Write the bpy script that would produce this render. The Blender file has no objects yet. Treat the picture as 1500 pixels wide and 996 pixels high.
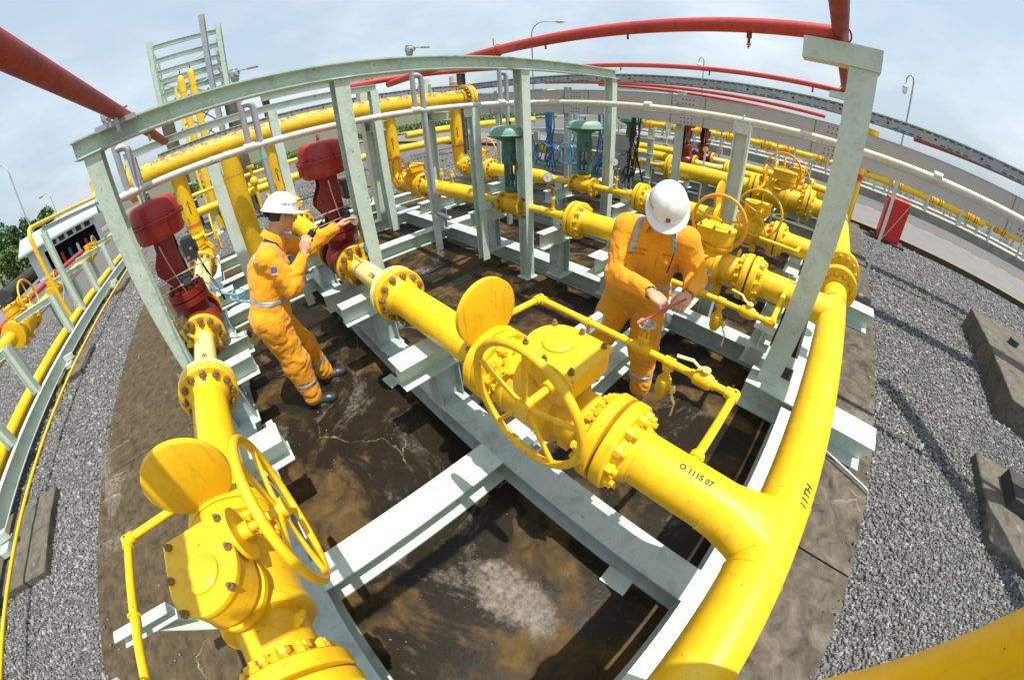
import bpy, bmesh, math, random
import numpy as np
from mathutils import Vector, Matrix, Quaternion
random.seed(7)
rng = np.random.default_rng(7)
sc = bpy.context.scene
COL = sc.collection
PI = math.pi

# ------------------------------------------------------------------ camera (fisheye lens of the photograph)
CAMH = 2.05
cd = bpy.data.cameras.new('camera')
cam = bpy.data.objects.new('camera', cd)
COL.objects.link(cam)
cd.type = 'PANO'
cd.sensor_fit = 'HORIZONTAL'
cd.sensor_width = 24.0
cd.panorama_type = 'FISHEYE_LENS_POLYNOMIAL'
cd.fisheye_fov = math.radians(180)
cd.fisheye_polynomial_k0 = 0.0
cd.fisheye_polynomial_k1 = -1.42125295 / 12
cd.fisheye_polynomial_k2 = 0.0
cd.fisheye_polynomial_k3 = 0.10906522 / 1728
cd.fisheye_polynomial_k4 = 0.0
cd.clip_start = 0.02
cd.clip_end = 4000
R = (Matrix.Rotation(math.radians(48.27292144), 3, 'Z') @ Matrix.Rotation(math.radians(52.90520182), 3, 'X')
     @ Matrix.Rotation(math.radians(-3.13817174), 3, 'Z'))
cam.matrix_world = Matrix.Translation((0, 0, CAMH)) @ R.to_4x4()
sc.camera = cam

# ------------------------------------------------------------------ light
SUN = Vector((0.29, 0.09, 1.0)).normalized()
elev = math.asin(SUN.z)
azim = math.atan2(SUN.x, SUN.y)
w = bpy.data.worlds.new('World'); sc.world = w; w.use_nodes = True
nt = w.node_tree; nt.nodes.clear()
out = nt.nodes.new('ShaderNodeOutputWorld'); bg = nt.nodes.new('ShaderNodeBackground')
sky = nt.nodes.new('ShaderNodeTexSky'); sky.sky_type = 'NISHITA'; sky.sun_disc = False
sky.sun_elevation = elev; sky.sun_rotation = azim
sky.air_density = 1.3; sky.dust_density = 3.5; sky.ozone_density = 1.0
tc = nt.nodes.new('ShaderNodeTexCoord')
mp = nt.nodes.new('ShaderNodeMapping'); mp.inputs['Scale'].default_value = (1.0, 1.0, 2.2)
nz = nt.nodes.new('ShaderNodeTexNoise'); nz.inputs['Scale'].default_value = 1.9; nz.inputs['Detail'].default_value = 7; nz.inputs['Roughness'].default_value = 0.55
rp = nt.nodes.new('ShaderNodeValToRGB'); rp.color_ramp.elements[0].position = 0.46; rp.color_ramp.elements[1].position = 0.76
rp.color_ramp.elements[0].color = (0, 0, 0, 1); rp.color_ramp.elements[1].color = (1, 1, 1, 1)
mx = nt.nodes.new('ShaderNodeMix'); mx.data_type = 'RGBA'
mx.inputs[7].default_value = (8.6, 8.8, 9.1, 1)
# a thin even veil of white haze over the whole sky
mv = nt.nodes.new('ShaderNodeMix'); mv.data_type = 'RGBA'; mv.inputs[0].default_value = 0.62
mv.inputs[7].default_value = (5.6, 6.9, 8.1, 1)
nt.links.new(tc.outputs['Generated'], mp.inputs[0]); nt.links.new(mp.outputs[0], nz.inputs['Vector'])
nt.links.new(nz.outputs['Fac'], rp.inputs[0])
nt.links.new(sky.outputs[0], mv.inputs[6]); nt.links.new(mv.outputs[2], mx.inputs[6]); sxw = nt.nodes.new('ShaderNodeSeparateXYZ'); nt.links.new(tc.outputs['Generated'], sxw.inputs[0])
lowc = nt.nodes.new('ShaderNodeMapRange'); lowc.inputs['From Min'].default_value = .02; lowc.inputs['From Max'].default_value = .42; lowc.inputs['To Min'].default_value = 1.0; lowc.inputs['To Max'].default_value = .12
nt.links.new(sxw.outputs['Z'], lowc.inputs[0]); cm = nt.nodes.new('ShaderNodeMath'); cm.operation = 'MULTIPLY'
nt.links.new(rp.outputs[0], cm.inputs[0]); nt.links.new(lowc.outputs[0], cm.inputs[1]); nt.links.new(cm.outputs[0], mx.inputs[0])
nt.links.new(mx.outputs[2], bg.inputs[0]); bg.inputs[1].default_value = 0.10
nt.links.new(bg.outputs[0], out.inputs[0])
sl = bpy.data.lights.new('sun', 'SUN'); sl.energy = 4.7; sl.angle = math.radians(0.6); sl.color = (1.0, 0.95, 0.86)
so = bpy.data.objects.new('sun', sl); COL.objects.link(so)
so.rotation_euler = SUN.to_track_quat('Z', 'Y').to_euler()
sc.view_settings.view_transform = 'Standard'; sc.view_settings.look = 'None'
sc.view_settings.exposure = 0.38; sc.view_settings.gamma = 1.0
sc.render.film_transparent = False
sc.cycles.max_bounces = 6; sc.cycles.diffuse_bounces = 3; sc.cycles.glossy_bounces = 3
sc.cycles.use_denoising = True

# ------------------------------------------------------------------ materials
def newmat(name):
    m = bpy.data.materials.new(name); m.use_nodes = True
    n = m.node_tree; b = n.nodes['Principled BSDF']
    return m, n, b
def N(n, t, **kw):
    x = n.nodes.new(t)
    for k, v in kw.items():
        if k in x.inputs: x.inputs[k].default_value = v
        else: setattr(x, k, v)
    return x
def noise(n, vec, scale, detail=4, rough=0.55, dist=0.0):
    x = N(n, 'ShaderNodeTexNoise'); x.inputs['Scale'].default_value = scale; x.inputs['Detail'].default_value = detail
    x.inputs['Roughness'].default_value = rough; x.inputs['Distortion'].default_value = dist
    n.links.new(vec, x.inputs['Vector']); return x.outputs['Fac']
def ramp(n, fac, a, b, ca=(0, 0, 0, 1), cb=(1, 1, 1, 1)):
    x = N(n, 'ShaderNodeValToRGB'); x.color_ramp.elements[0].position = a; x.color_ramp.elements[1].position = b
    x.color_ramp.elements[0].color = ca; x.color_ramp.elements[1].color = cb
    n.links.new(fac, x.inputs[0]); return x.outputs[0]
def mixc(n, fac, a, b):
    x = N(n, 'ShaderNodeMix', data_type='RGBA')
    for i, v in ((0, fac), (6, a), (7, b)):
        if hasattr(v, 'links') or hasattr(v, 'is_linked'): n.links.new(v, x.inputs[i])
        else: x.inputs[i].default_value = v
    return x.outputs[2]
def mul(n, a, b):
    x = N(n, 'ShaderNodeMath', operation='MULTIPLY')
    for i, v in ((0, a), (1, b)):
        if hasattr(v, 'is_linked'): n.links.new(v, x.inputs[i])
        else: x.inputs[i].default_value = v
    return x.outputs[0]
def c4(c): return (c[0], c[1], c[2], 1)
def paint(name, base, rough=0.4, metal=0.0, var=0.12, rust=0.0, rustcol=(0.13, 0.05, 0.02), dirt=0.0, dirtcol=(0.06, 0.05, 0.035),
          bump=0.03, chip=0.0, chipcol=(0.75, 0.55, 0.15), top_dirt=None, spec=0.5, streak=0.0):
    m, n, b = newmat(name)
    g = N(n, 'ShaderNodeNewGeometry'); P = g.outputs['Position']
    lo = tuple(x * (1 - var) for x in base); hi = tuple(min(1, x * (1 + var)) for x in base)
    c = mixc(n, noise(n, P, 2.7, 5), c4(lo), c4(hi))
    c = mixc(n, ramp(n, noise(n, P, 19, 3), 0.45, 0.75), c, c4(tuple(x * (1 - var * .8) for x in base)))
    if chip: c = mixc(n, mul(n, ramp(n, noise(n, P, 6, 6, .65, .6), 0.60, 0.63), chip), c, c4(chipcol))
    if dirt: c = mixc(n, mul(n, ramp(n, noise(n, P, 5.5, 8, .72, .5), 0.50, 0.68), dirt), c, c4(dirtcol))
    if streak:
        sv = N(n, 'ShaderNodeVectorMath', operation='MULTIPLY'); sv.inputs[1].default_value = (1, 1, .09); n.links.new(P, sv.inputs[0])
        c = mixc(n, mul(n, ramp(n, noise(n, sv.outputs[0], 30, 5, .6), .56, .74), streak), c, (.36, .17, .02, 1))
        c = mixc(n, mul(n, ramp(n, noise(n, P, 3.1, 7, .75, .8), .60, .64), streak * .8), c, (.52, .30, .03, 1))
    if rust: c = mixc(n, mul(n, ramp(n, noise(n, P, 42, 5, .7), 0.66 - .12 * rust, 0.72 - .1 * rust), 1.0), c, c4(rustcol))
    if top_dirt:   # grime lies where rain and dust settle: on faces that look up
        sx = N(n, 'ShaderNodeSeparateXYZ'); n.links.new(g.outputs['Normal'], sx.inputs[0])
        up = ramp(n, sx.outputs['Z'], 0.30, 0.62)
        c = mixc(n, mul(n, up, mul(n, ramp(n, noise(n, P, 9, 7, .75, 1.0), 0.42, 0.56), 0.9)), c, c4(top_dirt))
    n.links.new(c, b.inputs['Base Color'])
    rr = N(n, 'ShaderNodeMapRange'); rr.inputs['To Min'].default_value = max(.05, rough - .12); rr.inputs['To Max'].default_value = min(1, rough + .16)
    n.links.new(noise(n, P, 8, 4), rr.inputs[0]); n.links.new(rr.outputs[0], b.inputs['Roughness'])
    b.inputs['Metallic'].default_value = metal
    b.inputs['Specular IOR Level'].default_value = spec
    if bump:
        bp = N(n, 'ShaderNodeBump', Strength=bump * 6, Distance=0.002); n.links.new(noise(n, P, 70, 3), bp.inputs['Height'])
        n.links.new(bp.outputs[0], b.inputs['Normal'])
    return m
YEL = (0.86, 0.53, 0.006)
M_Y = paint('yellow_paint', YEL, .38, var=.09, rust=.12, dirt=.28, dirtcol=(.46, .25, .02), bump=.03, chip=.28, chipcol=(.86, .64, .16), streak=.35)
M_YV = paint('yellow_valve_paint', (0.83, 0.485, 0.006), .44, var=.12, rust=.1, dirt=.35, dirtcol=(.46, .26, .02), bump=.07, streak=.45)
M_YO = paint('orange_yellow_paint', (0.80, 0.36, 0.02), .45, var=.12, rust=.4, dirt=.2, dirtcol=(.4, .2, .04))
M_YD = paint('old_yellow_paint', (0.80, 0.50, 0.01), .5, var=.12, rust=.25, dirt=.3, dirtcol=(.3, .17, .03), top_dirt=(.12, .065, .03))
M_CR = paint('cream_paint', (0.84, 0.70, 0.26), .4, var=.08, rust=.1, chip=.6, chipcol=(.86, .60, .05))
M_G = paint('pale_green_paint', (0.56, 0.66, 0.57), .5, var=.06, dirt=.35, dirtcol=(.20, .22, .16), chip=.2, chipcol=(.42, .48, .46), rust=.12)
M_GT = paint('weathered_green_paint', (0.50, 0.60, 0.51), .6, var=.10, dirt=.5, dirtcol=(.16, .22, .10), rust=.3, chip=.4, chipcol=(.62, .70, .62))
M_GW = paint('worn_grey_green_paint', (0.44, 0.52, 0.48), .40, var=.10, dirt=.5, dirtcol=(.14, .15, .13), chip=.6, chipcol=(.32, .38, .40), rust=.25, rustcol=(.2, .15, .11))
M_GRN = paint('dark_green_paint', (0.055, 0.19, 0.15), .5, var=.2, dirt=.6, dirtcol=(.02, .05, .04), rust=.2)
M_GRT = paint('pale_green_rusty_top', (0.20, 0.40, 0.31), .5, var=.15, dirt=.6, dirtcol=(.42, .22, .08), rust=.3)
M_RV = paint('dark_red_paint', (0.23, 0.014, 0.013), .38, var=.15, dirt=.25, dirtcol=(.04, .008, .008), rust=.15, rustcol=(.35, .18, .12))
M_RA = paint('actuator_red_paint', (0.36, 0.022, 0.018), .35, var=.12, dirt=.2, dirtcol=(.12, .01, .01), rust=.12, rustcol=(.06, .01, .01))
M_RP = paint('fire_red_paint', (0.50, 0.048, 0.032), .5, var=.12, dirt=.5, dirtcol=(.20, .02, .015), rust=.25, rustcol=(.05, .012, .01))
M_RPD = paint('grimy_red_paint', (0.30, 0.026, 0.018), .6, var=.2, dirt=.85, dirtcol=(.035, .022, .012), rust=.5, rustcol=(.03, .02, .012))
M_GAL = paint('galvanised_steel', (0.42, 0.44, 0.46), .45, metal=.35, var=.15, dirt=.3, dirtcol=(.25, .2, .16), rust=.1)
M_WP = paint('white_grey_pipe', (0.62, 0.61, 0.56), .35, metal=.1, var=.1, dirt=.4, dirtcol=(.33, .26, .18), rust=.1)
M_TR = paint('tray_grey', (0.50, 0.47, 0.44), .55, var=.06, dirt=.25, dirtcol=(.36, .31, .26))
M_LAD = paint('ladder_galvanised', (0.38, 0.40, 0.42), .5, metal=.4, var=.3, dirt=.4, dirtcol=(.12, .12, .12))
M_BOLT = paint('rusty_bolt', (0.27, 0.155, 0.08), .55, metal=.4, var=.4, dirt=.4, dirtcol=(.42, .30, .12))
M_BLK = paint('black_rubber', (0.018, 0.018, 0.02), .45, var=.2)
M_DG = paint('dark_grey_plastic', (0.06, 0.065, 0.07), .4, var=.2)
M_CHR = paint('polished_steel', (0.66, 0.66, 0.66), .22, metal=.9, var=.1)
M_BRS = paint('dull_brass', (0.42, 0.25, 0.09), .4, metal=.7, var=.2)
M_BLU = paint('blue_hose', (0.045, 0.17, 0.34), .4, var=.2)
M_LBL = paint('light_blue_hose', (0.22, 0.45, 0.66), .4, var=.1)
M_WHT = paint('white_plastic', (0.80, 0.80, 0.79), .25, var=.02, bump=0)
M_INK = paint('black_ink', (0.03, 0.026, 0.018), .6, var=.05, bump=0, dirt=.6, dirtcol=(.45, .28, .02))
M_RED = paint('signal_red', (0.62, 0.03, 0.02), .4, var=.1)
M_BAND = paint('orange_band', (0.70, 0.17, 0.04), .5, var=.1, bump=0)
M_LOGO = paint('logo_blue', (0.03, 0.13, 0.36), .5, var=.02, bump=0)
M_SKIN = paint('skin', (0.56, 0.31, 0.19), .5, var=.06, bump=.02, spec=.35)
M_HAIR = paint('black_hair', (0.012, 0.010, 0.009), .5, var=.3)
M_STRIP = paint('silver_reflective_tape', (0.42, 0.43, 0.46), .35, metal=.3, var=.05, bump=0)
M_LEATH = paint('black_leather', (0.03, 0.03, 0.034), .38, var=.3, dirt=.3, dirtcol=(.10, .09, .08))
M_SOLE = paint('grey_sole', (0.10, 0.095, 0.085), .7, var=.2)
M_STONE = paint('pale_stone', (0.40, 0.36, 0.31), .8, var=.2)
M_COVW = None
def cloth(name, base):
    m, n, b = newmat(name)
    g = N(n, 'ShaderNodeNewGeometry'); P = g.outputs['Position']
    c = mixc(n, noise(n, P, 9, 4), c4(tuple(x * .86 for x in base)), c4(base))
    n.links.new(c, b.inputs['Base Color']); b.inputs['Roughness'].default_value = .78
    b.inputs['Specular IOR Level'].default_value = .25
    b.inputs['Sheen Weight'].default_value = .15
    h1 = noise(n, P, 26, 3, .5, 1.6); h2 = noise(n, P, 420, 1)
    a = N(n, 'ShaderNodeMath', operation='ADD'); n.links.new(h1, a.inputs[0]); n.links.new(mul(n, h2, .06), a.inputs[1])
    bp = N(n, 'ShaderNodeBump', Strength=.55, Distance=0.012); n.links.new(a.outputs[0], bp.inputs['Height'])
    n.links.new(bp.outputs[0], b.inputs['Normal'])
    return m
M_COV = cloth('orange_coverall_cloth', (0.87, 0.35, 0.010))

def slab_mat():
    m, n, b = newmat('stained_concrete')
    g = N(n, 'ShaderNodeNewGeometry'); P = g.outputs['Position']
    sx = N(n, 'ShaderNodeSeparateXYZ'); n.links.new(P, sx.inputs[0])
    n1 = noise(n, P, .9, 6, .6, .4); n2 = noise(n, P, 6, 8, .7, .6); n3 = noise(n, P, 28, 4, .7)
    brown = mixc(n, ramp(n, n2, .32, .68), (.018, .012, .005, 1), (.125, .078, .028, 1))
    grey = mixc(n, ramp(n, n2, .32, .68), (.035, .028, .020, 1), (.165, .142, .112, 1))
    # the drip-free apron right of the frame is greyer
    ap = N(n, 'ShaderNodeMapRange', interpolation_type='SMOOTHSTEP'); ap.inputs['From Min'].default_value = .2; ap.inputs['From Max'].default_value = .9
    n.links.new(sx.outputs['X'], ap.inputs[0])
    ap2 = N(n, 'ShaderNodeMapRange', interpolation_type='SMOOTHSTEP'); ap2.inputs['From Min'].default_value = -.75; ap2.inputs['From Max'].default_value = -1.1
    n.links.new(sx.outputs['Y'], ap2.inputs[0]); apm = N(n, 'ShaderNodeMath', operation='MAXIMUM'); n.links.new(ap.outputs[0], apm.inputs[0]); n.links.new(ap2.outputs[0], apm.inputs[1])
    lft = mixc(n, ramp(n, noise(n, P, 9, 8, .75, .3), .3, .7), (.025, .018, .010, 1), (.125, .092, .052, 1))
    c = mixc(n, ap.outputs[0], brown, grey)
    c = mixc(n, ap2.outputs[0], c, lft)
    wet = ramp(n, noise(n, P, 1.05, 8, .66, .7), .44, .51)
    inn = N(n, 'ShaderNodeMath', operation='SUBTRACT', use_clamp=True); inn.inputs[0].default_value = 1; n.links.new(apm.outputs[0], inn.inputs[1])
    wetm = mul(n, wet, mul(n, inn.outputs[0], .94))
    c = mixc(n, wetm, c, mixc(n, n3, (.006, .005, .004, 1), (.020, .016, .010, 1)))
    # pale worn patch of bare cement in the front bay
    vd = N(n, 'ShaderNodeVectorMath', operation='DISTANCE'); vd.inputs[1].default_value = (-.30, .38, 0)
    vs_ = N(n, 'ShaderNodeVectorMath', operation='MULTIPLY'); vs_.inputs[1].default_value = (.75, 1.5, 1); n.links.new(P, vs_.inputs[0]); n.links.new(vs_.outputs[0], vd.inputs[0])
    ad = N(n, 'ShaderNodeMath', operation='MULTIPLY_ADD'); ad.inputs[1].default_value = .55; n.links.new(n2, ad.inputs[0]); n.links.new(vd.outputs['Value'], ad.inputs[2])
    c = mixc(n, mul(n, ramp(n, ad.outputs[0], .42, .52, (1, 1, 1, 1), (0, 0, 0, 1)), ramp(n, n3, .2, .7)), c, (.23, .20, .165, 1))
    # whitish lime bloom
    bl = mul(n, ramp(n, noise(n, P, 1.0, 8, .75, .8), .57, .66), ramp(n, n3, .35, .6))
    c = mixc(n, mul(n, bl, .55), c, (.30, .27, .23, 1))
    # lime-filled cracks
    wp = N(n, 'ShaderNodeMix', data_type='VECTOR'); 
    nn = N(n, 'ShaderNodeTexNoise'); nn.inputs['Scale'].default_value = 3.5; nn.inputs['Detail'].default_value = 6; n.links.new(P, nn.inputs['Vector'])
    va = N(n, 'ShaderNodeVectorMath', operation='MULTIPLY_ADD'); va.inputs[1].default_value = (.35, .35, 0); n.links.new(nn.outputs['Color'], va.inputs[0]); n.links.new(P, va.inputs[2])
    vo = N(n, 'ShaderNodeTexVoronoi', feature='DISTANCE_TO_EDGE'); vo.inputs['Scale'].default_value = 1.15; n.links.new(va.outputs[0], vo.inputs['Vector'])
    cr = mul(n, ramp(n, vo.outputs['Distance'], .0015, .0075, (1, 1, 1, 1), (0, 0, 0, 1)), ramp(n, noise(n, P, 1.1, 4), .56, .60))
    c = mixc(n, mul(n, cr, mul(n, ramp(n, n3, .3, .6), .8)), c, (.33, .29, .23, 1))
    # paint flakes and grit
    vf = N(n, 'ShaderNodeTexVoronoi'); vf.inputs['Scale'].default_value = 34; vf.inputs['Randomness'].default_value = 1; n.links.new(P, vf.inputs['Vector'])
    fl = mul(n, ramp(n, vf.outputs['Distance'], .05, .09, (1, 1, 1, 1), (0, 0, 0, 1)), ramp(n, noise(n, P, 2.2, 3), .52, .62))
    c = mixc(n, mul(n, fl, .8), c, (.50, .44, .32, 1))
    n.links.new(c, b.inputs['Base Color'])
    rr = N(n, 'ShaderNodeMapRange'); rr.inputs['To Min'].default_value = .8; rr.inputs['To Max'].default_value = .33
    n.links.new(wetm, rr.inputs[0]); n.links.new(rr.outputs[0], b.inputs['Roughness']); b.inputs['Specular IOR Level'].default_value = .18
    bp = N(n, 'ShaderNodeBump', Strength=.35, Distance=.006); n.links.new(n3, bp.inputs['Height']); n.links.new(bp.outputs[0], b.inputs['Normal'])
    return m
M_SLAB = slab_mat()
def gravel_mat(name, tone=1.0):
    m, n, b = newmat(name)
    g = N(n, 'ShaderNodeNewGeometry'); P = g.outputs['Position']
    v = N(n, 'ShaderNodeTexVoronoi'); v.inputs['Scale'].default_value = 42; n.links.new(P, v.inputs['Vector'])
    s = N(n, 'ShaderNodeSeparateColor'); n.links.new(v.outputs['Color'], s.inputs[0])
    c = ramp(n, s.outputs[0], .0, 1.0, (.03 * tone, .03 * tone, .03 * tone, 1), (.22 * tone, .215 * tone, .21 * tone, 1))
    c = mixc(n, noise(n, P, 1.2, 4), c, (.09 * tone, .088 * tone, .085 * tone, 1))
    n.links.new(c, b.inputs['Base Color']); b.inputs['Roughness'].default_value = .85
    bp = N(n, 'ShaderNodeBump', Strength=.9, Distance=.012, invert=True); n.links.new(v.outputs['Distance'], bp.inputs['Height']); n.links.new(bp.outputs[0], b.inputs['Normal'])
    return m
M_GRV = gravel_mat('gravel_bed', 1.1)
def stone_mat():
    m, n, b = newmat('crushed_stone')
    a = N(n, 'ShaderNodeAttribute', attribute_name='tone')
    c = ramp(n, a.outputs['Fac'], 0, 1, (.028, .030, .032, 1), (.40, .395, .375, 1))
    x = n.nodes.new('ShaderNodeNewGeometry')
    c = mixc(n, mul(n, noise(n, x.outputs['Position'], 90, 3), .35), c, (.25, .25, .25, 1))
    n.links.new(c, b.inputs['Base Color']); b.inputs['Roughness'].default_value = .8
    return m
M_STN = stone_mat()
def flat(name, base, rough=.9, var=.25, scale=1.5):
    m, n, b = newmat(name)
    g = N(n, 'ShaderNodeNewGeometry'); P = g.outputs['Position']
    c = mixc(n, noise(n, P, scale, 8, .65), c4(tuple(x * (1 - var) for x in base)), c4(tuple(x * (1 + var) for x in base)))
    n.links.new(c, b.inputs['Base Color']); b.inputs['Roughness'].default_value = rough
    bp = N(n, 'ShaderNodeBump', Strength=.3, Distance=.01); n.links.new(noise(n, P, 40, 3), bp.inputs['Height']); n.links.new(bp.outputs[0], b.inputs['Normal'])
    return m
M_ASPH = flat('grey_asphalt', (.17, .165, .16))
M_CONC = paint('old_concrete', (.125, .11, .085), .9, var=.45, dirt=.85, dirtcol=(.028, .025, .018), chip=.5, chipcol=(.24, .22, .18), bump=.12)
M_CONCL = flat('light_concrete', (.26, .24, .20), var=.65, scale=2.2)
M_EARTH = flat('green_grass_ground', (.085, .098, .048), var=.5, scale=.5)
M_MOSS = flat('mossy_kerb', (.055, .05, .035), var=.6, scale=4)
M_YMK = flat('yellow_road_paint', (.62, .42, .04), var=.2)
M_ROOF = flat('green_roof_sheet', (.36, .46, .41), rough=.6, var=.15)
M_WALL = flat('pale_plaster', (.62, .62, .60), var=.08)
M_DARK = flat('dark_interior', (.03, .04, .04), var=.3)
M_WOOD = flat('dark_weathered_timber', (.045, .042, .038), var=.6, scale=5)
M_BARK = flat('bark', (.10, .075, .05), var=.3, scale=8)
def leafmat(name, base):
    m, n, b = newmat(name)
    a = N(n, 'ShaderNodeAttribute', attribute_name='tone')
    c = ramp(n, a.outputs['Fac'], 0, 1, c4(tuple(x * .55 for x in base)), c4(tuple(x * 1.5 for x in base)))
    n.links.new(c, b.inputs['Base Color']); b.inputs['Roughness'].default_value = .55
    b.inputs['Subsurface Weight'].default_value = 0
    return m
M_LEAF = leafmat('leaf_green', (.055, .115, .025))
M_LEAF2 = leafmat('light_leaf_green', (.10, .16, .03))
M_GLASS = paint('clear_spectacle_lens', (.55, .55, .5), .08, var=.02, bump=0)
M_TEAL = paint('teal_tape', (.22, .52, .48), .5, var=.05)

# ------------------------------------------------------------------ mesh builder
def basis(d, up=None):
    d = Vector(d).normalized()
    u = Vector(up) if up is not None else (Vector((0, 0, 1)) if abs(d.z) < .95 else Vector((0, 1, 0)))
    s = d.cross(u).normalized(); u = s.cross(d).normalized()
    return d, s, u
class G:
    def __init__(self): self.v = []; self.f = []; self.m = []
    def add(self, vs, fs, m=0):
        o = len(self.v); self.v.extend([tuple(x) for x in vs]); self.f.extend([tuple(i + o for i in f) for f in fs]); self.m.extend([m] * len(fs)); return self
    def box(self, c, s, m=0, rot=None):
        hx, hy, hz = s[0] / 2, s[1] / 2, s[2] / 2
        vs = [Vector((x * hx, y * hy, z * hz)) for x in (-1, 1) for y in (-1, 1) for z in (-1, 1)]
        if rot is not None: vs = [rot @ v for v in vs]
        vs = [v + Vector(c) for v in vs]
        return self.add(vs, [(0, 1, 3, 2), (4, 6, 7, 5), (0, 4, 5, 1), (2, 3, 7, 6), (0, 2, 6, 4), (1, 5, 7, 3)], m)
    def b2(self, a, b, m=0):
        return self.box([(a[i] + b[i]) / 2 for i in range(3)], [abs(b[i] - a[i]) for i in range(3)], m)
    def extr(self, p0, p1, prof, up=None, m=0):
        p0 = Vector(p0); p1 = Vector(p1); d, s, u = basis(p1 - p0, up); k = len(prof)
        vs = [p + s * a + u * b for p in (p0, p1) for a, b in prof]
        fs = [(i, (i + 1) % k, k + (i + 1) % k, k + i) for i in range(k)] + [tuple(range(k - 1, -1, -1)), tuple(range(k, 2 * k))]
        return self.add(vs, fs, m)
    def ibeam(self, p0, p1, h=.2, b=.2, tf=.012, tw=.009, up=None, m=0):
        H = h / 2; B = b / 2; T = tw / 2; F = H - tf
        pr = [(-B, -H), (B, -H), (B, -F), (T, -F), (T, F), (B, F), (B, H), (-B, H), (-B, F), (-T, F), (-T, -F), (-B, -F)]
        return self.extr(p0, p1, pr, up, m)
    def chan(self, p0, p1, h=.1, b=.05, t=.008, up=None, m=0, flip=1):
        H = h / 2; F = flip
        pr = [(0, -H), (b * F, -H), (b * F, -H + t), (t * F, -H + t), (t * F, H - t), (b * F, H - t), (b * F, H), (0, H)]
        return self.extr(p0, p1, pr, up, m)
    def angle(self, p0, p1, a=.05, t=.006, up=None, m=0):
        pr = [(0, 0), (a, 0), (a, t), (t, t), (t, a), (0, a)]
        return self.extr(p0, p1, pr, up, m)
    def rings(self, rings, m=0, caps=True, closed=False):
        k = len(rings[0]); vs = [p for r in rings for p in r]; fs = []
        n = len(rings)
        for j in range(n - (0 if closed else 1)):
            a = j * k; b = ((j + 1) % n) * k
            fs += [(a + i, a + (i + 1) % k, b + (i + 1) % k, b + i) for i in range(k)]
        if caps and not closed: fs += [tuple(range(k - 1, -1, -1)), tuple(range((n - 1) * k, n * k))]
        return self.add(vs, fs, m)
    def lathe(self, p0, d, prof, seg=24, m=0, caps=True):   # prof: (distance along axis, radius)
        d, s, u = basis(d); p0 = Vector(p0); rs = []
        for t, r in prof:
            rs.append([p0 + d * t + (s * math.cos(2 * PI * i / seg) + u * math.sin(2 * PI * i / seg)) * r for i in range(seg)])
        return self.rings(rs, m, caps)
    def cyl(self, p0, p1, r, seg=20, m=0, r1=None, caps=True):
        p0 = Vector(p0); p1 = Vector(p1)
        return self.lathe(p0, p1 - p0, [(0, r), ((p1 - p0).length, r if r1 is None else r1)], seg, m, caps)
    def tube(self, pts, r, seg=12, bend=0.0, m=0, closed=False, caps=True, nb=6):
        P = [Vector(p) for p in pts]
        if bend and len(P) > 2:
            Q = [P[0]]
            for i in range(1, len(P) - 1):
                a, b, c = P[i - 1], P[i], P[i + 1]; u = (a - b).normalized(); v = (c - b).normalized()
                ang = u.angle(v)
                if ang > PI - .02: Q.append(b); continue
                bb = min(bend, (a - b).length * .49 * math.tan(ang / 2) * 2 if False else bend)
                t = bb / math.tan(ang / 2); t = min(t, (a - b).length * .5, (c - b).length * .5)
                rad = t * math.tan(ang / 2)
                cen = b + (u + v).normalized() * (rad / math.sin(ang / 2))
                s0 = b + u * t; s1 = b + v * t
                e0 = (s0 - cen); e1 = (s1 - cen); tot = e0.angle(e1)
                ax = e0.cross(e1).normalized()
                for j in range(nb + 1): Q.append(cen + Quaternion(ax, tot * j / nb) @ e0)
            Q.append(P[-1]); P = Q
        n = len(P); T = []
        for i in range(n):
            if closed: t = P[(i + 1) % n] - P[i - 1]
            else: t = (P[min(i + 1, n - 1)] - P[max(i - 1, 0)])
            T.append(t.normalized())
        _, s, u = basis(T[0]); rs = []
        for i in range(n):
            if i:
                q = T[i - 1].rotation_difference(T[i]); s = q @ s; u = q @ u
            rr = r[i] if isinstance(r, (list, tuple)) else r
            rs.append([P[i] + (s * math.cos(2 * PI * j / seg) + u * math.sin(2 * PI * j / seg)) * rr for j in range(seg)])
        return self.rings(rs, m, caps, closed)
    def torus(self, c, ax, Rr, r, seg=40, rs=10, m=0, a0=0, a1=2 * PI):
        d, s, u = basis(ax); c = Vector(c); full = abs(a1 - a0) > 6.28
        n = seg if full else seg + 1
        pts = [c + (s * math.cos(a0 + (a1 - a0) * i / seg) + u * math.sin(a0 + (a1 - a0) * i / seg)) * Rr for i in range(n)]
        return self.tube(pts, r, rs, closed=full, m=m)
    def ell(self, c, r, seg=16, rg=10, m=0, rot=None, z0=-1.0):
        c = Vector(c); rs = []
        a0 = math.asin(z0) if z0 > -1 else -PI / 2 + .01
        for j in range(rg + 1):
            a = a0 + (PI / 2 - .01 - a0) * j / rg
            ring = []
            for i in range(seg):
                b = 2 * PI * i / seg; v = Vector((math.cos(a) * math.cos(b) * r[0], math.cos(a) * math.sin(b) * r[1], math.sin(a) * r[2]))
                if rot is not None: v = rot @ v
                ring.append(c + v)
            rs.append(ring)
        return self.rings(rs, m)
    def hexn(self, p, d, r, h, m=0):
        return self.lathe(p, d, [(0, r), (h * .85, r), (h, r * .86)], 6, m)
    def prism(self, poly, z0, z1, m=0):
        k = len(poly)
        vs = [(x, y, z) for z in (z0, z1) for x, y in poly]
        fs = [(i, (i + 1) % k, k + (i + 1) % k, k + i) for i in range(k)] + [tuple(range(k - 1, -1, -1)), tuple(range(k, 2 * k))]
        return self.add(vs, fs, m)
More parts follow.
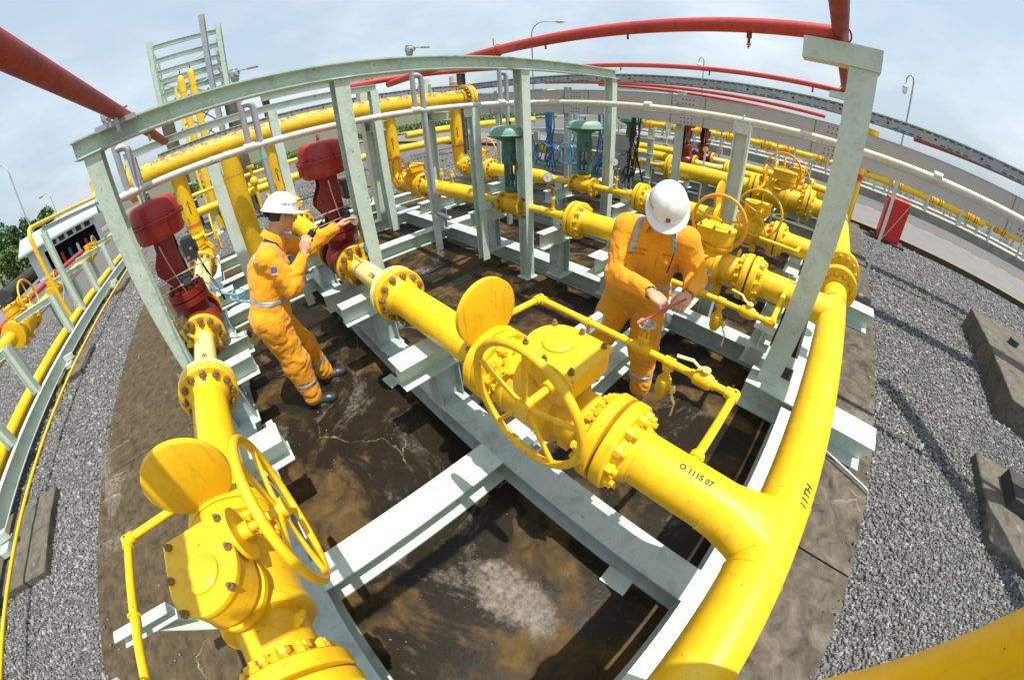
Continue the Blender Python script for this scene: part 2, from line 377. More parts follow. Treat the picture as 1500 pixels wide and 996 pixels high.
def mesh(name, g, mats, off=None, smooth=True, ang=40):
    me = bpy.data.meshes.new(name)
    v = np.array(g.v, dtype=float).reshape(-1, 3)
    if off is not None: v = v - np.array(off)[None, :]
    me.from_pydata(v.tolist(), [], g.f)
    if not isinstance(mats, (list, tuple)): mats = [mats]
    for m in mats: me.materials.append(m)
    if len(mats) > 1: me.polygons.foreach_set('material_index', g.m)
    if smooth:
        me.shade_smooth(); me.set_sharp_from_angle(angle=math.radians(ang))
    # consistent outward normals
    bm = bmesh.new(); bm.from_mesh(me); bmesh.ops.recalc_face_normals(bm, faces=bm.faces); bm.to_mesh(me); bm.free()
    if smooth: me.shade_smooth(); me.set_sharp_from_angle(angle=math.radians(ang))
    me.update()
    return me
def link(name, data, parent=None, loc=(0, 0, 0)):
    o = bpy.data.objects.new(name, data); COL.objects.link(o); o.location = loc
    if parent is not None: o.parent = parent
    return o
class Thing:
    """one top-level thing: an Empty at its base; parts are built in world coordinates and stored relative to it"""
    def __init__(self, name, label, cat, loc, group=None):
        self.o = link(name, None, None, loc); self.loc = Vector(loc)
        self.o['label'] = label; self.o['category'] = cat; self.o.empty_display_size = .1
        if group: self.o['group'] = group
    def part(self, name, g, mat, parent=None, label=None, stuff=False, smooth=True, ang=40):
        o = link(name, mesh(name, g, mat, self.loc, smooth, ang), parent or self.o)
        if label: o['label'] = label
        if stuff: o['kind'] = 'stuff'
        return o
    def shared(self, name, me, wloc, quat=None, parent=None, scale=None):
        o = link(name, me, parent or self.o, Vector(wloc) - self.loc)
        if quat is not None: o.rotation_mode = 'QUATERNION'; o.rotation_quaternion = quat
        if scale: o.scale = (scale,) * 3
        return o
def single(name, g, mat, label, cat, group=None, stuff=False, smooth=True, ang=40, loc=None):
    v = np.array(g.v); c = (v.min(0) + v.max(0)) / 2; c[2] = v[:, 2].min()
    if loc is not None: c = np.array(loc)
    o = link(name, mesh(name, g, mat, c, smooth, ang), None, tuple(c))
    o['label'] = label; o['category'] = cat
    if group: o['group'] = group
    if stuff: o['kind'] = 'stuff'
    return o
def struct(name, g, mat, parent=None, smooth=False):
    o = link(name, mesh(name, g, mat, None, smooth), parent)
    if parent is None: o['kind'] = 'structure'
    return o
# ------------------------------------------------------------------ ground and setting
def plate_grid(x0, x1, y0, y1, z, name, mat):
    g = G(); g.b2((x0, y0, z - .3), (x1, y1, z)); return struct(name, g, mat)
g = G(); g.add([(-900, -900, -.13), (900, -900, -.13), (900, 900, -.13), (-900, 900, -.13)], [(0, 1, 2, 3)]); struct('grass_ground', g, M_EARTH)
g = G(); g.add([(-30, -11.5, -.10), (24, -11.5, -.10), (24, 12.2, -.10), (-30, 12.2, -.10)], [(0, 1, 2, 3)]); struct('gravel_yard', g, M_GRV)
g = G(); g.add([(-30, 17.9, -.10), (60, 17.9, -.10), (60, 21.4, -.10), (-30, 21.4, -.10)], [(0, 1, 2, 3)]); struct('gravel_strip', g, M_GRV)
g = G(); g.add([(-30, 22.2, -.10), (60, 22.2, -.10), (60, 42, -.10), (-30, 42, -.10)], [(0, 1, 2, 3)]); struct('gravel_yard_beyond_wall', g, M_GRV)
g = G(); g.add([(-60, 12.3, -.095), (80, 12.3, -.095), (80, 17.8, -.095), (-60, 17.8, -.095)], [(0, 1, 2, 3)]); struct('asphalt_road', g, M_ASPH)
g = G(); g.add([(-80, -17.5, -.095), (40, -17.5, -.095), (40, -13.2, -.095), (-80, -13.2, -.095)], [(0, 1, 2, 3)]); struct('side_road', g, M_ASPH)
g = G(); g.add([(-38, -60, -.092), (-33.5, -60, -.092), (-33.5, 60, -.092), (-38, 60, -.092)], [(0, 1, 2, 3)]); struct('far_road', g, M_ASPH)
# kerbs with painted blocks
def kerb(name, x0, x1, y0, y1, along, step=.5, h=.06):
    g = G(); g.b2((x0, y0, -.13), (x1, y1, h)); o = struct(name, g, M_MOSS)
    k = G(); a = x0 if along == 'x' else y0; e = x1 if along == 'x' else y1
    while a < e - step:
        if name == 'road_kerb': k.b2((a, y1 - .035, h), (a + step * 1.93, y1 + .004, h + .004))
        elif along == 'x': k.b2((a, y0 - .004, h - .05), (a + step, y1 + .004, h + .004))
        else: k.b2((x0 - .004, a, h - .05), (x1 + .004, a + step, h + .004))
        a += step * 2
    p = link('painted_kerb_block', mesh('painted_kerb_block', k, M_YMK, None, False), o); p['kind'] = 'stuff'
kerb('road_kerb', -30, 30, 12.2, 12.3, 'x', .5)
kerb('far_road_kerb', -33.5, -33.35, -30, 40, 'y', .5)
kerb('side_road_kerb', -60, 10, -17.7, -17.5, 'x', .5)
g = G()
g.b2((0, 0, 0), (.42, .12, .004)); me_ = mesh('road_mark', g, M_YMK, None, False); road = bpy.data.objects['asphalt_road']
for i in range(50): link('road_mark', me_, road, (-18 + i * .9, 17.55, -.09))
# concrete slab with joints: separate pours
XS = [-8.9, -3.30, 1.235]; YS = [-2.4, 1.55, 5.4, 9.2, 13.0][:4]
slab = link('concrete_slab', None, None); slab['kind'] = 'structure'
for i in range(2):
    ys = [(-2.4, 1.55), (1.565, 5.2), (5.215, 12.15)] 
    for (a, b) in ys:
        g = G(); g.b2((XS[i] + (.012 if i else 0), a, -.35), (XS[i + 1], b, 0)); p = link('slab_panel', mesh('slab_panel', g, M_SLAB, None, False), slab)
g = G(); g.b2((-8.85, -2.35, -.36), (1.2, 12.1, -.03)); link('joint_filler', mesh('joint_filler', g, M_MOSS, None, False), slab)
# drain conduit crossing the apron right
g = G(); g.tube([(.55, 2.55, .05), (.75, 2.45, .045), (1.22, 2.30, .035), (1.27, 2.26, -.03), (1.29, 2.24, -.12)], .008, 8, bend=.05)
single('earthing_conduit', g, M_GAL, 'thin bent grey conduit lying across the slab edge right of the yellow header', 'conduit')

# crushed stones as one counted-by-nobody mass
def stones(name, areas, seed, zb=-.098, lab='grey crushed stone gravel spread around the concrete slab'):
    r = np.random.default_rng(seed); base = np.array([(1, 0, 0), (-1, 0, 0), (0, 1, 0), (0, -1, 0), (0, 0, 1), (0, 0, -1)], float)
    F = np.array([(0, 2, 4), (2, 1, 4), (1, 3, 4), (3, 0, 4), (2, 0, 5), (1, 2, 5), (3, 1, 5), (0, 3, 5)])
    Vs = []; n = 0
    for (x0, x1, y0, y1, dens, s) in areas:
        k = int((x1 - x0) * (y1 - y0) * dens)
        P = np.stack([r.uniform(x0, x1, k), r.uniform(y0, y1, k), np.full(k, zb) + r.uniform(-.002, .010, k)], 1)
        S = s * np.clip(r.lognormal(-.12, .38, (k, 1)), .35, 2.0) * r.uniform(.6, 1.3, (k, 3)); S[:, 2] *= .75
        q = r.normal(size=(k, 4)); q /= np.linalg.norm(q, axis=1, keepdims=True); a, b, c, d = q.T
        Rm = np.stack([np.stack([1 - 2 * (c * c + d * d), 2 * (b * c - a * d), 2 * (b * d + a * c)], -1),
                       np.stack([2 * (b * c + a * d), 1 - 2 * (b * b + d * d), 2 * (c * d - a * b)], -1),
                       np.stack([2 * (b * d - a * c), 2 * (c * d + a * b), 1 - 2 * (b * b + c * c)], -1)], 1)
        V = base[None] * r.uniform(.7, 1.25, (k, 6, 1)) + r.normal(0, .16, (k, 6, 3)); V = V * S[:, None, :]
        V = np.einsum('kij,kvj->kvi', Rm, V) + P[:, None, :]
        Vs.append(V.reshape(-1, 3)); n += k
    V = np.concatenate(Vs); Fa = (F[None] + (np.arange(n) * 6)[:, None, None]).reshape(-1, 3)
    me = bpy.data.meshes.new(name); me.vertices.add(len(V)); me.vertices.foreach_set('co', V.ravel())
    me.loops.add(Fa.size); me.loops.foreach_set('vertex_index', Fa.ravel()); me.polygons.add(len(Fa))
    me.polygons.foreach_set('loop_start', np.arange(0, Fa.size, 3)); me.polygons.foreach_set('loop_total', np.full(len(Fa), 3)); me.update()
    at = me.attributes.new('tone', 'FLOAT', 'FACE'); t = np.clip(r.beta(1.3, 2.2, n), 0, 1); at.data.foreach_set('value', np.repeat(t, 8))
    me.materials.append(M_STN); o = link(name, me)
    o['label'] = lab; o['category'] = 'gravel'; o['kind'] = 'stuff'; return o
stones('gravel', [(1.245, 2.6, .5, 3.2, 3900, .0135), (2.6, 5.0, .5, 4.5, 2300, .015), (1.245, 2.6, 3.2, 6.5, 2300, .016), (1.245, 7, 6.5, 12.1, 520, .024), (2.6, 7, 4.5, 6.5, 900, .022),
                  (-1.2, -.0, -2.9, -2.41, 3400, .0135), (-3.2, -1.2, -4.6, -2.41, 3000, .0145), (-6.5, -3.2, -6.2, -2.41, 1100, .019), (-13, -6.5, -8, -2.41, 380, .024), (-6.5, -1.5, -8, -6.2, 500, .02),
                  (-16, -8.92, -2.4, 10, 330, .024)], 3)

stones('loose_stones', [(1.12, 1.235, .5, 6.5, 120, .010), (.75, 1.12, .5, 6.5, 14, .009), (-8, -.5, -2.4, -2.28, 90, .011), (-8, -.5, -2.28, -1.6, 9, .009), (-.9, .2, -.4, .7, 26, .005), (-2.9, -1.3, -.35, .6, 30, .005)], 9, .004, 'a few loose stones and grit strewn on the concrete slab')
# ------------------------------------------------------------------ pipe hardware
BOLTS = {}
def bolt_mesh(mat, s=1.0, key='nut'):
    k = (mat.name, key)
    if k not in BOLTS:
        g = G(); g.hexn((0, 0, 0), (0, 0, 1), .0235, .026); g.cyl((0, 0, .025), (0, 0, .045), .0125, 8)
        BOLTS[k] = mesh('bolt', g, mat)
    return BOLTS[k]
def stuff_bolts(T, name, rings_, mat, parent=None):
    g = G()
    for (c, ax, Rb, n, s) in rings_:
        d, a, b = basis(ax)
        for i in range(n):
            t = 2 * PI * (i + .5) / n; p = Vector(c) + (a * math.cos(t) + b * math.sin(t)) * Rb
            g.hexn(p, d, .017 * s, .03 * s)
    return T.part(name, g, mat, parent, stuff=True)
def bolt_ring(T, c, ax, Rb, n, mat, parent=None, s=1.0, fine=True):
    if not fine: return stuff_bolts(T, 'bolt', [(c, ax, Rb, n, s)], mat, parent)
    d, a, b = basis(ax); q0 = Vector((0, 0, 1)).rotation_difference(d); me = bolt_mesh(mat)
    off = (parent.location if parent else Vector((0, 0, 0)))
    for i in range(n):
        t = 2 * PI * (i + .5) / n; p = Vector(c) + (a * math.cos(t) + b * math.sin(t)) * Rb
        qq = q0 @ Quaternion((0, 0, 1), random.uniform(0, 6))
        T.shared('bolt', me, p, qq, parent, scale=s)
def flange(T, c, ax, r, Rf, th, mat, hub=.07, n=12, fine=True, bmat=None, s=1.0, name='flange'):
    """flange disc whose mating face is at c; ax points away from the mating face towards the hub"""
    g = G(); rb = Rf * .80
    g.lathe(c, ax, [(0, r * 1.25), (.002, Rf - .004), (.006, Rf), (th - .006, Rf), (th, Rf - .006), (th, r * 1.32), (th + hub * .9, r * 1.04), (th + hub, r)], 40 if fine else 24)
    f = T.part(name, g, mat)
    if n: bolt_ring(T, Vector(c) + Vector(ax).normalized() * th, ax, rb, n, bmat or mat, f, s, fine)
    return f
def blind(T, x, Y, z, mat, fine=True, zc=.30, side=1):
    g = G(); g.cyl((x - .013, Y, z), (x + .013, Y, z), .135, 32)
    T.part('ring_plate', g, mat)
    g = G(); g.lathe((x - .015, Y, z + zc), (1, 0, 0), [(0, .158), (.002, .166), (.027, .166), (.03, .158)], 48)
    g.b2((x - .012, Y - .035, z + .12), (x + .012, Y + .035, z + zc - .15))
    T.part('blind_disc', g, mat)
def handwheel(T, c, ax, Rw, rr, mat, ns=5, name='handwheel', seg=44, cup=.0):
    d, a, b = basis(ax); c = Vector(c)
    g = G(); g.torus(c, d, Rw, rr, seg, 10); o = T.part(name, g, mat)
    g = G(); g.cyl(c - d * .02 - d * cup, c + d * .025 - d * cup, rr * 2.1, 14); T.part('hub', g, mat, o)
    for i in range(ns):
        t = 2 * PI * i / ns + .35; e = a * math.cos(t) + b * math.sin(t)
        g = G(); g.tube([c - d * cup + e * rr * 1.5, c + e * (Rw - rr * .3)], rr * .62, 8); T.part('spoke', g, mat, o)
    return o
def gear_valve(Y, f, label, fine=True, mat=None, xc=-.69, z=.88, k=1.0, wmat=None, group='yellow gear operated ball valves'):
    mat = mat or M_YV; T = Thing('ball_valve', label, 'valve', (xc, Y, .2), group)
    sg = 40 if fine else 20
    xa, xb, xl, xr = xc - .365, xc + .315, xc - .21, xc + .18
    g = G()
    g.lathe((xa + .02, Y, z), (1, 0, 0), [(0, .125), (.055, .125), (.12, .13), (.125, .165), (.14, .17), (.165, .17), (.172, .163), (.375, .163), (.38, .17), (.405, .17), (.42, .165), (.425, .13), (.47, .125), (xb - xa - .04, .125)], sg)
    g.cyl((xc, Y, z + .10), (xc, Y, z + .165), .10, sg); g.cyl((xc, Y, z + .165), (xc, Y, z + .185), .125, sg)
    g.cyl((xc, Y, z + .185), (xc, Y, z + .205), .105, sg)
    g.b2((xl + .07, Y - .03, z - .24), (xl + .13, Y + .03, z - .14)); g.b2((xr - .13, Y - .03, z - .24), (xr - .07, Y + .03, z - .14))
    T.part('body', g, mat)
    g = G(); g.prism([(xc + f * .02, Y + .135 * f), (xc + f * .12, Y + .135 * f), (xc + f * .10, Y + .21 * f), (xc + f * .04, Y + .21 * f)], z + .10, z + .112); T.part('lifting_lug', g, mat)
    if fine:
        for sx, nx in ((xl - .002, -1), (xr + .036, 1)):
            d = Vector((nx, 0, 0)); bolt_ring(T, (sx + nx * .002, Y, z), d, .148, 14, mat, None, .85)
    else: stuff_bolts(T, 'bolt', [((xl, Y, z), (-1, 0, 0), .148, 12, 1), ((xr + .035, Y, z), (1, 0, 0), .148, 12, 1)], mat)
    flange(T, (xa, Y, z), (1, 0, 0), .12, .19, .055, mat, .04, 12, fine)
    flange(T, (xb, Y, z), (-1, 0, 0), .12, .19, .055, mat, .04, 12, fine)
    # gearbox: round housing that runs into a square worm case
    pl = []
    for i in range(15):
        a = PI / 2 + PI * i / 14; pl.append((xc + f * .12 * math.cos(a), Y + f * .12 * math.sin(a)))
    pl += [(xc + f * .160, Y - f * .12), (xc + f * .166, Y - f * .114), (xc + f * .166, Y + f * .114), (xc + f * .160, Y + f * .12)]
    zt = z + .325
    g = G(); g.prism(pl, z + .21, zt - .016)
    gb = T.part('gearbox', g, mat)
    pl2 = [((x - xc) * 1.05 + xc, (y - Y) * 1.05 + Y) for x, y in pl]
    g = G(); g.prism(pl2, zt - .0155, zt); T.part('gearbox_cover', g, mat, gb)
    g = G(); g.lathe((xc, Y, zt), (0, 0, 1), [(0, .062), (.008, .062), (.013, .056)], 28); T.part('pointer_cap', g, mat, gb)
    if fine:
        for (a, b) in ((-.09, -.085), (-.09, .085), (.03, .112), (.145, .10), (.145, -.10), (.03, -.112)):
            T.shared('cover_bolt', bolt_mesh(M_BOLT), (xc + f * a, Y + f * b, zt), None, gb, .55)
    sxp = xc + f * .10; sz = z + .27
    g = G(); g.cyl((sxp, Y - f * .128, sz), (sxp, Y - f * .142, sz), .088, 28); T.part('worm_cover', g, mat, gb)
    g = G(); g.cyl((sxp, Y - f * .142, sz), (sxp, Y - f * .175, sz), .028, 16); g.cyl((sxp, Y - f * .17, sz), (sxp, Y - f * .30, sz), .0155, 12); T.part('wheel_shaft', g, mat)
    handwheel(T, (sxp, Y - f * .285, sz), (0, -f, 0), .245, .0155 if fine else .013, wmat or mat, 5, cup=-.0)
    if fine:
        for (xx, aa) in ((xl + .04, -.7), (xr - .02, -.9)):
            dd = Vector((0, f * math.sin(aa) , math.cos(aa))); 
            p = Vector((xx, Y, z)) + dd * .16
            g = G(); g.cyl(p, p + dd * .035, .013, 10); g.hexn(p + dd * .03, dd, .016, .022); g.cyl(p + dd * .052, p + dd * .068, .009, 8); T.part('grease_fitting', g, mat)
        g = G(); g.box((xr - .10, Y, z + .165), (.07, .028, .004)); g2 = g; T.part('name_plate', g2, M_DG)
    return T
def spool(Y, x0, x1, label, r=.11, z=.88, mat=None, f0=None, f1=None, fine=True, extra=None, group='yellow process pipe spools', bm=None, cat='pipe'):
    """pipe along x with optional end flanges; f0/f1: (flange radius, bolts) with mating faces at x0 / x1"""
    mat = mat or M_Y; T = Thing('pipe_spool', label, cat, ((x0 + x1) / 2, Y, .2), group)
    a = x0 + (.12 if f0 else 0); b = x1 - (.12 if f1 else 0)
    g = G(); g.cyl((a - .005, Y, z), (b + .005, Y, z), r, 40 if fine else 20)
    g.torus((a + .002, Y, z), (1, 0, 0), r, .0035, 36, 6)
    T.part('pipe', g, mat)
    if f0 and fine: g = G(); g.cyl((x0 - .0115, Y, z), (x0 - .0005, Y, z), .14, 32); T.part('gasket', g, M_BLK)
    if f0: flange(T, (x0, Y, z), (1, 0, 0), r, f0[0], .055, mat, .065, f0[1], fine, bm)
    if f1: flange(T, (x1, Y, z), (-1, 0, 0), r, f1[0], .055, mat, .065, f1[1], fine, bm)
    return T
def text_mesh(s, size, mat, mapf, name='lettering', parent=None, T=None, res=2, align='CENTER', bold=0.0, sub=0):
    cu = bpy.data.curves.new('t', 'FONT'); cu.body = s; cu.size = size; cu.align_x = align; cu.align_y = 'CENTER'; cu.resolution_u = res; cu.offset = bold
    ob = bpy.data.objects.new('t', cu); COL.objects.link(ob)
    dg = bpy.context.evaluated_depsgraph_get(); dg.update(); me = bpy.data.meshes.new_from_object(ob.evaluated_get(dg))
    bpy.data.objects.remove(ob); bpy.data.curves.remove(cu)
    bm = bmesh.new(); bm.from_mesh(me)
    bmesh.ops.triangulate(bm, faces=bm.faces)
    if sub: bmesh.ops.subdivide_edges(bm, edges=bm.edges, cuts=sub)
    for v in bm.verts: v.co = Vector(mapf(v.co.x, v.co.y))
    if T is not None:
        for v in bm.verts: v.co -= T.loc
    bm.to_mesh(me); bm.free(); me.materials.clear(); me.materials.append(mat)
    o = link(name, me, parent or (T.o if T else None)); return o
def on_pipe_x(xc, Y, z, r, ang, flip=1, e=.0015):      # text running along a pipe that lies along x; ang measured from +y towards +z
    return lambda u, v: (xc + flip * u, Y + (r + e) * math.cos(ang - flip * v / r), z + (r + e) * math.sin(ang - flip * v / r))
def on_post(x, y, zc, r, ang, e=.002):                # text on a vertical pipe, reading upwards
    return lambda u, v: (x + (r + e) * math.cos(ang - v / r), y + (r + e) * math.sin(ang - v / r), zc + u)

def globe_valve(T, c, wheel=.045, mat=None):
    mat = mat or M_YV; c = Vector(c)
    g = G(); g.lathe(c - Vector((.05, 0, 0)), (1, 0, 0), [(0, .03), (.02, .03), (.03, .036), (.07, .036), (.08, .03), (.1, .03)], 16)
    g.cyl(c, c + Vector((0, 0, .06)), .026, 14); g.hexn(c + Vector((0, 0, .055)), (0, 0, 1), .034, .02); g.cyl(c + Vector((0, 0, .07)), c + Vector((0, 0, .11)), .014, 12)
    for s in (-1, 1): g.tube([c + Vector((s * .022, 0, .07)), c + Vector((s * .02, 0, .115)), c + Vector((0, 0, .135))], .006, 6)
    b = T.part('globe_valve_body', g, mat)
    w = c + Vector((0, 0, .155))
    g = G(); n = 7
    pts = [w + Vector((math.cos(2 * PI * i / 21) * wheel * (1 + .07 * math.cos(2 * PI * i / 3)), math.sin(2 * PI * i / 21) * wheel * (1 + .07 * math.cos(2 * PI * i / 3)), 0)) for i in range(21)]
    g.tube(pts, .0055, 7, closed=True)
    for i in range(4):
        a = PI / 2 * i; g.tube([w, w + Vector((math.cos(a) * wheel, math.sin(a) * wheel, 0))], .0045, 6)
    g.cyl(w - Vector((0, 0, .01)), w + Vector((0, 0, .008)), .018, 14); g.hexn(w + Vector((0, 0, .006)), (0, 0, 1), .009, .012)
    T.part('small_handwheel', g, M_GAL, b)
def lever_valve(T, c, ax, la, mat=None, lever=None, hd=None):
    """quarter-turn valve; ax pipe axis, la direction the stem points, hd lever direction"""
    mat = mat or M_YV; c = Vector(c); ax = Vector(ax).normalized(); la = Vector(la).normalized(); hd = Vector(hd if hd else ax).normalized()
    g = G(); g.lathe(c - ax * .07, ax, [(0, .026), (.018, .026), (.022, .038), (.04, .042), (.10, .042), (.118, .036), (.122, .028), (.14, .028)], 18)
    g.cyl(c, c + la * .055, .018, 12)
    b = T.part('ball_valve_body', g, mat)
    p = c + la * .058
    g = G(); g.cyl(p, p + la * .008, .024, 14); g.hexn(p + la * .008, la, .011, .012)
    q = hd * .03
    s = hd.cross(la).normalized() * .011; t = la * .003
    def bar(a, bb): 
        vs = [a - s - t, a + s - t, a + s + t, a - s + t, bb - s - t, bb + s - t, bb + s + t, bb - s + t]
        g.add(vs, [(0, 3, 2, 1), (4, 5, 6, 7), (0, 1, 5, 4), (1, 2, 6, 5), (2, 3, 7, 6), (3, 0, 4, 7)])
    bar(p + la * .005, p + la * .008 + hd * .04); bar(p + la * .008 + hd * .038, p + la * .035 + hd * .075); bar(p + la * .035 + hd * .073, p + la * .035 + hd * .16)
    T.part('lever', g, lever or M_CR, b)
def bypass(Y, f, label, z=.88, fine=True, x0=-1.34, x1=-.06, dy=.6, long=None):
    """small bore bypass around a ball valve; f=+1 runs on the +y side"""
    T = Thing('bypass_line', label, 'small pipe', ((x0 + x1) / 2, Y + f * dy, .2), 'yellow bypass lines beside the ball valves')
    yb = Y + f * dy; r = .0205
    g = G(); g.tube([(x0, Y + f * .10, z + .02), (x0, yb, z), (x1, yb, z), (x1, Y + f * .09, z + .04)], r, 12, bend=.028)
    for xx in (x0 + .02, x0 + .75, x1 - .02, x0 + .62 + .29 if fine else x0 + .9): g.cyl((xx - .028, yb, z), (xx + .028, yb, z), .029, 14)
    g.cyl((x0, yb - f * .045, z), (x0, yb + f * .02, z), .029, 14); g.cyl((x1, yb - f * .045, z), (x1, yb + f * .02, z), .029, 14)
    g.cyl((x1, Y + f * .10, z + .035), (x1, Y + f * .135, z + .03), .032, 14)
    T.part('pipe', g, M_Y)
    globe_valve(T, (-.60, yb, z))
    lever_valve(T, (-.235, yb, z), (1, 0, 0), (0, 0, 1), lever=M_CR, hd=(-.9, -.25 * f, .0))
    g = G(); g.cyl((-.43, yb, z), (-.43, yb, z - .10), .018, 12); g.hexn((-.43, yb, z - .045), (0, 0, 1), .034, .03); T.part('drain_branch', g, M_Y)
    lever_valve(T, (-.43, yb, z - .16), (0, 0, -1), (.6, .0, 0), lever=M_CR, hd=(.05, -.1, -1))
    g = G(); g.torus((-.95, yb, z), (1, 0, 0), r + .005, .005, 20, 6); T.part('u_clamp', g, M_Y)
    # bracket that carries the bypass
    g = G(); g.chan((-.95, yb + f * .16, z - .055), (-.95, yb - f * .16, z - .055), .07, .05, .006, flip=1)
    g.angle((-.955, yb - f * .02, z - .09), (-.955, Y + f * .18, .26), .05, .006); g.b2((-.985, Y + f * .06, .215), (-.925, Y + f * .26, .27))
    T.part('bracket', g, M_G)
    return T
def stub_support(Y, x, sgn, label, top=.70, L=.62, w=.165):
    T = Thing('pipe_support', label, 'pipe support', (x, Y, .2), 'pale green pipe supports under the yellow lines')
    y0 = Y - .32 * 1; y1 = Y + .30
    g = G(); g.ibeam((x, y0, top - .085), (x, y1, top - .085), .17, w, .008, .008); T.part('cross_beam', g, M_G)
    g = G(); g.ibeam((x, Y, .201), (x, Y, top - .17), .19, .13, .008, .008, up=(0, 1, 0)); T.part('leg', g, M_GW)
    g = G(); g.b2((x - .07, Y - .03, top), (x + .07, Y + .03, top + .085)); T.part('pipe_shoe', g, M_GW)
    g = G(); g.b2((x - .11, Y - .11, .2), (x + .11, Y + .11, .208)); T.part('base_plate', g, M_GW)
    return T
def red_actuated_valve(Y, label, x=-3.18):
    z = .88; T = Thing('control_valve', label, 'control valve', (x, Y, .2), 'red diaphragm control valves')
    g = G()
    g.lathe((x - .27, Y, z), (1, 0, 0), [(0, .17), (.05, .17), (.05, .115), (.10, .12), (.18, .165), (.27, .18), (.36, .165), (.44, .12), (.46, .115)], 32)
    g.cyl((x, Y, z + .1), (x, Y, z + .23), .125, 28)
    T.part('valve_body', g, M_RV)
    g = G(); g.lathe((x + .245, Y, z), (-1, 0, 0), [(0, .15), (.003, .185), (.045, .185), (.05, .12)], 36); T.part('red_flange', g, M_RV)
    g = G(); g.lathe((x, Y, z + .225), (0, 0, 1), [(0, .165), (.05, .165), (.05, .13), (.062, .13), (.062, .165), (.115, .165), (.12, .09)], 32); b = T.part('bonnet', g, M_RV)
    bolt_ring(T, (x, Y, z + .345), (0, 0, 1), .132, 8, M_RV, b, .9)
    # yoke: two tapered side plates
    zb, zt = z + .34, 1.66
    g = G()
    for s in (-1, 1):
        pr0 = [(x - .10, zb), (x + .10, zb), (x + .075, zb + .12), (x + .15, zb + .2), (x + .15, zb + .26), (x + .085, zb + .36), (x + .085, zt), (x - .085, zt), (x - .085, zb + .36), (x - .11, zb + .2)]
        g = G(); pr = [(Y - .085, zb), (Y + .085, zb), (Y + .075, zb + .12), (Y + .075, zt), (Y - .075, zt), (Y - .075, zb + .50), (Y - .085, zb + .36), (Y - .14, zb + .26), (Y - .15, zb + .20), (Y - .08, zb + .08)]
        vs = [(x + s * .072 + t, py, pz) for t in (-.007, .007) for py, pz in pr]; k = len(pr)
        g.add(vs, [(i, (i + 1) % k, k + (i + 1) % k, k + i) for i in range(k)] + [tuple(range(k - 1, -1, -1)), tuple(range(k, 2 * k))])
        yk = T.part('yoke_plate', g, M_RV)
        for (by, bz) in ((-.115, .24), (-.06, .45), (.04, .2), (.0, .6)): 
            if s > 0: T.shared('bolt', bolt_mesh(M_BOLT), (x + .0795, Y + by, zb + bz), Vector((0, 0, 1)).rotation_difference(Vector((1, 0, 0))), yk, .45)
    g = G(); g.b2((x - .12, Y - .08, zb - .01), (x + .12, Y + .08, zb + .02)); T.part('yoke_base', g, M_RV)
    g = G(); g.b2((x - .065, Y + .05, zb + .02), (x + .065, Y + .062, zt)); T.part('yoke_web', g, M_RV)
    g = G(); g.cyl((x, Y, zb), (x, Y, zt), .016, 12); g.cyl((x, Y, zb + .10), (x, Y, zb + .2), .03, 12); T.part('stem', g, M_CHR)
    Ra = .205
    g = G(); g.lathe((x, Y, 1.655), (0, 0, 1), [(0, .12), (.004, Ra * .86), (.02, Ra * .93), (.06, Ra * .95), (.125, Ra * .97), (.13, Ra * 1.08), (.142, Ra * 1.10), (.143, Ra * .9)], 44); a = T.part('lower_casing', g, M_RA)
    g = G(); g.lathe((x, Y, 1.799), (0, 0, 1), [(0, Ra * .9), (.001, Ra * 1.10), (.013, Ra * 1.08), (.016, Ra * .97), (.09, Ra * .96), (.118, Ra * .93), (.138, Ra * .86), (.150, Ra * .74), (.157, Ra * .5), (.160, .02)], 44); T.part('upper_casing', g, M_RA)
    me = BOLTS.setdefault('rim', mesh('rim_bolt', G().hexn((0, 0, 0), (0, 0, 1), .011, .012), M_RV))
    for i in range(20):
        t = 2 * PI * i / 20; T.shared('rim_bolt', me, (x + math.cos(t) * Ra * 1.04, Y + math.sin(t) * Ra * 1.04, 1.813), None, a)
    for t in (.6, 2.7, 4.8):
        g = G(); dx, dy = math.cos(t), math.sin(t); g.prism([(x + dx * .195 - dy * .012, Y + dy * .195 + dx * .012), (x + dx * .195 + dy * .012, Y + dy * .195 - dx * .012), (x + dx * .225, Y + dy * .225)], 1.70, 1.795); T.part('bracket_lug', g, M_RA)
    g = G(); g.cyl((x, Y, 1.955), (x, Y, 1.985), .014, 10); g.box((x, Y, 1.995), (.035, .02, .012)); g.tube([(x, Y, 1.99), (x, Y, 2.01)], .008, 8); T.part('vent_cap', g, M_BOLT)
    # positioner, air set, impulse tubing
    g = G(); g.box((x + .02, Y + .16, 1.50), (.14, .09, .17)); g.cyl((x + .02, Y + .20, 1.50), (x + .02, Y + .225, 1.50), .05, 18); p = T.part('positioner', g, M_DG)
    g = G(); g.b2((x - .02, Y + .08, 1.45), (x + .04, Y + .118, 1.54)); T.part('mounting_bracket', g, M_GAL)
    for s in (-1, 1):
        g = G(); g.cyl((x + .09, Y + .16 + s * .02, 1.48 + s * .03), (x + .12, Y + .16 + s * .02, 1.48 + s * .03), .012, 8); T.part('gauge_port', g, M_CHR, p)
    g = G()
    g.tube([(x + .12, Y - .18, 1.36), (x + .14, Y + .0, 1.37), (x + .14, Y + .30, 1.38), (x + .1, Y + .34, 1.35), (x + .0, Y + .34, 1.28)], .006, 8, bend=.03)
    g.tube([(x + .13, Y - .26, 1.27), (x + .15, Y + .0, 1.29), (x + .15, Y + .2, 1.30), (x + .12, Y + .22, 1.4), (x + .06, Y + .19, 1.46)], .005, 8, bend=.03)
    g.tube([(x + .16, Y - .03, 1.63), (x + .15, Y - .02, 1.5), (x + .13, Y + .03, 1.1)], .005, 8)
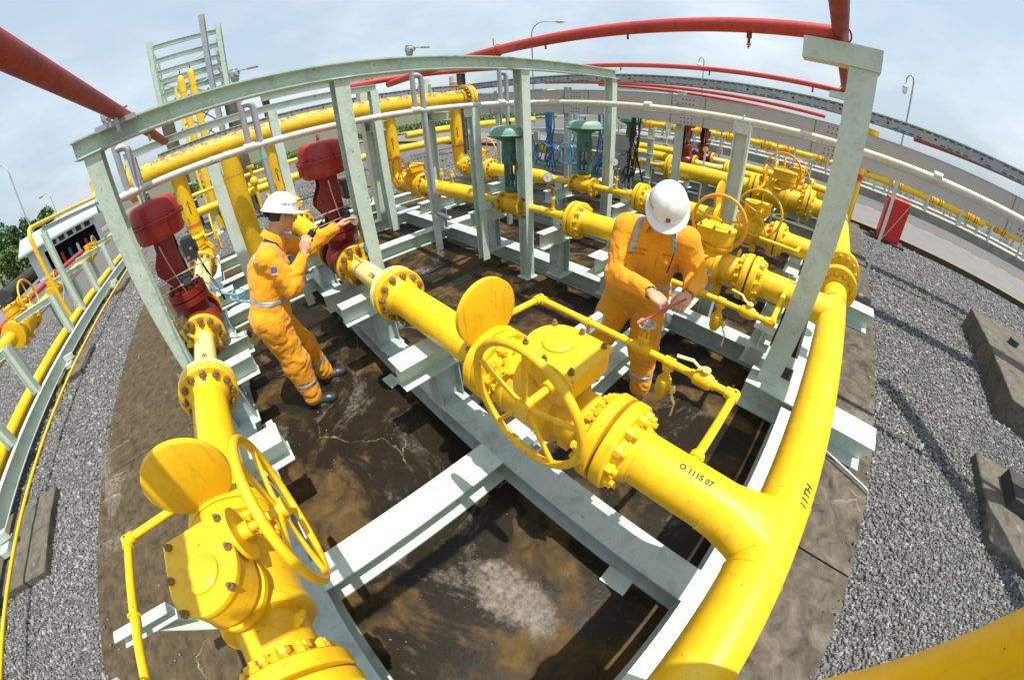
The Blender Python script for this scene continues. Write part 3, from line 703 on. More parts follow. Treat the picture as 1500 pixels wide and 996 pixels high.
    g.tube([(x + .05, Y + .12, 1.98 - .5), (x + .18, Y + .25, 1.25), (x + .17, Y + .27, 1.1), (x + .05, Y + .24, 1.02)], .004, 8, bend=.05)
    T.part('impulse_tubing', g, M_CHR)
    g = G(); g.box((x + .13, Y + .06, 1.30), (.05, .07, .05)); g.box((x + .13, Y + .06, 1.345), (.03, .1, .02), rot=Matrix.Rotation(.3, 3, 'Z')); T.part('travel_indicator', g, M_DG)
    for q_ in ((0, 1) if Y < 0 else ()): g = G(); g.tube([(x + .10, Y + .18, 1.22), (x + .16, Y + .26 + .02 * q_, 1.10), (x + .18, Y + .40, 1.02 - .03 * q_), (x + .05, Y + .46, 1.0), (x - .02, Y + .36, 1.03), (x + .12, Y + .30, 1.0), (x + .24, Y + .52, .92 - .02 * q_)], .0065, 7, bend=.07); T.part('air_hose', g, M_LBL)
    g = G(); g.tube([(x + .02, Y + .2, 1.42), (x + .05, Y + .22, 1.30), (x + .0, Y + .24, 1.15), (x - .1, Y + .25, .95)], .009, 8, bend=.06); T.part('cable', g, M_BLK)
    return T
def gauge(c, d, label, stand_to, grp='pressure gauges on the yellow lines', tube_mat=None, R=.05):
    """pressure gauge: d is the direction the dial faces; stand_to: point where its connection enters the pipe"""
    c = Vector(c); d = Vector(d).normalized(); T = Thing('pressure_gauge', label, 'gauge', stand_to, grp)
    g = G(); g.lathe(c - d * .022, d, [(0, R * .6), (.004, R * .92), (.03, R), (.042, R), (.044, R * .9)], 28); k = T.part('case', g, M_CHR)
    g = G(); g.cyl(c + d * .0225, c + d * .0235, R * .88, 28); T.part('dial', g, M_WHT, k)
    a, s, u = basis(d); g = G(); g.box(c + d * .0245, (.001, .001, .001)); 
    q = c + d * .0245
    def tri(e, wd, ln): 
        n = e.cross(d).normalized(); vs = [q - n * wd - e * .01, q + n * wd - e * .01, q + e * ln]; vs2 = [v + d * .0008 for v in vs]
        g.add(vs + vs2, [(0, 2, 1), (3, 4, 5), (0, 1, 4, 3), (1, 2, 5, 4), (2, 0, 3, 5)])
    tri((s * .5 + u * .8).normalized(), .003, R * .7)
    for i in range(11):
        an = math.radians(-45 + 27 * i); e = s * math.cos(an) + u * math.sin(an); p = q + e * R * .74
        g.cyl(p, p + e * R * .1, .0008, 4)
    T.part('pointer', g, M_INK, k)
    b = c - Vector((0, 0, R)); st = Vector(stand_to)
    g = G(); g.cyl(b + Vector((0, 0, .01)), b - Vector((0, 0, .04)), .010, 10); g.hexn(b - Vector((0, 0, .05)), (0, 0, 1), .014, .025)
    g.tube([b - Vector((0, 0, .03)), (st.x, st.y, b.z - .08), (st.x, st.y, st.z + .13)], .008, 8, bend=.02); g.box((st.x, st.y, (b.z - .12)), (.035, .035, .06)); T.part('siphon', g, tube_mat or M_BRS)
    g = G(); g.hexn((st.x, st.y, st.z + .115), (0, 0, 1), .028, .03); g.cyl((st.x, st.y, st.z + .075), (st.x, st.y, st.z + .12), .02, 12); g.cyl((st.x, st.y, st.z), (st.x, st.y, st.z + .08), .016, 12); g.cyl((st.x, st.y, st.z - .004), (st.x, st.y, st.z + .02), .028, 14)
    T.part('isolating_valve', g, M_YV)
    g = G(); g.box((st.x + .03, st.y + .02, st.z + .10), (.016, .02, .085), rot=Matrix.Rotation(-.35, 3, 'Y')); T.part('lever', g, M_LOGO)
    return T
# ------------------------------------------------------------------ the skid frame: welded pale green beams
def frame(name, label, group, xbeams, ybeams, extra=None, loc=(0, 0, 0), matx=M_GW):
    T = Thing(name, label, 'steel frame', loc, group)
    for (y, x0, x1) in xbeams:
        g = G(); g.ibeam((x0, y, .1), (x1, y, .1), .2, .2, .014, .010); T.part('beam', g, matx)
    for (x, y0, y1, mt) in ybeams:
        g = G(); g.ibeam((x, y0, .0995), (x, y1, .0995), .199, .2, .014, .010); T.part('beam', g, mt or M_G)
    return T
xb = [(-.60, -8.4, .28), (.85, -8.4, .28), (3.10, -8.4, .28), (4.55, -8.4, .28)]
def ysplit(x, a, b, ys, mt=None):
    out = []; c = a
    for y in ys:
        if a < y < b: out.append((x, c, y - .1, mt)); c = y + .1
    out.append((x, c, b, mt)); return [o for o in out if o[2] - o[1] > .05]
ysx = [-.60, .85, 3.10, 4.55]
yb = ysplit(-1.083, -.5, 4.45, ysx) + ysplit(-4.9, -.5, 4.45, ysx, M_G) + ysplit(-6.3, -.5, 4.45, ysx) + ysplit(-7.7, -.5, 4.45, ysx) + ysplit(-5.6, -.5, .75, ysx)
yb += [(.38, -1.8, 2.455, M_G), (.38, 2.725, 4.885, M_G)]
FR = frame('skid_frame', 'pale green welded beam frame lying on the concrete slab under both workers', None, xb, yb)
for (yy, nm) in ((2.59, 1), (5.02, 2)):
    g = G(); g.ibeam((-.07, yy, .128), (1.11, yy, .128), .255, .265, .014, .010); FR.part('cantilever_beam', g, M_G)
    g = G(); g.b2((.40, yy - .12, .02), (.41, yy + .12, .236)); FR.part('stiffener', g, M_G)
for (xx, yy) in ((-1.67, .85), (-1.67, -.6), (-3.2, .85), (-.98, 1.05)):
    g = G(); g.b2((xx - .004, yy - .095, .014), (xx + .004, yy - .006, .186)); FR.part('stiffener', g, M_G)
# anchor plates welded to the frame feet
for (xx, yy) in ((-2.35, .68), (-2.62, -.44), (-1.13, -.42), (-.05, .70)):
    g = G(); g.box((xx, yy, .012), (.16, .10, .012), rot=Matrix.Rotation(.05, 3, 'Z')); FR.part('anchor_plate', g, M_G)
# ------------------------------------------------------------------ overhead gantry
T = Thing('pipe_gantry', 'tall pale green gantry of four posts under one long beam behind the workers', 'gantry', (-2.83, 1.9, .2))
PY = (-.74, .99, 2.84, 4.52)
for y in PY:
    zb_ = .2 if y < 2 else 0.012
    g = G(); g.ibeam((-2.83, y, zb_), (-2.83, y, 2.385), .125, .115, .010, .008, up=(1, 0, 0)); p = T.part('post', g, M_GT if y < 2 else M_G)
    g = G(); g.b2((-2.92, y - .09, zb_ - .012), (-2.74, y + .09, zb_)); T.part('base_plate', g, M_G)
g = G(); g.ibeam((-2.83, -.86, 2.447), (-2.83, 4.62, 2.447), .118, .13, .010, .007); T.part('top_beam', g, M_GT)
for y in PY:
    g = G(); g.b2((-2.91, y - .075, 2.3845), (-2.75, y + .075, 2.387)); T.part('cap_plate', g, M_GT)
T = Thing('pipe_gantry', 'low green portal frame behind the left red actuator holding up the big yellow pipe', 'gantry', (-5.55, -.2, .2))
for y, zt in ((-1.0, 2.46), (.9, 2.46), (2.4, 2.46)):
    g = G(); g.ibeam((-5.45, y, .2), (-5.45, y, zt), .12, .12, .009, .007, up=(1, 0, 0)); T.part('post', g, M_G)
g = G(); g.ibeam((-5.45, -1.08, 2.5), (-5.45, 2.46, 2.5), .09, .10, .008, .006); T.part('top_beam', g, M_G)
for i, y in enumerate((2.55, 3.75)):
    T = Thing('support_post', ['stout green post with an arm under the middle of the big yellow pipe', 'stout green post with a cross arm near the flanged end of the big yellow pipe'][i], 'post', (-6.15, y, .2), 'posts under the big yellow pipe')
    g = G(); g.ibeam((-6.2, y, .2), (-6.2, y, 2.52), .18, .18, .01, .008); T.part('post', g, M_G)
    g = G(); g.ibeam((-6.29, y, 1.90), (-5.55, y, 1.90), .15, .15, .01, .008); T.part('arm', g, M_G)
# near posts on the cantilevers, carrying the red fire pipe
def mast(x, y, zt, label, lw=.20, zb=.256):
    T = Thing('support_post', label, 'post', (x, y, zb), 'pale green posts with bracket tops on the right')
    g = G(); g.extr((x, y, zb), (x, y, zt - .13), [(-.085, -.055), (.085, -.055), (.085, .055), (-.085, .055)], up=(0, 1, 0)); T.part('post', g, M_G)
    g = G(); g.b2((x - .36, y - .07, zt - .129), (x + .10, y + .07, zt)); T.part('bracket_arm', g, M_G)
    g = G(); g.torus((x - .15, y, zt + .05), (0, 1, 0), .062, .006, 24, 6); T.part('pipe_clamp', g, M_RPD)
    return T
mast(.085, 2.62, 2.63, 'near pale green post standing on the white stub beam in front of the yellow header')
mast(.12, 6.75, 2.83, 'farther pale green post behind the near one, topped by the same bracket', zb=.0)
# ------------------------------------------------------------------ red fire water pipes
def pipe_thing(name, label, cat, segs, group=None):
    allp = [Vector(p) for s in segs for p in s[0]]; T = Thing(name, label, cat, tuple(allp[0]), group)
    for s in segs:
        g = G(); g.tube(s[0], s[1], s[4] if len(s) > 4 else 16, bend=s[2]); T.part('pipe', g, s[3])
    return T
T = pipe_thing('fire_water_pipe', 'red fire water pipe arching overhead from the left edge to the corner behind', 'fire pipe', [([(.9, -.51, 2.60), (-3.0, -.50, 2.545), (-5.5, -.53, 2.50)], .047, 0, M_RPD), ([(-5.5, -.60, 2.49), (-5.5, 1.9, 2.50)], .035, 0, M_RP)], 'red fire water pipes overhead')
g = G(); g.torus((-2.75, -.54, 2.56), (1, 0, 0), .056, .004, 20, 6); g.b2((-2.80, -.66, 2.48), (-2.7, -.40, 2.512)); T.part('pipe_clamp', g, M_GAL)
g = G(); g.tube([(.9, -.58, 2.71), (-3.1, -.56, 2.62), (-5.4, -.55, 2.56)], .008, 6); T.part('cable', g, M_BLK)
for xx in (-2.62, -3.9): g = G(); g.tube([(xx, -.5, 2.51), (xx, -.5, 2.42)], .012, 8); T.part('spray_nozzle', g, M_GAL)
T = pipe_thing('fire_water_pipe', 'long red fire water pipe sweeping over the gantry to the near post bracket', 'fire pipe', [([(-.065, 2.62, 2.685), (-2.9, 2.66, 2.60), (-5.5, 2.7, 2.53)], .050, 0, M_RP)], 'red fire water pipes overhead')
for x in (-.62, -1.5, -2.3, -3.5, -4.4):
    z = 2.685 + (x + .065) * .03
    g = G(); g.cyl((x, 2.62, z - .04), (x, 2.62, z - .085), .018 if x == -.62 else .008, 10); g.cyl((x, 2.62, z - .08), (x, 2.62, z - .12 if x == -.62 else z - .09), .010, 8); T.part('spray_nozzle', g, M_RPD)
    if x == -.62:
        g = G(); g.torus((x, 2.62, z - .128), (0, 0, 1), .012, .004, 14, 6); g.torus((x, 2.62, z - .142), (0, 0, 1), .008, .0035, 14, 6); g.cyl((x, 2.62, z - .12), (x, 2.62, z - .155), .004, 6); T.part('nozzle_tip', g, M_BRS)
g = G(); g.torus((-2.95, 2.66, 2.60), (1, 0, 0), .058, .005, 20, 6); g.cyl((-2.95, 2.6, 2.64), (-2.95, 2.6, 2.72), .005, 6); T.part('pipe_clamp', g, M_RP)
T = pipe_thing('fire_water_pipe', 'grimy red fire water pipe running overhead towards the two bracket posts', 'fire pipe', [([(-.07, -.4, 2.70), (-.07, 2.6, 2.70), (-.02, 6.85, 2.885)], .050, 0, M_RPD)], 'red fire water pipes overhead')
T = pipe_thing('fire_water_pipe', 'straight red fire water pipe beyond the gantry ending at the farther bracket post', 'fire pipe', [([(-.02, 6.72, 2.82), (-5.5, 6.5, 2.80), (-5.5, 1.9, 2.57)], .042, 0, M_RP)], 'red fire water pipes overhead')
for x in (-.5, -2.2, -3.9): 
    g = G(); g.cyl((x, 6.72 + (x + .02) * .04, 2.79), (x, 6.72 + (x + .02) * .04, 2.70), .014, 8); T.part('spray_nozzle', g, M_RPD)
pipe_thing('fire_water_pipe', 'upper of two thin red pipes above the far grey cable trays', 'fire pipe', [([(-8.5, 9.6, 2.68), (-.35, 9.6, 2.52)], .042, 0, M_RP)], 'red fire water pipes overhead')
pipe_thing('fire_water_pipe', 'lower of two thin red pipes above the far grey cable trays', 'fire pipe', [([(-7.5, 11.2, 2.66), (-.35, 11.2, 2.42)], .04, 0, M_RP)], 'red fire water pipes overhead')
pipe_thing('fire_water_pipe', 'red pipe running off to the right below the perforated cable ladder', 'fire pipe', [([(1.4, 8.2, 2.55), (9, 8.2, 2.75)], .05, 0, M_RP)], 'red fire water pipes overhead')
# ------------------------------------------------------------------ small white rail pipe at eye height with risers
T = pipe_thing('rail_pipe', 'slim white pipe running at eye height round the whole valve area', 'pipe', [([(-3.3, -.85, 2.055), (-3.3, 3.5, 2.04), (3.9, 3.45, 2.03), (9.0, 3.9, 2.02)], .0305, .06, M_WP)])
for (x, y) in ((-1.75, 3.49), (.85, 3.48)):
    g = G(); g.cyl((x - .035, y, 2.055), (x + .035, y, 2.055), .038, 16); T.part('coupling', g, M_WP)
for y in (-.70, .31, 1.87, 2.97):
    g = G(); g.cyl((-3.3, y - .045, 2.056), (-3.3, y + .045, 2.056), .038, 16); T.part('coupling', g, M_WP)
    g = G(); g.tube([(-3.3, y, 2.06), (-3.3, y, 2.62)], .026, 14); T.part('riser', g, M_GAL)
    g = G(); g.lathe((-3.3, y, 2.60), (0, 0, 1), [(0, .026), (.01, .034), (.03, .034), (.035, .04), (.075, .04), (.08, .034), (.10, .034), (.11, .02)], 16); g.cyl((-3.3, y, 2.655), (-3.24, y + .02, 2.655), .022, 12); v = T.part('valve', g, M_GAL)
    g = G(); g.box((-3.24, y + .10, 2.665), (.014, .15, .005)); g.box((-3.24, y + .14, 2.665), (.02, .09, .012)); T.part('lever', g, M_BRS, v)
    g = G(); g.tube([(-3.3, y, 2.40), (-3.3, y + .095, 2.40), (-3.3, y + .095, .95), (-3.2, y + .20, .88)], .027, 14, bend=.05); T.part('down_pipe', g, M_GAL)
    g = G(); g.cyl((-3.3, y + .095, 1.93), (-3.3, y + .095, 1.98), .0285, 14); T.part('tape_band', g, M_TEAL)
    g = G(); g.chan((-3.36, y + .12, .5), (-3.36, y + .12, 1.55), .07, .04, .005, up=(0, 1, 0)); T.part('strut', g, M_G)
def rail_post(x, y, label, zb=.2, h=.10, zt=2.02):
    T = Thing('support_post', label, 'post', (x, y, zb), 'thin green posts that carry the white rail pipe')
    g = G(); g.ibeam((x, y, zb), (x, y, zt), h, h, .008, .006, up=(1, 0, 0)); T.part('post', g, M_G)
    g = G(); g.b2((x - .07, y - .07, zt - .085), (x + .07, y + .07, zt)) ; 
    g = G(); g.b2((x - .075, y - .06, zt - .10), (x + .075, y - .052, zt - .001)); T.part('saddle_plate', g, M_G); g = G(); g.b2((x - .075, y + .052, zt - .10), (x + .075, y + .06, zt - .001)); T.part('saddle_plate', g, M_G)
    g = G(); g.torus((x, y, zt + .035), (1, 0, 0) if x > -3 else (0, 1, 0), .034, .004, 18, 6); T.part('u_bolt', g, M_GAL)
rail_post(-3.3, -.01, 'thin green post under the white rail pipe left of the helmeted worker on the left')
rail_post(-3.3, 2.56, 'thin green post under the white rail pipe beside the right vertical yellow riser')
rail_post(-.80, 3.49, 'thin green post under the white rail pipe behind the bending worker', .0, .13)
# ------------------------------------------------------------------ cable trays and perforated ladder
def tray(name, label, z, h, path, mat, w=.20, perf=False, group='long cable trays beyond the valves'):
    P = [Vector(p) for p in path]; T = Thing(name, label, 'cable tray', tuple(P[0]), group)
    g = G()
    for a, b in zip(P[:-1], P[1:]):
        d = (b - a).normalized(); s = Vector((d.y, -d.x, 0))
        if perf: g.chan(a + s * w / 2, b + s * w / 2, h, .03, .004, flip=-1); g.chan(a - s * w / 2, b - s * w / 2, h, .03, .004)
        else: g.extr(a, b, [(-w / 2, -h / 2), (w / 2, -h / 2), (w / 2, h / 2), (-w / 2, h / 2)])
    T.part('tray_body', g, mat)
    if not perf:
        g = G()
        for a, b in zip(P[:-1], P[1:]):
            d = (b - a).normalized(); s = Vector((d.y, -d.x, 0)); Z = Vector((0, 0, h / 2 + .006))
            g.extr(a + Z, b + Z, [(-w / 2 - .008, -.005), (w / 2 + .008, -.005), (w / 2 + .008, .006), (-w / 2 - .008, .006)])
        T.part('tray_lid', g, mat)
        for a, b in zip(P[:-1], P[1:]):
            d = (b - a).normalized(); s = Vector((d.y, -d.x, 0)); L = (b - a).length; t = .8
            while t < L - .5:
                c = a + d * t + s * (w / 2 + .004); hn = G()
                g = G(); g.extr(c - d * .22, c + d * .22, [(-.002, -h / 2 + .004), (.003, -h / 2 + .004), (.003, h / 2 - .004), (-.002, h / 2 - .004)])
                for i in range(4):
                    for j in (-1, 1): hn.hexn(c + d * (-.10 + i * .065) + s * .003 + Vector((0, 0, j * h * .22)), s, .013, .010)
                pl_ = T.part('splice_plate', g, mat); T.part('rivet', hn, M_BOLT, pl_, stuff=True)
                for e_ in (-1, 1): jg = G(); jg.extr(c + d * (.30 * e_ - .004) + s * .003, c + d * (.30 * e_ + .004) + s * .003, [(-.002, -h / 2 + .002), (.002, -h / 2 + .002), (.002, h / 2 - .002), (-.002, h / 2 - .002)]); T.part('joint_seam', jg, M_BOLT, pl_)
                t += 2.35
    else:
        g = G(); hg = G()
        for a, b in zip(P[:-1], P[1:]):
            d = (b - a).normalized(); s = Vector((d.y, -d.x, 0)); L = (b - a).length; t = .1
            while t < L - .1:
                c = a + d * t
                g.extr(c - s * w / 2, c + s * w / 2, [(-.012, -.03), (.012, -.03), (.012, -.01), (-.012, -.01)])
                t += .30
            t = .1; k = 0
            while t < L - .1:
                for sd in (1, -1):
                    c = a + d * t + s * sd * (w / 2 + (.0355 if 0 else .0045))
                    hg.extr(c - d * .040, c + d * .040, [(-.001, h * .36), (.003, h * .36), (.003, h * .45), (-.001, h * .45)])
                    if k % 6 < 4: hg.extr(c - d * .036, c + d * .036, [(-.001, -h * .40), (.003, -h * .40), (.003, -h * .31), (-.001, -h * .31)])
                    if k % 6 == 5: hg.cyl(c - s * .001, c + s * .003, .017, 8)
                t += .115; k += 1
        T.part('rung', g, mat, stuff=True); T.part('slot', hg, M_DARK, stuff=True)
        g = G()
        for a, b in zip(P[:-1], P[1:]):
            Z = Vector((0, 0, h / 2 + .012)); g.extr(a + Z, b + Z, [(-w / 2 - .01, -.004), (w / 2 + .01, -.004), (w / 2 + .01, .008), (-w / 2 - .01, .008)])
        T.part('tray_lid', g, M_GT)
    return T
tray('cable_tray', 'upper grey cable tray with riveted splice plates', 0, .18, [(-7.9, 6.42, 2.20), (2.2, 6.32, 2.18), (12.0, 6.1, 2.16)], M_TR)
tray('cable_tray', 'lower grey cable tray with riveted splice plates just under the white rail pipe', 0, .16, [(-7.9, 6.40, 1.88), (2.2, 6.30, 1.87), (12.0, 6.1, 1.85)], M_TR)
tray('cable_ladder', 'dark perforated cable ladder curving along the horizon above the grey trays', 0, .13, [(-8.3, -1.0, 2.46), (-8.3, 6.3, 2.52), (2.3, 6.26, 2.51), (13.0, 6.1, 2.62)], M_LAD, .22, True)
for i, (x, lb) in enumerate(((-7.3, 'left end'), (-5.1, 'bundle of blue hoses'), (-2.6, 'black cable bundle'), (.35, 'near bracket post'), (7.2, 'far right edge'))):
    T = Thing('tray_support', 'green post under the cable trays by the ' + lb if i < 3 else 'green post under the cable trays, ' + lb, 'post', (x, 6.3, 0), 'posts under the cable trays')
    if x > .5:
        pass
    g = G(); g.ibeam((x, 6.47, -.1 if x > 1 else 0), (x, 6.47, 2.36), .12, .12, .008, .006); T.part('post', g, M_G)
    for z in (2.165, 1.805): 
        g = G(); g.b2((x - .03, 6.16, z - .03), (x + .03, 6.41, z - .002)); T.part('arm', g, M_G)
T = Thing('strut', 'thin leaning green angle strut from the slab edge up to the lower cable tray', 'strut', (1.02, 6.27, 0))
g = G(); g.angle((1.02, 6.2, .0), (1.02, 6.2, 1.80), .05, .006); T.part('angle', g, M_G)
g = G(); g.b2((.95, 6.14, 0), (1.10, 6.28, .008)); T.part('foot_plate', g, M_GAL)
# hoses and cables hanging from the lower tray
def hose_bundle(x, y, n, mat, label, z0=1.82, z1=.8, loops=2, R=.20, r=.013):
    T = Thing('hose_bundle', label, 'hoses', (x, y, 0), 'hose bundles hanging from the lower cable tray')
    rr = random.Random(int(x * 100))
    for i in range(n):
        a = x + rr.uniform(-.10, .10); b = y + rr.uniform(-.05, .05); c = x + rr.uniform(-.16, .16); zz = z1 + rr.uniform(-.15, .2)
        g = G(); g.tube([(a, b, z0), (a + rr.uniform(-.04, .04), b, (z0 + zz) / 2 + .15), (c, b + rr.uniform(-.06, .06), zz + .1), (c + rr.uniform(-.12, .12), b, zz - .1)], r, 6, bend=.25, nb=5); T.part('hose', g, mat)
    for i in range(loops):
        c = Vector((x + rr.uniform(-.18, .2), y - .08, z1 + rr.uniform(-.1, .22)))
        g = G()
        for k in range(3): g.torus(c + Vector((0, k * .02, rr.uniform(-.02, .02))), (rr.uniform(-.2, .2), 1, rr.uniform(-.2, .2)), R * rr.uniform(.85, 1.15), r * .9, 28, 6)
        T.part('coil', g, mat)
hose_bundle(-5.25, 6.05, 14, M_BLU, 'dense blue hose bundle just right of the tall front post', loops=2)
hose_bundle(-5.80, 6.0, 5, M_BLU, 'few blue hoses with coils half hidden behind the tall front post', loops=3)
hose_bundle(-4.60, 6.05, 8, M_LBL, 'pale blue hoses directly left of the second green actuator', loops=2)
hose_bundle(-3.95, 6.05, 10, M_BLU, 'blue hose bundle right of the second green actuator stem', loops=3)
hose_bundle(-3.25, 6.05, 10, M_BLK, 'black cable bundle hanging right of the second tall post', loops=1, R=.10)
T = Thing('instrument_rack', 'low green instrument rack with grey panels behind the blue hoses', 'rack', (-5.2, 6.9, 0))
for x in (-7.0, -5.2, -3.4):
    g = G(); g.ibeam((x, 7.0, 0), (x, 7.0, 1.6), .1, .1, .008, .006); T.part('post', g, M_G)
for z in (.55, 1.05, 1.35): 
    g = G(); g.chan((-7.1, 6.93, z), (-3.3, 6.93, z), .10, .05, .006); T.part('rail', g, M_G)
for x in (-6.5, -5.7, -4.6, -3.9):
    g = G(); g.b2((x - .22, 6.80, 1.10), (x + .22, 6.88, 1.32)); T.part('panel', g, M_TR)
    g = G(); g.b2((x - .16, 6.78, .62), (x + .16, 6.88, .98)); T.part('box', g, M_GAL)
# ------------------------------------------------------------------ process lines
LINES = [(-.55, -1, 'left'), (.85, 1, 'middle'), (2.87, -1, 'third'), (4.25, 1, 'fourth')]
for (Y, f, nm) in LINES:
    near = Y < 3; 
    wm = M_YO if Y == 2.87 else M_YV
    gear_valve(Y, f, {-.55: 'yellow ball valve with striped shadow at bottom left, handwheel on its right', .85: 'big yellow ball valve in the picture centre with its handwheel towards the viewer',
                      2.87: 'yellow ball valve right of the bending worker, orange handwheel behind it', 4.25: 'yellow ball valve with olive handwheel behind the orange handwheel'}[Y], near, wmat=wm)
    T = spool(Y, -.362, .245, 'short yellow pipe spool joining the %s ball valve to the yellow header' % nm, f0=(.19, 12), fine=near)
    if near:
        s = 'O 1115 07' if Y == .85 else 'A-06'
        text_mesh(s, .032, M_INK, on_pipe_x(-.02, Y, .88, .11, math.radians(97), 1), parent=T.o, T=T, bold=.001, sub=1)
    spool(Y, -2.12, -1.06, {-.55: 'long yellow pipe spool under the left spectacle blind, striped with shadow', .85: 'long bright yellow pipe spool from the middle of the picture up to the cream reducer',
                            2.87: 'yellow pipe spool passing behind the bending worker', 4.25: 'yellow pipe spool behind the raised disc on the farthest near line'}[Y], f0=(.19, 12), f1=(.19, 12), fine=near, bm=M_BOLT if Y < 1 else None)
    # spectacle blind
    T = Thing('spectacle_blind', {-.55: 'round yellow blind disc with diagonal shadow bands, largest at lower left', .85: 'round yellow blind disc standing over the middle pipe', 2.87: 'round yellow blind disc edge-on at the bending worker\'s helmet',
                                  4.25: 'small round yellow blind disc behind the orange handwheel'}[Y], 'blind disc', (-1.058, Y, .88), 'raised spectacle blind discs')
    T.loc = Vector((-1.0575, Y, .88)); T.o.location = T.loc; dz_ = -.035 if Y > 0 else 0.0; dx_ = -.04 if Y > 0 else -.012
    g = G(); g.cyl((-1.0595, Y, .88), (-1.0555, Y, .88), .14, 32); T.part('ring_plate', g, M_YV)
    g = G(); g.lathe((-1.095 + dx_, Y, 1.195 + dz_), (1, 0, 0), [(0, .160), (.003, .168), (.028, .168), (.031, .160)], 48); g.b2((-1.085 + dx_, Y - .03, .97), (-1.072 + dx_, Y + .03, 1.04)); T.part('blind_disc', g, M_YV)
    if Y != 4.25:
        bypass(Y, f if Y != 2.87 else -1, {-.55: 'thin yellow bypass pipe bent around the left valve beside the gravel', .85: 'thin yellow bypass pipe with red-rod valve between the middle valve and the bending worker', 2.87: 'thin yellow bypass pipe in front of the third line, right of the bending worker'}[Y], dy=.60 if Y != 2.87 else .57)
    else:
        T = Thing('bypass_line', 'short thin yellow bypass pipe on the farthest near line', 'small pipe', (-.3, Y, .2), 'yellow bypass lines beside the ball valves')
        g = G(); g.tube([(-.1, Y - .1, .9), (-.1, Y - .45, .95), (-.5, Y - .45, .95)], .02, 10, bend=.03); T.part('pipe', g, M_Y)
    stub_support(Y, -1.67, 1, {-.55: 'pale green stub support with a rusty top under the left yellow line', .85: 'bright pale green stub support under the middle yellow line', 2.87: 'pale green stub support under the third yellow line', 4.25: 'pale green stub support under the fourth yellow line'}[Y])
    if Y > 2: stub_support(Y, -.10, 1, 'pale green stub support under the header end of the %s yellow line' % nm, top=.67)
for Y in (-.55, .85):
    nm = 'left' if Y < 0 else 'middle'
    # cream reducer with large flange
    T = Thing('reducer_spool', 'cream-coloured tapered pipe with rusty bolts on the %s line, joined to the red valve' % nm, 'pipe', (-2.5, Y, .2), 'cream reducers by the red valves')
    g = G(); g.lathe((-2.86, Y, .88), (1, 0, 0), [(0, .083), (.45, .083), (.60, .095), (.66, .105)], 36); T.part('pipe', g, M_CR)
    flange(T, (-2.135, Y, .88), (-1, 0, 0), .10, .19, .045, M_CR, .05, 12, True, M_BOLT)
    flange(T, (-2.925, Y, .88), (1, 0, 0), .083, .185, .05, M_YV, .05, 12, True, M_BOLT, 1.15)
    g = G(); g.cyl((-2.70, Y - .0, .95), (-2.70, Y - .06, 1.04), .012, 10); T.part('drain_boss', g, M_YV)
    text_mesh('STM' if Y > 0 else 'A3', .05, M_INK, on_pipe_x(-2.42, Y, .88, .088, math.radians(125 if Y > 0 else 70), 1), parent=T.o, T=T, bold=.001, sub=1)
    red_actuated_valve(Y, 'dark red diaphragm control valve on the %s line' % nm + (', between the thin posts at far left' if Y < 0 else ', right above the radio-holding worker'))
    T = Thing('reducer_spool', 'pale yellow pipe behind the %s red valve' % nm, 'pipe', (-4.2, Y, .2), 'pipes behind the red valves')
    g = G(); g.lathe((-5.0, Y, .88), (1, 0, 0), [(0, .11), (.65, .11), (.95, .083), (1.52, .083)], 32); T.part('pipe', g, M_CR if Y < 0 else M_Y)
    flange(T, (-3.455, Y, .88), (-1, 0, 0), .083, .185, .05, M_YV, .05, 12, True, M_BOLT)
    flange(T, (-5.07, Y, .88), (1, 0, 0), .11, .19, .055, M_YV, .05, 12, True, M_BOLT)
    stub_support(Y, -2.62, 1, 'low pale green stub support under the %s cream reducer' % nm, top=.72, w=.12)
    stub_support(Y, -4.3, 1, 'pale green stub support behind the %s red valve' % nm, top=.70)
    stub_support(Y, -3.18, 1, 'grey-green stub support directly under the %s red valve' % nm, top=.62, w=.13)
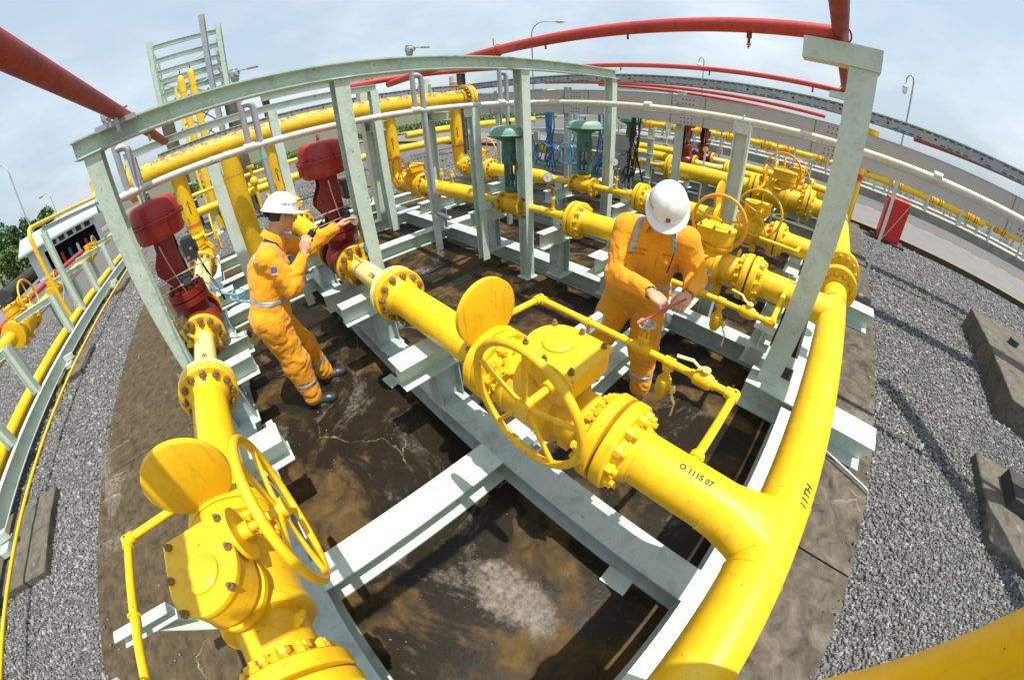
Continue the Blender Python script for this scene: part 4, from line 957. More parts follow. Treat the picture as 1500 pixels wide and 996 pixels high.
def green_valve(Y, label, x=-3.06, col=None, rust=True):
    z = .87; T = Thing('control_valve', label, 'control valve', (x, Y, .2), 'green diaphragm control valves')
    g = G(); g.lathe((x - .19, Y, z), (1, 0, 0), [(0, .055), (.0, .135), (.03, .135), (.031, .09), (.08, .09), (.19, .12), (.30, .09), (.349, .09), (.35, .135), (.38, .135), (.381, .06)], 28); g.cyl((x, Y, z), (x, Y, z + .16), .075, 20); g.cyl((x, Y, z + .13), (x, Y, z + .16), .10, 20); b = T.part('valve_body', g, M_YV)
    stuff_bolts(T, 'bolt', [((x - .16, Y, z), (1, 0, 0), .11, 8, .8), ((x + .16, Y, z), (-1, 0, 0), .11, 8, .8), ((x - .2, Y, z), (-1, 0, 0), .11, 8, .8), ((x + .2, Y, z), (1, 0, 0), .11, 8, .8)], M_BOLT, b)
    mt = col or M_GRN
    g = G()
    for s in (-1, 1): g.extr((x + s * .085, Y, z + .20), (x + s * .085, Y, z + .50), [(-.03, -.016), (.03, -.016), (.03, .016), (-.03, .016)], up=(1, 0, 0))
    g.lathe((x, Y, z + .155), (0, 0, 1), [(0, .05), (.01, .085), (.05, .10), (.07, .095)], 24); g.lathe((x, Y, z + .49), (0, 0, 1), [(0, .10), (.04, .112), (.12, .11), (.25, .095), (.27, .10)], 28); T.part('yoke', g, mt)
    g = G(); g.cyl((x, Y, z + .15), (x, Y, z + .5), .014, 10); g.cyl((x, Y, z + .30), (x, Y, z + .36), .04, 12); T.part('stem', g, M_DG)
    g = G(); g.lathe((x, Y, z + .755), (0, 0, 1), [(0, .11), (.02, .15), (.05, .23), (.06, .255), (.066, .255)], 40); T.part('lower_casing', g, mt)
    g = G(); g.lathe((x, Y, z + .8225), (0, 0, 1), [(0, .25), (.001, .257), (.008, .257), (.012, .235), (.05, .228), (.085, .20), (.10, .15), (.105, .02)], 40); T.part('upper_casing', g, col or M_GRT)
    g = G(); g.cyl((x, Y, z + .92), (x, Y, z + .965), .012, 8); g.box((x, Y, z + .965), (.03, .015, .012)); T.part('vent_cap', g, M_GRN)
    g = G(); g.cyl((x + .10, Y - .06, z + .60), (x + .15, Y - .09, z + .60), .035, 14); g.tube([(x + .14, Y - .08, z + .60), (x + .2, Y - .1, z + .5), (x + .16, Y - .08, z + .42)], .006, 6, bend=.04); T.part('positioner', g, M_DG)
    return T
for Y in (2.87, 4.25):
    nm = 'third' if Y < 3 else 'fourth'
    green_valve(Y, 'green mushroom-shaped control valve half hidden by the tall front post' if Y < 3 else 'green mushroom-shaped control valve with blue hoses behind it')
    T = Thing('reducer_spool', 'yellow reducer and small bore pipe right of the %s green control valve' % ('first' if Y < 3 else 'second'), 'pipe', (-2.5, Y, .2), 'reducers by the green valves')
    g = G(); g.lathe((-2.86, Y, .88), (1, 0, 0), [(0, .044), (.50, .044), (.62, .10), (.66, .105)], 24); T.part('pipe', g, M_YD if False else M_Y)
    flange(T, (-2.135, Y, .88), (-1, 0, 0), .10, .19, .045, M_Y, .05, 12, Y < 3, M_BOLT)
    g = G(); g.torus((-2.62, Y, .88), (1, 0, 0), .05, .006, 18, 6); T.part('u_bolt', g, M_GAL)
    T = Thing('reducer_spool', 'wide yellow pipe narrowing towards the %s green control valve' % ('first' if Y < 3 else 'second'), 'pipe', (-4.2, Y, .2), 'reducers by the green valves')
    g = G(); g.lathe((-4.98, Y, .88), (1, 0, 0), [(0, .11), (1.12, .11), (1.24, .09), (1.36, .046), (1.70, .044), (1.72, .044)], 28); T.part('pipe', g, M_Y)
    flange(T, (-5.07, Y, .88), (1, 0, 0), .11, .19, .055, M_YV, .05, 12, False, M_BOLT)
    for xx in (-4.55, -4.28):
        g = G(); g.cyl((xx, Y, .98), (xx, Y, 1.10), .014, 8); g.hexn((xx, Y, 1.08), (0, 0, 1), .032, .045); g.cyl((xx, Y, 1.12), (xx, Y, 1.17), .022, 10); T.part('vent_valve', g, M_YV)
    stub_support(Y, -2.35, 1, 'pale green stub support right of the %s green control valve' % ('first' if Y < 3 else 'second'), top=.76, w=.10)
    stub_support(Y, -3.5, 1, 'pale green stub support left of the %s green control valve' % ('first' if Y < 3 else 'second'), top=.76, w=.10)
    stub_support(Y, -4.75, 1, 'pale green stub support under the wide pipe of the %s line' % nm, top=.70, w=.14)
# rear isolation valves and risers to the big overhead pipe
for (Y, f, nm) in LINES:
    gear_valve(Y, -1 if Y in (-.55, 4.25) else 1, 'yellow rear ball valve at the foot of the %s riser' % nm, False, xc=-5.39 - .0, group='rear ball valves at the risers', wmat=M_YO if Y > 2 else M_YV)
    T = Thing('riser', 'vertical yellow riser pipe with a black arrow, above the rear valve of the %s line' % nm, 'pipe', (-5.95, Y, .2), 'yellow risers into the big overhead pipe')
    g = G(); g.tube([(-5.84, Y, .88), (-6.03, Y, .88), (-6.03, Y, 2.05)], .115, 28, bend=.19, nb=9); T.part('pipe', g, M_Y)
    flange(T, (-5.757, Y, .88), (-1, 0, 0), .115, .19, .055, M_YV, .04, 12, False)
    g = G(); g.cyl((-6.03, Y, 1.26), (-6.03, Y, 1.305), .1175, 28, caps=False); T.part('orange_band', g, M_BAND)
    # black arrow
    am = G(); ang = math.atan2(-Y, 6.0); mp_ = on_post(-6.03, Y, 1.55, .115, ang + .15)
    for (a, b) in (((-.10, -.008), (.04, .008)),):
        am.add([mp_(a[0], a[1]), mp_(b[0], a[1]), mp_(b[0], b[1]), mp_(a[0], b[1])], [(0, 1, 2, 3)])
    am.add([mp_(.04, -.03), mp_(.11, 0), mp_(.04, .03)], [(0, 1, 2)]); T.part('arrow_mark', am, M_INK, smooth=False)
    text_mesh('GAS', .05, M_INK, on_post(-6.03, Y, 1.37, .115, ang - .45), parent=T.o, T=T, sub=1)
for Y, tl in ((2.87, 'behind the tall front post'), (4.25, 'beside the second tall post')):
    gauge((-2.42 if Y < 3 else -2.5, Y - .12, 1.30), (.7, -.72, 0), 'round pressure gauge on the small yellow pipe ' + ('right of the first green actuator' if Y < 3 else 'right of the second green actuator'), (-2.45 if Y < 3 else -2.52, Y, .92))
gauge((-5.0, 2.6, 1.36), (.8, -.6, 0), 'pressure gauge in front of the second yellow riser', (-4.95, 2.85, .98))
gauge((-2.85, .925, 1.285), (.45, -.89, 0), 'pressure gauge touched by the left worker\'s outstretched hand', (-2.79, .90, .95))
gauge((-2.80, -.72, 1.255), (.9, .1, .1), 'pressure gauge in front of the left red valve with a blue lever', (-2.75, -.64, .93))
# header with its tees
T = Thing('header_pipe', 'thick yellow header pipe sweeping from the bottom edge up the right side', 'pipe', (.345, 1.0, .2))
HX = .345; HZ = .875
g = G(); g.cyl((HX, -2.2, HZ), (HX, 3.30, HZ), .109, 56); T.part('pipe', g, M_Y)
for Y in (-.55, .85, 2.87):
    g = G(); n = 56; rs = []
    for (t, r) in ((0, .150), (.03, .138), (.07, .122), (.11, .1125), (.155, .110), (.16, .1125), (.165, .110)):
        ring = []
        for i in range(n):
            a = 2 * PI * i / n; yy = math.cos(a) * r; zz = math.sin(a) * r * (1.0 if t > .1 else (.86 + .14 * t / .1))
            zz = max(-.108, min(.108, zz)) if t < .04 else zz
            base = HX - math.sqrt(max(0, .109 ** 2 - min(zz * zz, .109 ** 2)))
            xx = min(base + .008, HX - .03) if t == 0 else base - t * (1 if t > .1 else .9)
            if t > 0: xx = (HX - .105 - t) * min(1, t / .1) + base * (1 - min(1, t / .1)) - (t * .35 if t < .1 else 0)
            ring.append((xx, Y + yy, HZ + zz))
        rs.append(ring)
    g.rings(rs); g.add([], []); tee = T.part('branch_tee', g, M_Y)
    for s in (-1, 1): g = G(); g.torus((HX, Y + s * .17, HZ), (0, 1, 0), .1085, .004, 48, 6); T.part('weld_seam', g, M_Y, tee)
    g = G(); g.torus((.128, Y, HZ), (1, 0, 0), .110, .004, 48, 6); T.part('weld_seam', g, M_Y, tee)
    
g = G(); g.cyl((.10, -.55, HZ), (.2, -.55, HZ), .110, 40)
flange(T, (HX, 3.455, HZ), (0, -1, 0), .109, .20, .055, M_YV, .05, 12, True)
T.part('pipe_stub', g, M_Y)
g = G(); g.lathe((HX, 3.46, HZ), (0, 1, 0), [(0, .20), (.05, .20), (.054, .19)], 40); ef = T.part('end_blind', g, M_YV)
g = G(); g.torus((HX, 3.02, HZ), (0, 1, 0), .1092, .003, 48, 6); T.part('paint_ring', g, M_DG)
text_mesh('11TH', .05, M_INK, lambda u, v: (HX + .1115 * math.cos(1.13 + v / .11), 1.03 + u, HZ + .1115 * math.sin(1.13 + v / .11)) , parent=T.o, T=T, bold=.001, sub=1)
# second header carrying on behind
T = Thing('header_pipe', 'second yellow header whose flanged end shows behind the first header end', 'pipe', (.36, 5.5, .2))
g = G(); g.cyl((.36, 3.98, .92), (.36, 11.2, .92), .12, 32); T.part('pipe', g, M_Y)
flange(T, (.36, 3.86, .92), (0, 1, 0), .12, .20, .055, M_YV, .05, 12, False)
g = G(); g.lathe((.36, 3.855, .92), (0, -1, 0), [(0, .20), (.05, .20), (.054, .19)], 40); T.part('end_blind', g, M_YV)
stuff_bolts(T, 'bolt', [((.36, 3.80, .92), (0, -1, 0), .16, 12, 1)], M_YV)
# big overhead pipe (left) and its far twin
T = Thing('overhead_pipe', 'big rust-streaked yellow overhead pipe with flanged ends behind the left worker', 'pipe', (-5.95, 1.6, 1.9), 'big overhead yellow pipes')
g = G(); g.cyl((-6.0, -1.0, 2.185), (-6.0, 4.35, 2.185), .163, 48); T.part('pipe', g, M_YD)
flange(T, (-6.0, -1.18, 2.185), (0, 1, 0), .163, .265, .07, M_YD, .08, 16, True, M_BOLT, 1.4)
flange(T, (-6.0, 4.53, 2.185), (0, -1, 0), .163, .265, .07, M_YD, .08, 16, True, M_BOLT, 1.4)
g = G(); g.lathe((-6.0, -1.185, 2.185), (0, -1, 0), [(0, .265), (.07, .265), (.075, .25)], 44); T.part('end_blind', g, M_YD)
g = G(); g.lathe((-6.0, 4.535, 2.185), (0, 1, 0), [(0, .265), (.07, .265), (.075, .25)], 44); T.part('end_blind', g, M_YD)
g = G(); g.lathe((-6.0, .22, .22), (0, 0, 1), [(0, .02), (.02, .10), (.08, .15), (.13, .163), (1.9, .163)], 36); g.torus((-6.0, .22, 1.15), (0, 0, 1), .163, .004, 36, 6); g.torus((-6.0, .22, 1.75), (0, 0, 1), .163, .004, 36, 6); T.part('drain_leg', g, M_YD)
T = Thing('overhead_pipe', 'far big yellow overhead pipe showing between the two grey cable trays', 'pipe', (0, 8.7, 1.9), 'big overhead yellow pipes')
g = G(); g.cyl((-7.2, 8.7, 2.13), (9.0, 8.7, 2.13), .17, 32); T.part('pipe', g, M_Y)
flange(T, (-7.45, 8.7, 2.13), (1, 0, 0), .17, .29, .08, M_Y, .08, 16, False, None, 1.6)
g = G(); g.lathe((-7.455, 8.7, 2.13), (-1, 0, 0), [(0, .29), (.07, .29), (.075, .27)], 40); T.part('end_blind', g, M_Y)
g = G(); g.cyl((-5.6, 8.7, 2.1), (-5.6, 8.7, 1.9), .22, 24); T.part('manway', g, M_Y)
T = Thing('riser', 'vertical yellow pipe with a red band and black arrow behind the right post', 'pipe', (.52, 8.5, -.1), 'yellow risers into the far overhead pipe')
g = G(); g.cyl((.52, 8.5, -.1), (.52, 8.5, 2.30), .145, 28); g.cyl((.52, 8.5, 2.30), (.52, 8.5, 2.36), .16, 28); g.cyl((.52, 8.5, 2.37), (.52, 8.5, 2.47), .27, 32); T.part('pipe', g, M_YV)
g = G(); g.cyl((.52, 8.5, 1.45), (.52, 8.5, 1.58), .148, 28, caps=False); T.part('red_band', g, M_RED)
am = G(); mp_ = on_post(.52, 8.5, 1.1, .145, -PI / 2 - .02)
am.add([mp_(-.02, -.014), mp_(.28, -.014), mp_(.28, .014), mp_(-.02, .014)], [(0, 1, 2, 3)]); am.add([mp_(-.02, -.05), mp_(-.02, .05), mp_(-.17, 0)], [(0, 1, 2)]); T.part('arrow_mark', am, M_INK, smooth=False)
# vertical pipe close to the viewer at the lower right
T = Thing('standpipe', 'large dull yellow pipe crossing the bottom right corner very close to the viewer', 'pipe', (.66, .30, 0))
g = G(); g.cyl((.66, .30, .0), (.66, .30, 1.95), .13, 64); T.part('pipe', g, M_Y)
g = G(); g.lathe((.66, .30, 1.95), (0, 0, 1), [(0, .13), (.06, .125), (.1, .1), (.125, .05), (.13, .01)], 48); T.part('end_cap', g, M_Y)
g = G(); g.lathe((.66, .30, 0), (0, 0, 1), [(0, .2), (.012, .2)], 32); T.part('base_plate', g, M_GW)

# ------------------------------------------------------------------ second skid beyond the trays
FR2 = frame('skid_frame', 'pale green beam frame of the far valve group behind the cable trays', None, [(7.0, -8.4, .2), (8.35, -8.4, .2), (9.7, -8.4, .2)], [(-1.1, 7.1, 8.25, None), (-1.1, 8.45, 9.6, None), (-4.9, 7.1, 8.25, None), (-4.9, 8.45, 9.6, None), (.35, 6.9, 9.8, None)], loc=(0, 8, 0))
for k, (Y, col, nm) in enumerate(((7.0, 'g', 'nearest'), (8.35, 'r', 'middle'), (9.7, 'r', 'rear'))):
    Tv = gear_valve(Y, -1 if k != 1 else 1, 'small distant yellow ball valve on the %s line of the far group' % nm if k else 'larger yellow ball valve with a thin brown wheel, nearest of the far group', False, group='ball valves of the far group', wmat=M_YO if k == 0 else None)
    big = 1.42 if k == 0 else 1.0
    if k == 0: Tv.o.scale = (big,) * 3; Tv.o.location.z = .88 - .68 * big
    spool(Y, -.37 if k else -.22, .25, 'short yellow end pipe of the %s far line' % nm, r=.11 * big, f0=(.19 * big, 12), fine=False, group='pipe spools of the far group')
    spool(Y, -2.9 if k == 0 else -2.12, -1.06 if k else -1.24, 'yellow pipe of the %s far line between disc and reducer' % nm, r=.11 * big, f0=(.19 * big, 12), f1=(.19 * big, 12), fine=False, group='pipe spools of the far group')
    T = Thing('spectacle_blind', 'distant yellow blind disc on the %s line of the far group' % nm, 'blind disc', (-1.06, Y, .88), 'blind discs of the far group')
    g = G(); g.lathe((-1.095, Y, 1.195), (1, 0, 0), [(0, .168), (.031, .168)], 28); g.b2((-1.085, Y - .03, 1.0), (-1.072, Y + .03, 1.05)); T.part('blind_disc', g, M_YV)
    if col == 'g': green_valve(Y, 'distant dark green control valve beyond the cable trays', x=-3.86, col=M_GRN)
    else: red_actuated_valve(Y, 'distant dark red control valve on the %s line of the far group' % nm)
    r = .044 if col == 'g' else .083
    T = Thing('reducer_spool', 'yellow reducer on the %s line of the far group' % nm, 'pipe', (-2.5, Y, .2), 'reducers of the far group')
    xo = -.78 if k == 0 else 0
    g = G(); g.lathe((-2.9 + xo, Y, .88), (1, 0, 0), [(0, r), (.50, r), (.62, .10), (.70, .105)], 20); T.part('pipe', g, M_Y if col == 'g' else M_CR)
    flange(T, (-2.135 + xo, Y, .88), (-1, 0, 0), .10, .19 * big, .045, M_Y, .05, 12, False, M_BOLT)
    if col != 'g': flange(T, (-2.925, Y, .88), (1, 0, 0), .083, .185, .05, M_YV, .05, 12, False, M_BOLT)
    T = Thing('reducer_spool', 'long yellow pipe left of the control valve on the %s far line' % nm, 'pipe', (-4.2, Y, .2), 'long pipes of the far group')
    g = G(); g.lathe((-7.2, Y, .88), (1, 0, 0), [(0, .13), (2.0, .13), (2.2, .11), (2.6 if k == 0 else 3.5, .11), (2.8 if k == 0 else 3.7, r), (3.16 if k == 0 else 3.95, r)], 20); T.part('pipe', g, M_Y)
    flange(T, (-5.07, Y, .88), (1, 0, 0), .11, .19, .055, M_YV, .05, 12, False); flange(T, (-5.19, Y, .88), (-1, 0, 0), .11, .19, .055, M_YV, .05, 12, False)
    for xx, wh in ((-1.67, 'right of the blind disc'), (-2.6, 'under its reducer'), (-4.0, 'left of its control valve')): stub_support(Y, xx, 1, 'small green stub support under the %s far line, %s' % (nm, wh), top=.70, w=.14)
rr_ = random.Random(4)
for i in range(14):
    x = -7.2 + i * .52 + rr_.uniform(-.1, .1); y = (7.65, 9.05, 10.5)[i % 3]; h = rr_.uniform(1.2, 1.75)
    T = Thing('instrument_stand', 'thin instrument stand among the far valves, %s from the left' % ['leftmost', 'second', 'third', 'fourth', 'fifth', 'sixth', 'seventh', 'eighth', 'ninth', 'tenth', 'eleventh', 'twelfth', 'thirteenth', 'fourteenth'][i], 'stand', (x, y, 0), 'thin instrument stands of the far group')
    g = G(); g.cyl((x, y, 0), (x, y, h), .022, 8); T.part('stem', g, M_G if i % 2 else M_GAL)
    g = G(); g.cyl((x, y - .03, h), (x, y + .03, h), .055, 14); T.part('gauge', g, M_CHR)
    g = G(); g.b2((x - .08, y - .03, h * .6), (x + .08, y + .03, h * .6 + .16)); T.part('junction_box', g, M_TR)
    g = G(); g.tube([(x, y - .03, h * .55), (x + .1, y - .1, h * .4), (x + .05, y - .2, .95)], .008, 6, bend=.05); T.part('impulse_tube', g, M_BLU if i % 3 == 0 else M_CHR)
# ------------------------------------------------------------------ skid at the far left
T = Thing('skid_frame', 'pale green frame on stone pads running down the left edge of the picture', 'steel frame', (-5, -4.2, 0))
for (y, fl) in ((-3.93, 1), (-4.46, -1)):
    g = G(); g.ibeam((-17, y - .035 * fl, .20), (-1.5, y - .035 * fl, .20), .2, .08, .012, .009); T.part('beam', g, M_G)
for i, x in enumerate((-2.4, -4.6, -5.85, -8.1, -10.6, -12.6, -14.8)):
    g = G(); g.ibeam((x, -4.02, .30), (x, -4.02, 1.12), .13, .13, .009, .007); T.part('post', g, M_G)
    g = G(); g.ibeam((x, -5.0, 1.06), (x, -4.09, 1.06), .12, .12, .009, .007); T.part('cross_arm', g, M_G)
    g = G(); g.ibeam((x + .35, -5.2, -.1), (x + .35, -5.2, .70), .12, .12, .009, .007); T.part('post', g, M_G)
for x in (-3.15, -7.0, -11.5):
    g = G(); g.chan((x, -3.72, .17), (x, -4.6, .17), .10, .05, .006); g.b2((x - .05, -3.80, .03), (x + .12, -3.95, .10)); T.part('cross_arm', g, M_G)
g = G(); g.ibeam((-9.3, -4.10, .30), (-9.3, -4.10, 2.20), .13, .13, .009, .007); T.part('tall_post', g, M_G)
g = G(); g.ibeam((-9.3, -4.1, 2.26), (-15.5, -4.1, 2.26), .10, .10, .009, .007); T.part('top_beam', g, M_G)
T = pipe_thing('low_pipe', 'yellow pipe lying between the two beams at the left edge', 'pipe', [([(-16, -4.19, .33), (-1.5, -4.19, .33)], .095, 0, M_Y, 20)])
T = pipe_thing('thin_pipe', 'thin yellow pipe running just above the gravel at the left edge', 'small pipe', [([(-16, -3.52, .17), (-1.5, -3.52, .17)], .020, 0, M_Y, 12)])
for x in (-3.2, -5.5, -8): 
    g = G(); g.torus((x, -3.52, .17), (1, 0, 0), .025, .004, 16, 6); T.part('u_clamp', g, M_Y)
T = pipe_thing('vent_pipe', 'tall bent yellow vent pipe over the far left valves', 'pipe', [([(-9.1, -4.35, .35), (-9.1, -4.35, 2.42), (-15.0, -4.35, 2.50), (-15, -4.35, 3.05)], .05, .25, M_Y, 16)])
def left_line(Y, z, x0, x1, mat, label, r=.12, valves=()):
    T = Thing('process_pipe', label, 'pipe', ((x0 + x1) / 2, Y, 0), 'process pipes of the left frame')
    g = G(); g.cyl((x0, Y, z), (x1, Y, z), r, 28); T.part('pipe', g, mat)
    return T
left_line(-5.2, .86, -10.2, -9.42, M_Y, 'short yellow pipe between the two valves of the left frame', .10)
left_line(-5.2, .86, -22, -11.4, M_Y, 'long yellow pipe of the left frame running up towards the shelter', .12)
left_line(-5.2, .86, -7.9, -3.6, M_Y, 'short thick yellow pipe at the very left edge, nearest the viewer', .15)
left_line(-8.2, .62, -22, -2, M_RP, 'long red pipe behind the yellow valves at far left', .10)
for i, x in enumerate((-8.5, -10.75, -14.6)):
    Tv = gear_valve(-5.2, -1, ['big yellow ball valve at the left edge with an upright yellow handwheel', 'smaller yellow valve farther up the left frame', 'distant yellow valve in front of the small shelter'][i], i == 0, xc=x, z=.88, group='ball valves of the left frame')
    if i == 0: Tv.o.scale = (1.5, 1.5, 1.5); Tv.o.location.z = -.16
    if i == 1: Tv.o.scale = (.85, .85, .85); Tv.o.location.z = .28
T = Thing('check_valve', 'red valve body behind the upright handwheel at far left', 'valve', (-13.6, -8.2, 0))
g = G(); g.lathe((-13.95, -8.2, .62), (1, 0, 0), [(0, .19), (.07, .19), (.08, .13), (.2, .17), (.5, .17), (.62, .13), (.63, .19), (.70, .19)], 28); g.cyl((-13.6, -8.2, .7), (-13.6, -8.2, .95), .12, 20); T.part('body', g, M_RP)
g = G(); g.b2((-13.8, -8.3, .95), (-13.4, -8.1, 1.08)); T.part('cap', g, M_BLK)
hz = Thing('hose_bundle', 'grey and blue hose bundle beside the tall post at far left', 'hoses', (-9.3, -4.3, 0))
for i in range(9):
    a = random.uniform(-.12, .12); g = G(); g.tube([(-9.6 + a, -4.25, 2.3), (-9.5 + a, -4.2 + a, 1.6), (-9.35 + a * .6, -4.25, .95), (-9.2 + a * 2, -4.3, .75)], .010, 6, bend=.2); hz.part('hose', g, M_LBL if i % 4 == 0 else M_GAL)
# stone pads
def slab_block(label, poly, z0, z1, mat=M_CONC, name='concrete_pad', group='flat concrete pads on the gravel'):
    bm = bmesh.new(); vs = [[bm.verts.new((x, y, z)) for x, y in poly] for z in (z0, z1)]; k = len(poly)
    bm.faces.new(vs[0][::-1]); bm.faces.new(vs[1])
    for i in range(k): bm.faces.new((vs[0][i], vs[0][(i + 1) % k], vs[1][(i + 1) % k], vs[1][i]))
    bmesh.ops.bevel(bm, geom=[e for e in bm.edges], offset=.012, segments=1, affect='EDGES')
    bmesh.ops.triangulate(bm, faces=bm.faces)
    for _ in range(4): bmesh.ops.subdivide_edges(bm, edges=[e for e in bm.edges if e.calc_length() > .14], cuts=1); bmesh.ops.triangulate(bm, faces=bm.faces)
    rr = random.Random(len(label))
    from mathutils import noise as mn
    for v in bm.verts: v.co += Vector(mn.noise_vector(v.co * 3.1)) * .012 + Vector(mn.noise_vector(v.co * 17)) * .005
    g = G(); bm.verts.index_update(); g.add([v.co[:] for v in bm.verts], [tuple(q.index for q in f.verts) for f in bm.faces]); bm.free()
    single(name, g, mat, label, 'concrete pad', group, smooth=False)
slab_block('weathered pad under the left frame next to the bright clip', [(-3.72, -3.24), (-2.60, -3.20), (-2.64, -4.9), (-3.76, -4.9)], -.12, .0)
slab_block('weathered pad farther along the left frame', [(-7.6, -3.5), (-6.6, -3.5), (-6.6, -4.9), (-7.6, -4.9)], -.12, .0)
slab_block('small dark pad under the far part of the left frame', [(-12, -3.5), (-11, -3.5), (-11, -4.9), (-12, -4.9)], -.12, .0)
slab_block('tall rough concrete plinth on the gravel at the right edge', [(3.42, 7.70), (3.30, 4.78), (4.6, 4.70), (4.8, 7.80)], -.12, .26, M_CONC, 'concrete_plinth', 'concrete plinths on the right')
slab_block('low timber-dark slab below the tall plinth at the right edge', [(2.62, 3.68), (2.66, 2.60), (3.9, 2.40), (3.9, 3.75)], -.12, .005, M_CONC, 'concrete_plinth', 'concrete plinths on the right')
g = G(); g.b2((2.95, 3.1, .006), (3.5, 3.5, .14)); single('footing', g, M_WOOD, 'dark block on the low slab at the right edge', 'block', smooth=False)
T = Thing('pipe_gantry', 'green post at the extreme right edge whose overhead beam shades the gravel', 'gantry', (3.26, 3.30, .141))
g = G(); g.ibeam((3.28, 3.30, .141), (3.28, 3.30, 2.72), .12, .12, .009, .007); T.part('post', g, M_G)
g = G(); g.ibeam((4.2, 2.30, 2.82), (2.24, 4.44, 2.82), .2, .2, .012, .009); T.part('top_beam', g, M_G)
g = G(); g.cyl((4.1, 6.9, .26), (4.1, 6.9, .36), .1, 16); single('bollard_stub', g, M_DG, 'small dark green stub on top of the tall plinth', 'stub')
slab_block('small pale pad with two blocks on the gravel behind the gantry', [(-11.2, 4.0), (-12.6, 4.5), (-12.2, 5.9), (-10.9, 5.4)], -.12, -.04)
for i, (x, y) in enumerate(((-11.7, 4.8), (-11.5, 5.15))):
    g = G(); g.b2((x - .14, y - .14, -.039), (x + .14, y + .14, .19)); single('concrete_block', g, M_STONE, ['left', 'right'][i] + ' one of two small square blocks on the pale pad', 'block', 'two blocks on a pad', smooth=False)
slab_block('long pale pad behind the risers', [(-11.6, 6.3), (-13.4, 6.6), (-13.2, 8.0), (-11.3, 7.7)], -.12, -.05)
slab_block('long pale pad right of the small pad with blocks', [(-14.5, 4.2), (-16.4, 4.4), (-16.2, 5.6), (-14.4, 5.4)], -.12, -.05)
# red cabinets
T = Thing('hose_cabinet', 'bright red steel cabinet on legs standing on the gravel behind the gantry', 'cabinet', (-18.5, 8.2, -.1), 'red fire hose cabinets')
g = G(); g.b2((-18.8, 7.6, .55), (-18.2, 9.0, 1.3)); T.part('body', g, M_RED)
for yy in (7.68, 8.92): g = G(); g.b2((-18.75, yy - .05, -.1), (-18.25, yy + .05, .549)); T.part('leg', g, M_RED)
T = Thing('hose_cabinet', 'tall dark red cabinet with a leaning wire beside the road on the right', 'cabinet', (2.05, 11.85, -.1), 'red fire hose cabinets')
g = G(); g.b2((1.75, 11.6, -.02), (2.40, 12.1, 1.12)); T.part('body', g, M_RED)
g = G(); g.b2((1.79, 11.585, .04), (2.36, 11.598, 1.06)); T.part('door', g, M_RED)
g = G(); g.b2((1.6, 11.5, -.12), (2.6, 12.19, -.03)); T.part('plinth', g, M_WOOD)
g = G(); g.tube([(2.38, 11.57, 1.1), (1.9, 11.5, .0)], .009, 6); T.part('wire', g, M_WP)
# mid-distance pipes behind gantry
pipe_thing('low_pipe', 'thick yellow pipe crossing low behind the gantry and the risers', 'pipe', [([(-12.5, -2, .75), (-12.5, 8.4, .75)], .13, 0, M_Y, 20)], 'low yellow pipes behind the gantry')
pipe_thing('low_pipe', 'thin yellow pipe above the thick one behind the left worker', 'pipe', [([(-13.0, -2, 1.25), (-13.0, 4.4, 1.25)], .06, 0, M_Y, 16)], 'low yellow pipes behind the gantry')
pipe_thing('low_pipe', 'yellow pipe on the left with a step, behind the handwheel of the rear valve', 'pipe', [([(-16, 8.4, .95), (-16, 17, .95)], .16, 0, M_Y, 20)], 'low yellow pipes behind the gantry')
for i, y in enumerate((-.5, 2.2, 5.0, 7.6)):
    g = G(); g.ibeam((-12.5, y, -.1), (-12.5, y, .61), .12, .12, .01, .008); g.b2((-12.7, y - .15, -.1), (-12.3, y + .15, -.07)); single('pipe_support', g, M_G, 'short green stand under the thick low yellow pipe, %s' % ['leftmost', 'second from left', 'third from left', 'rightmost'][i], 'pipe support', 'stands under the thick low yellow pipe', smooth=False)
# yellow hand valve tree left of the actuator
T = Thing('hand_valve', 'yellow hand valve with a small black wheel left of the middle red actuator', 'valve', (-12.3, .6, 0))
g = G(); g.cyl((-12.1, 1.0, .2), (-12.1, 1.0, 1.5), .05, 12); g.ell((-12.1, 1.0, 1.05), (.13, .13, .16)); g.cyl((-12.1, 1.0, 1.5), (-12.1, 1.0, 1.56), .12, 12); T.part('body', g, M_YV)
handwheel(T, (-11.95, .62, 1.05), (1, .2, 0), .16, .014, M_BLK, 4)
# ------------------------------------------------------------------ background
# steel tower with three yellow vent stacks
T = Thing('steel_tower', 'open pale green steel tower with ladder-like beams rising behind the left gantry', 'tower', (-15, 0, -.1))
y0, y1 = -1.17, 1.05
for (x, y, zt) in ((-14, y0, 6.45), (-14, y1, 6.45), (-15.6, y0, 6.3), (-15.6, y1, 6.3)):
    g = G(); g.ibeam((x, y, 4.0), (x, y, zt), .2, .2, .012, .01); T.part('column', g, M_G)
    g = G(); g.b2((x - .15, y - .15, -.1), (x + .15, y + .15, 3.999)); T.part('concrete_leg', g, M_CONC)
for z in (6.2, 5.75, 5.35, 5.05, 4.6, 4.25):
    g = G(); g.ibeam((-14, y0 + .1, z), (-14, y1 - .1, z), .14, .10, .01, .008); T.part('beam', g, M_G)
    g = G(); g.ibeam((-15.6, y0 + .1, z - .03), (-15.6, y1 - .1, z - .03), .14, .10, .01, .008); T.part('beam', g, M_G)
for z in (6.2, 5.4, 4.3):
    for y in (y0, y1): g = G(); g.ibeam((-14.1, y, z), (-15.5, y, z), .12, .08, .01, .008); T.part('beam', g, M_G)
g = G(); g.ibeam((-13.6, .55, -.1), (-13.6, .55, 6.75), .2, .2, .012, .01); T.part('front_column', g, M_GAL)
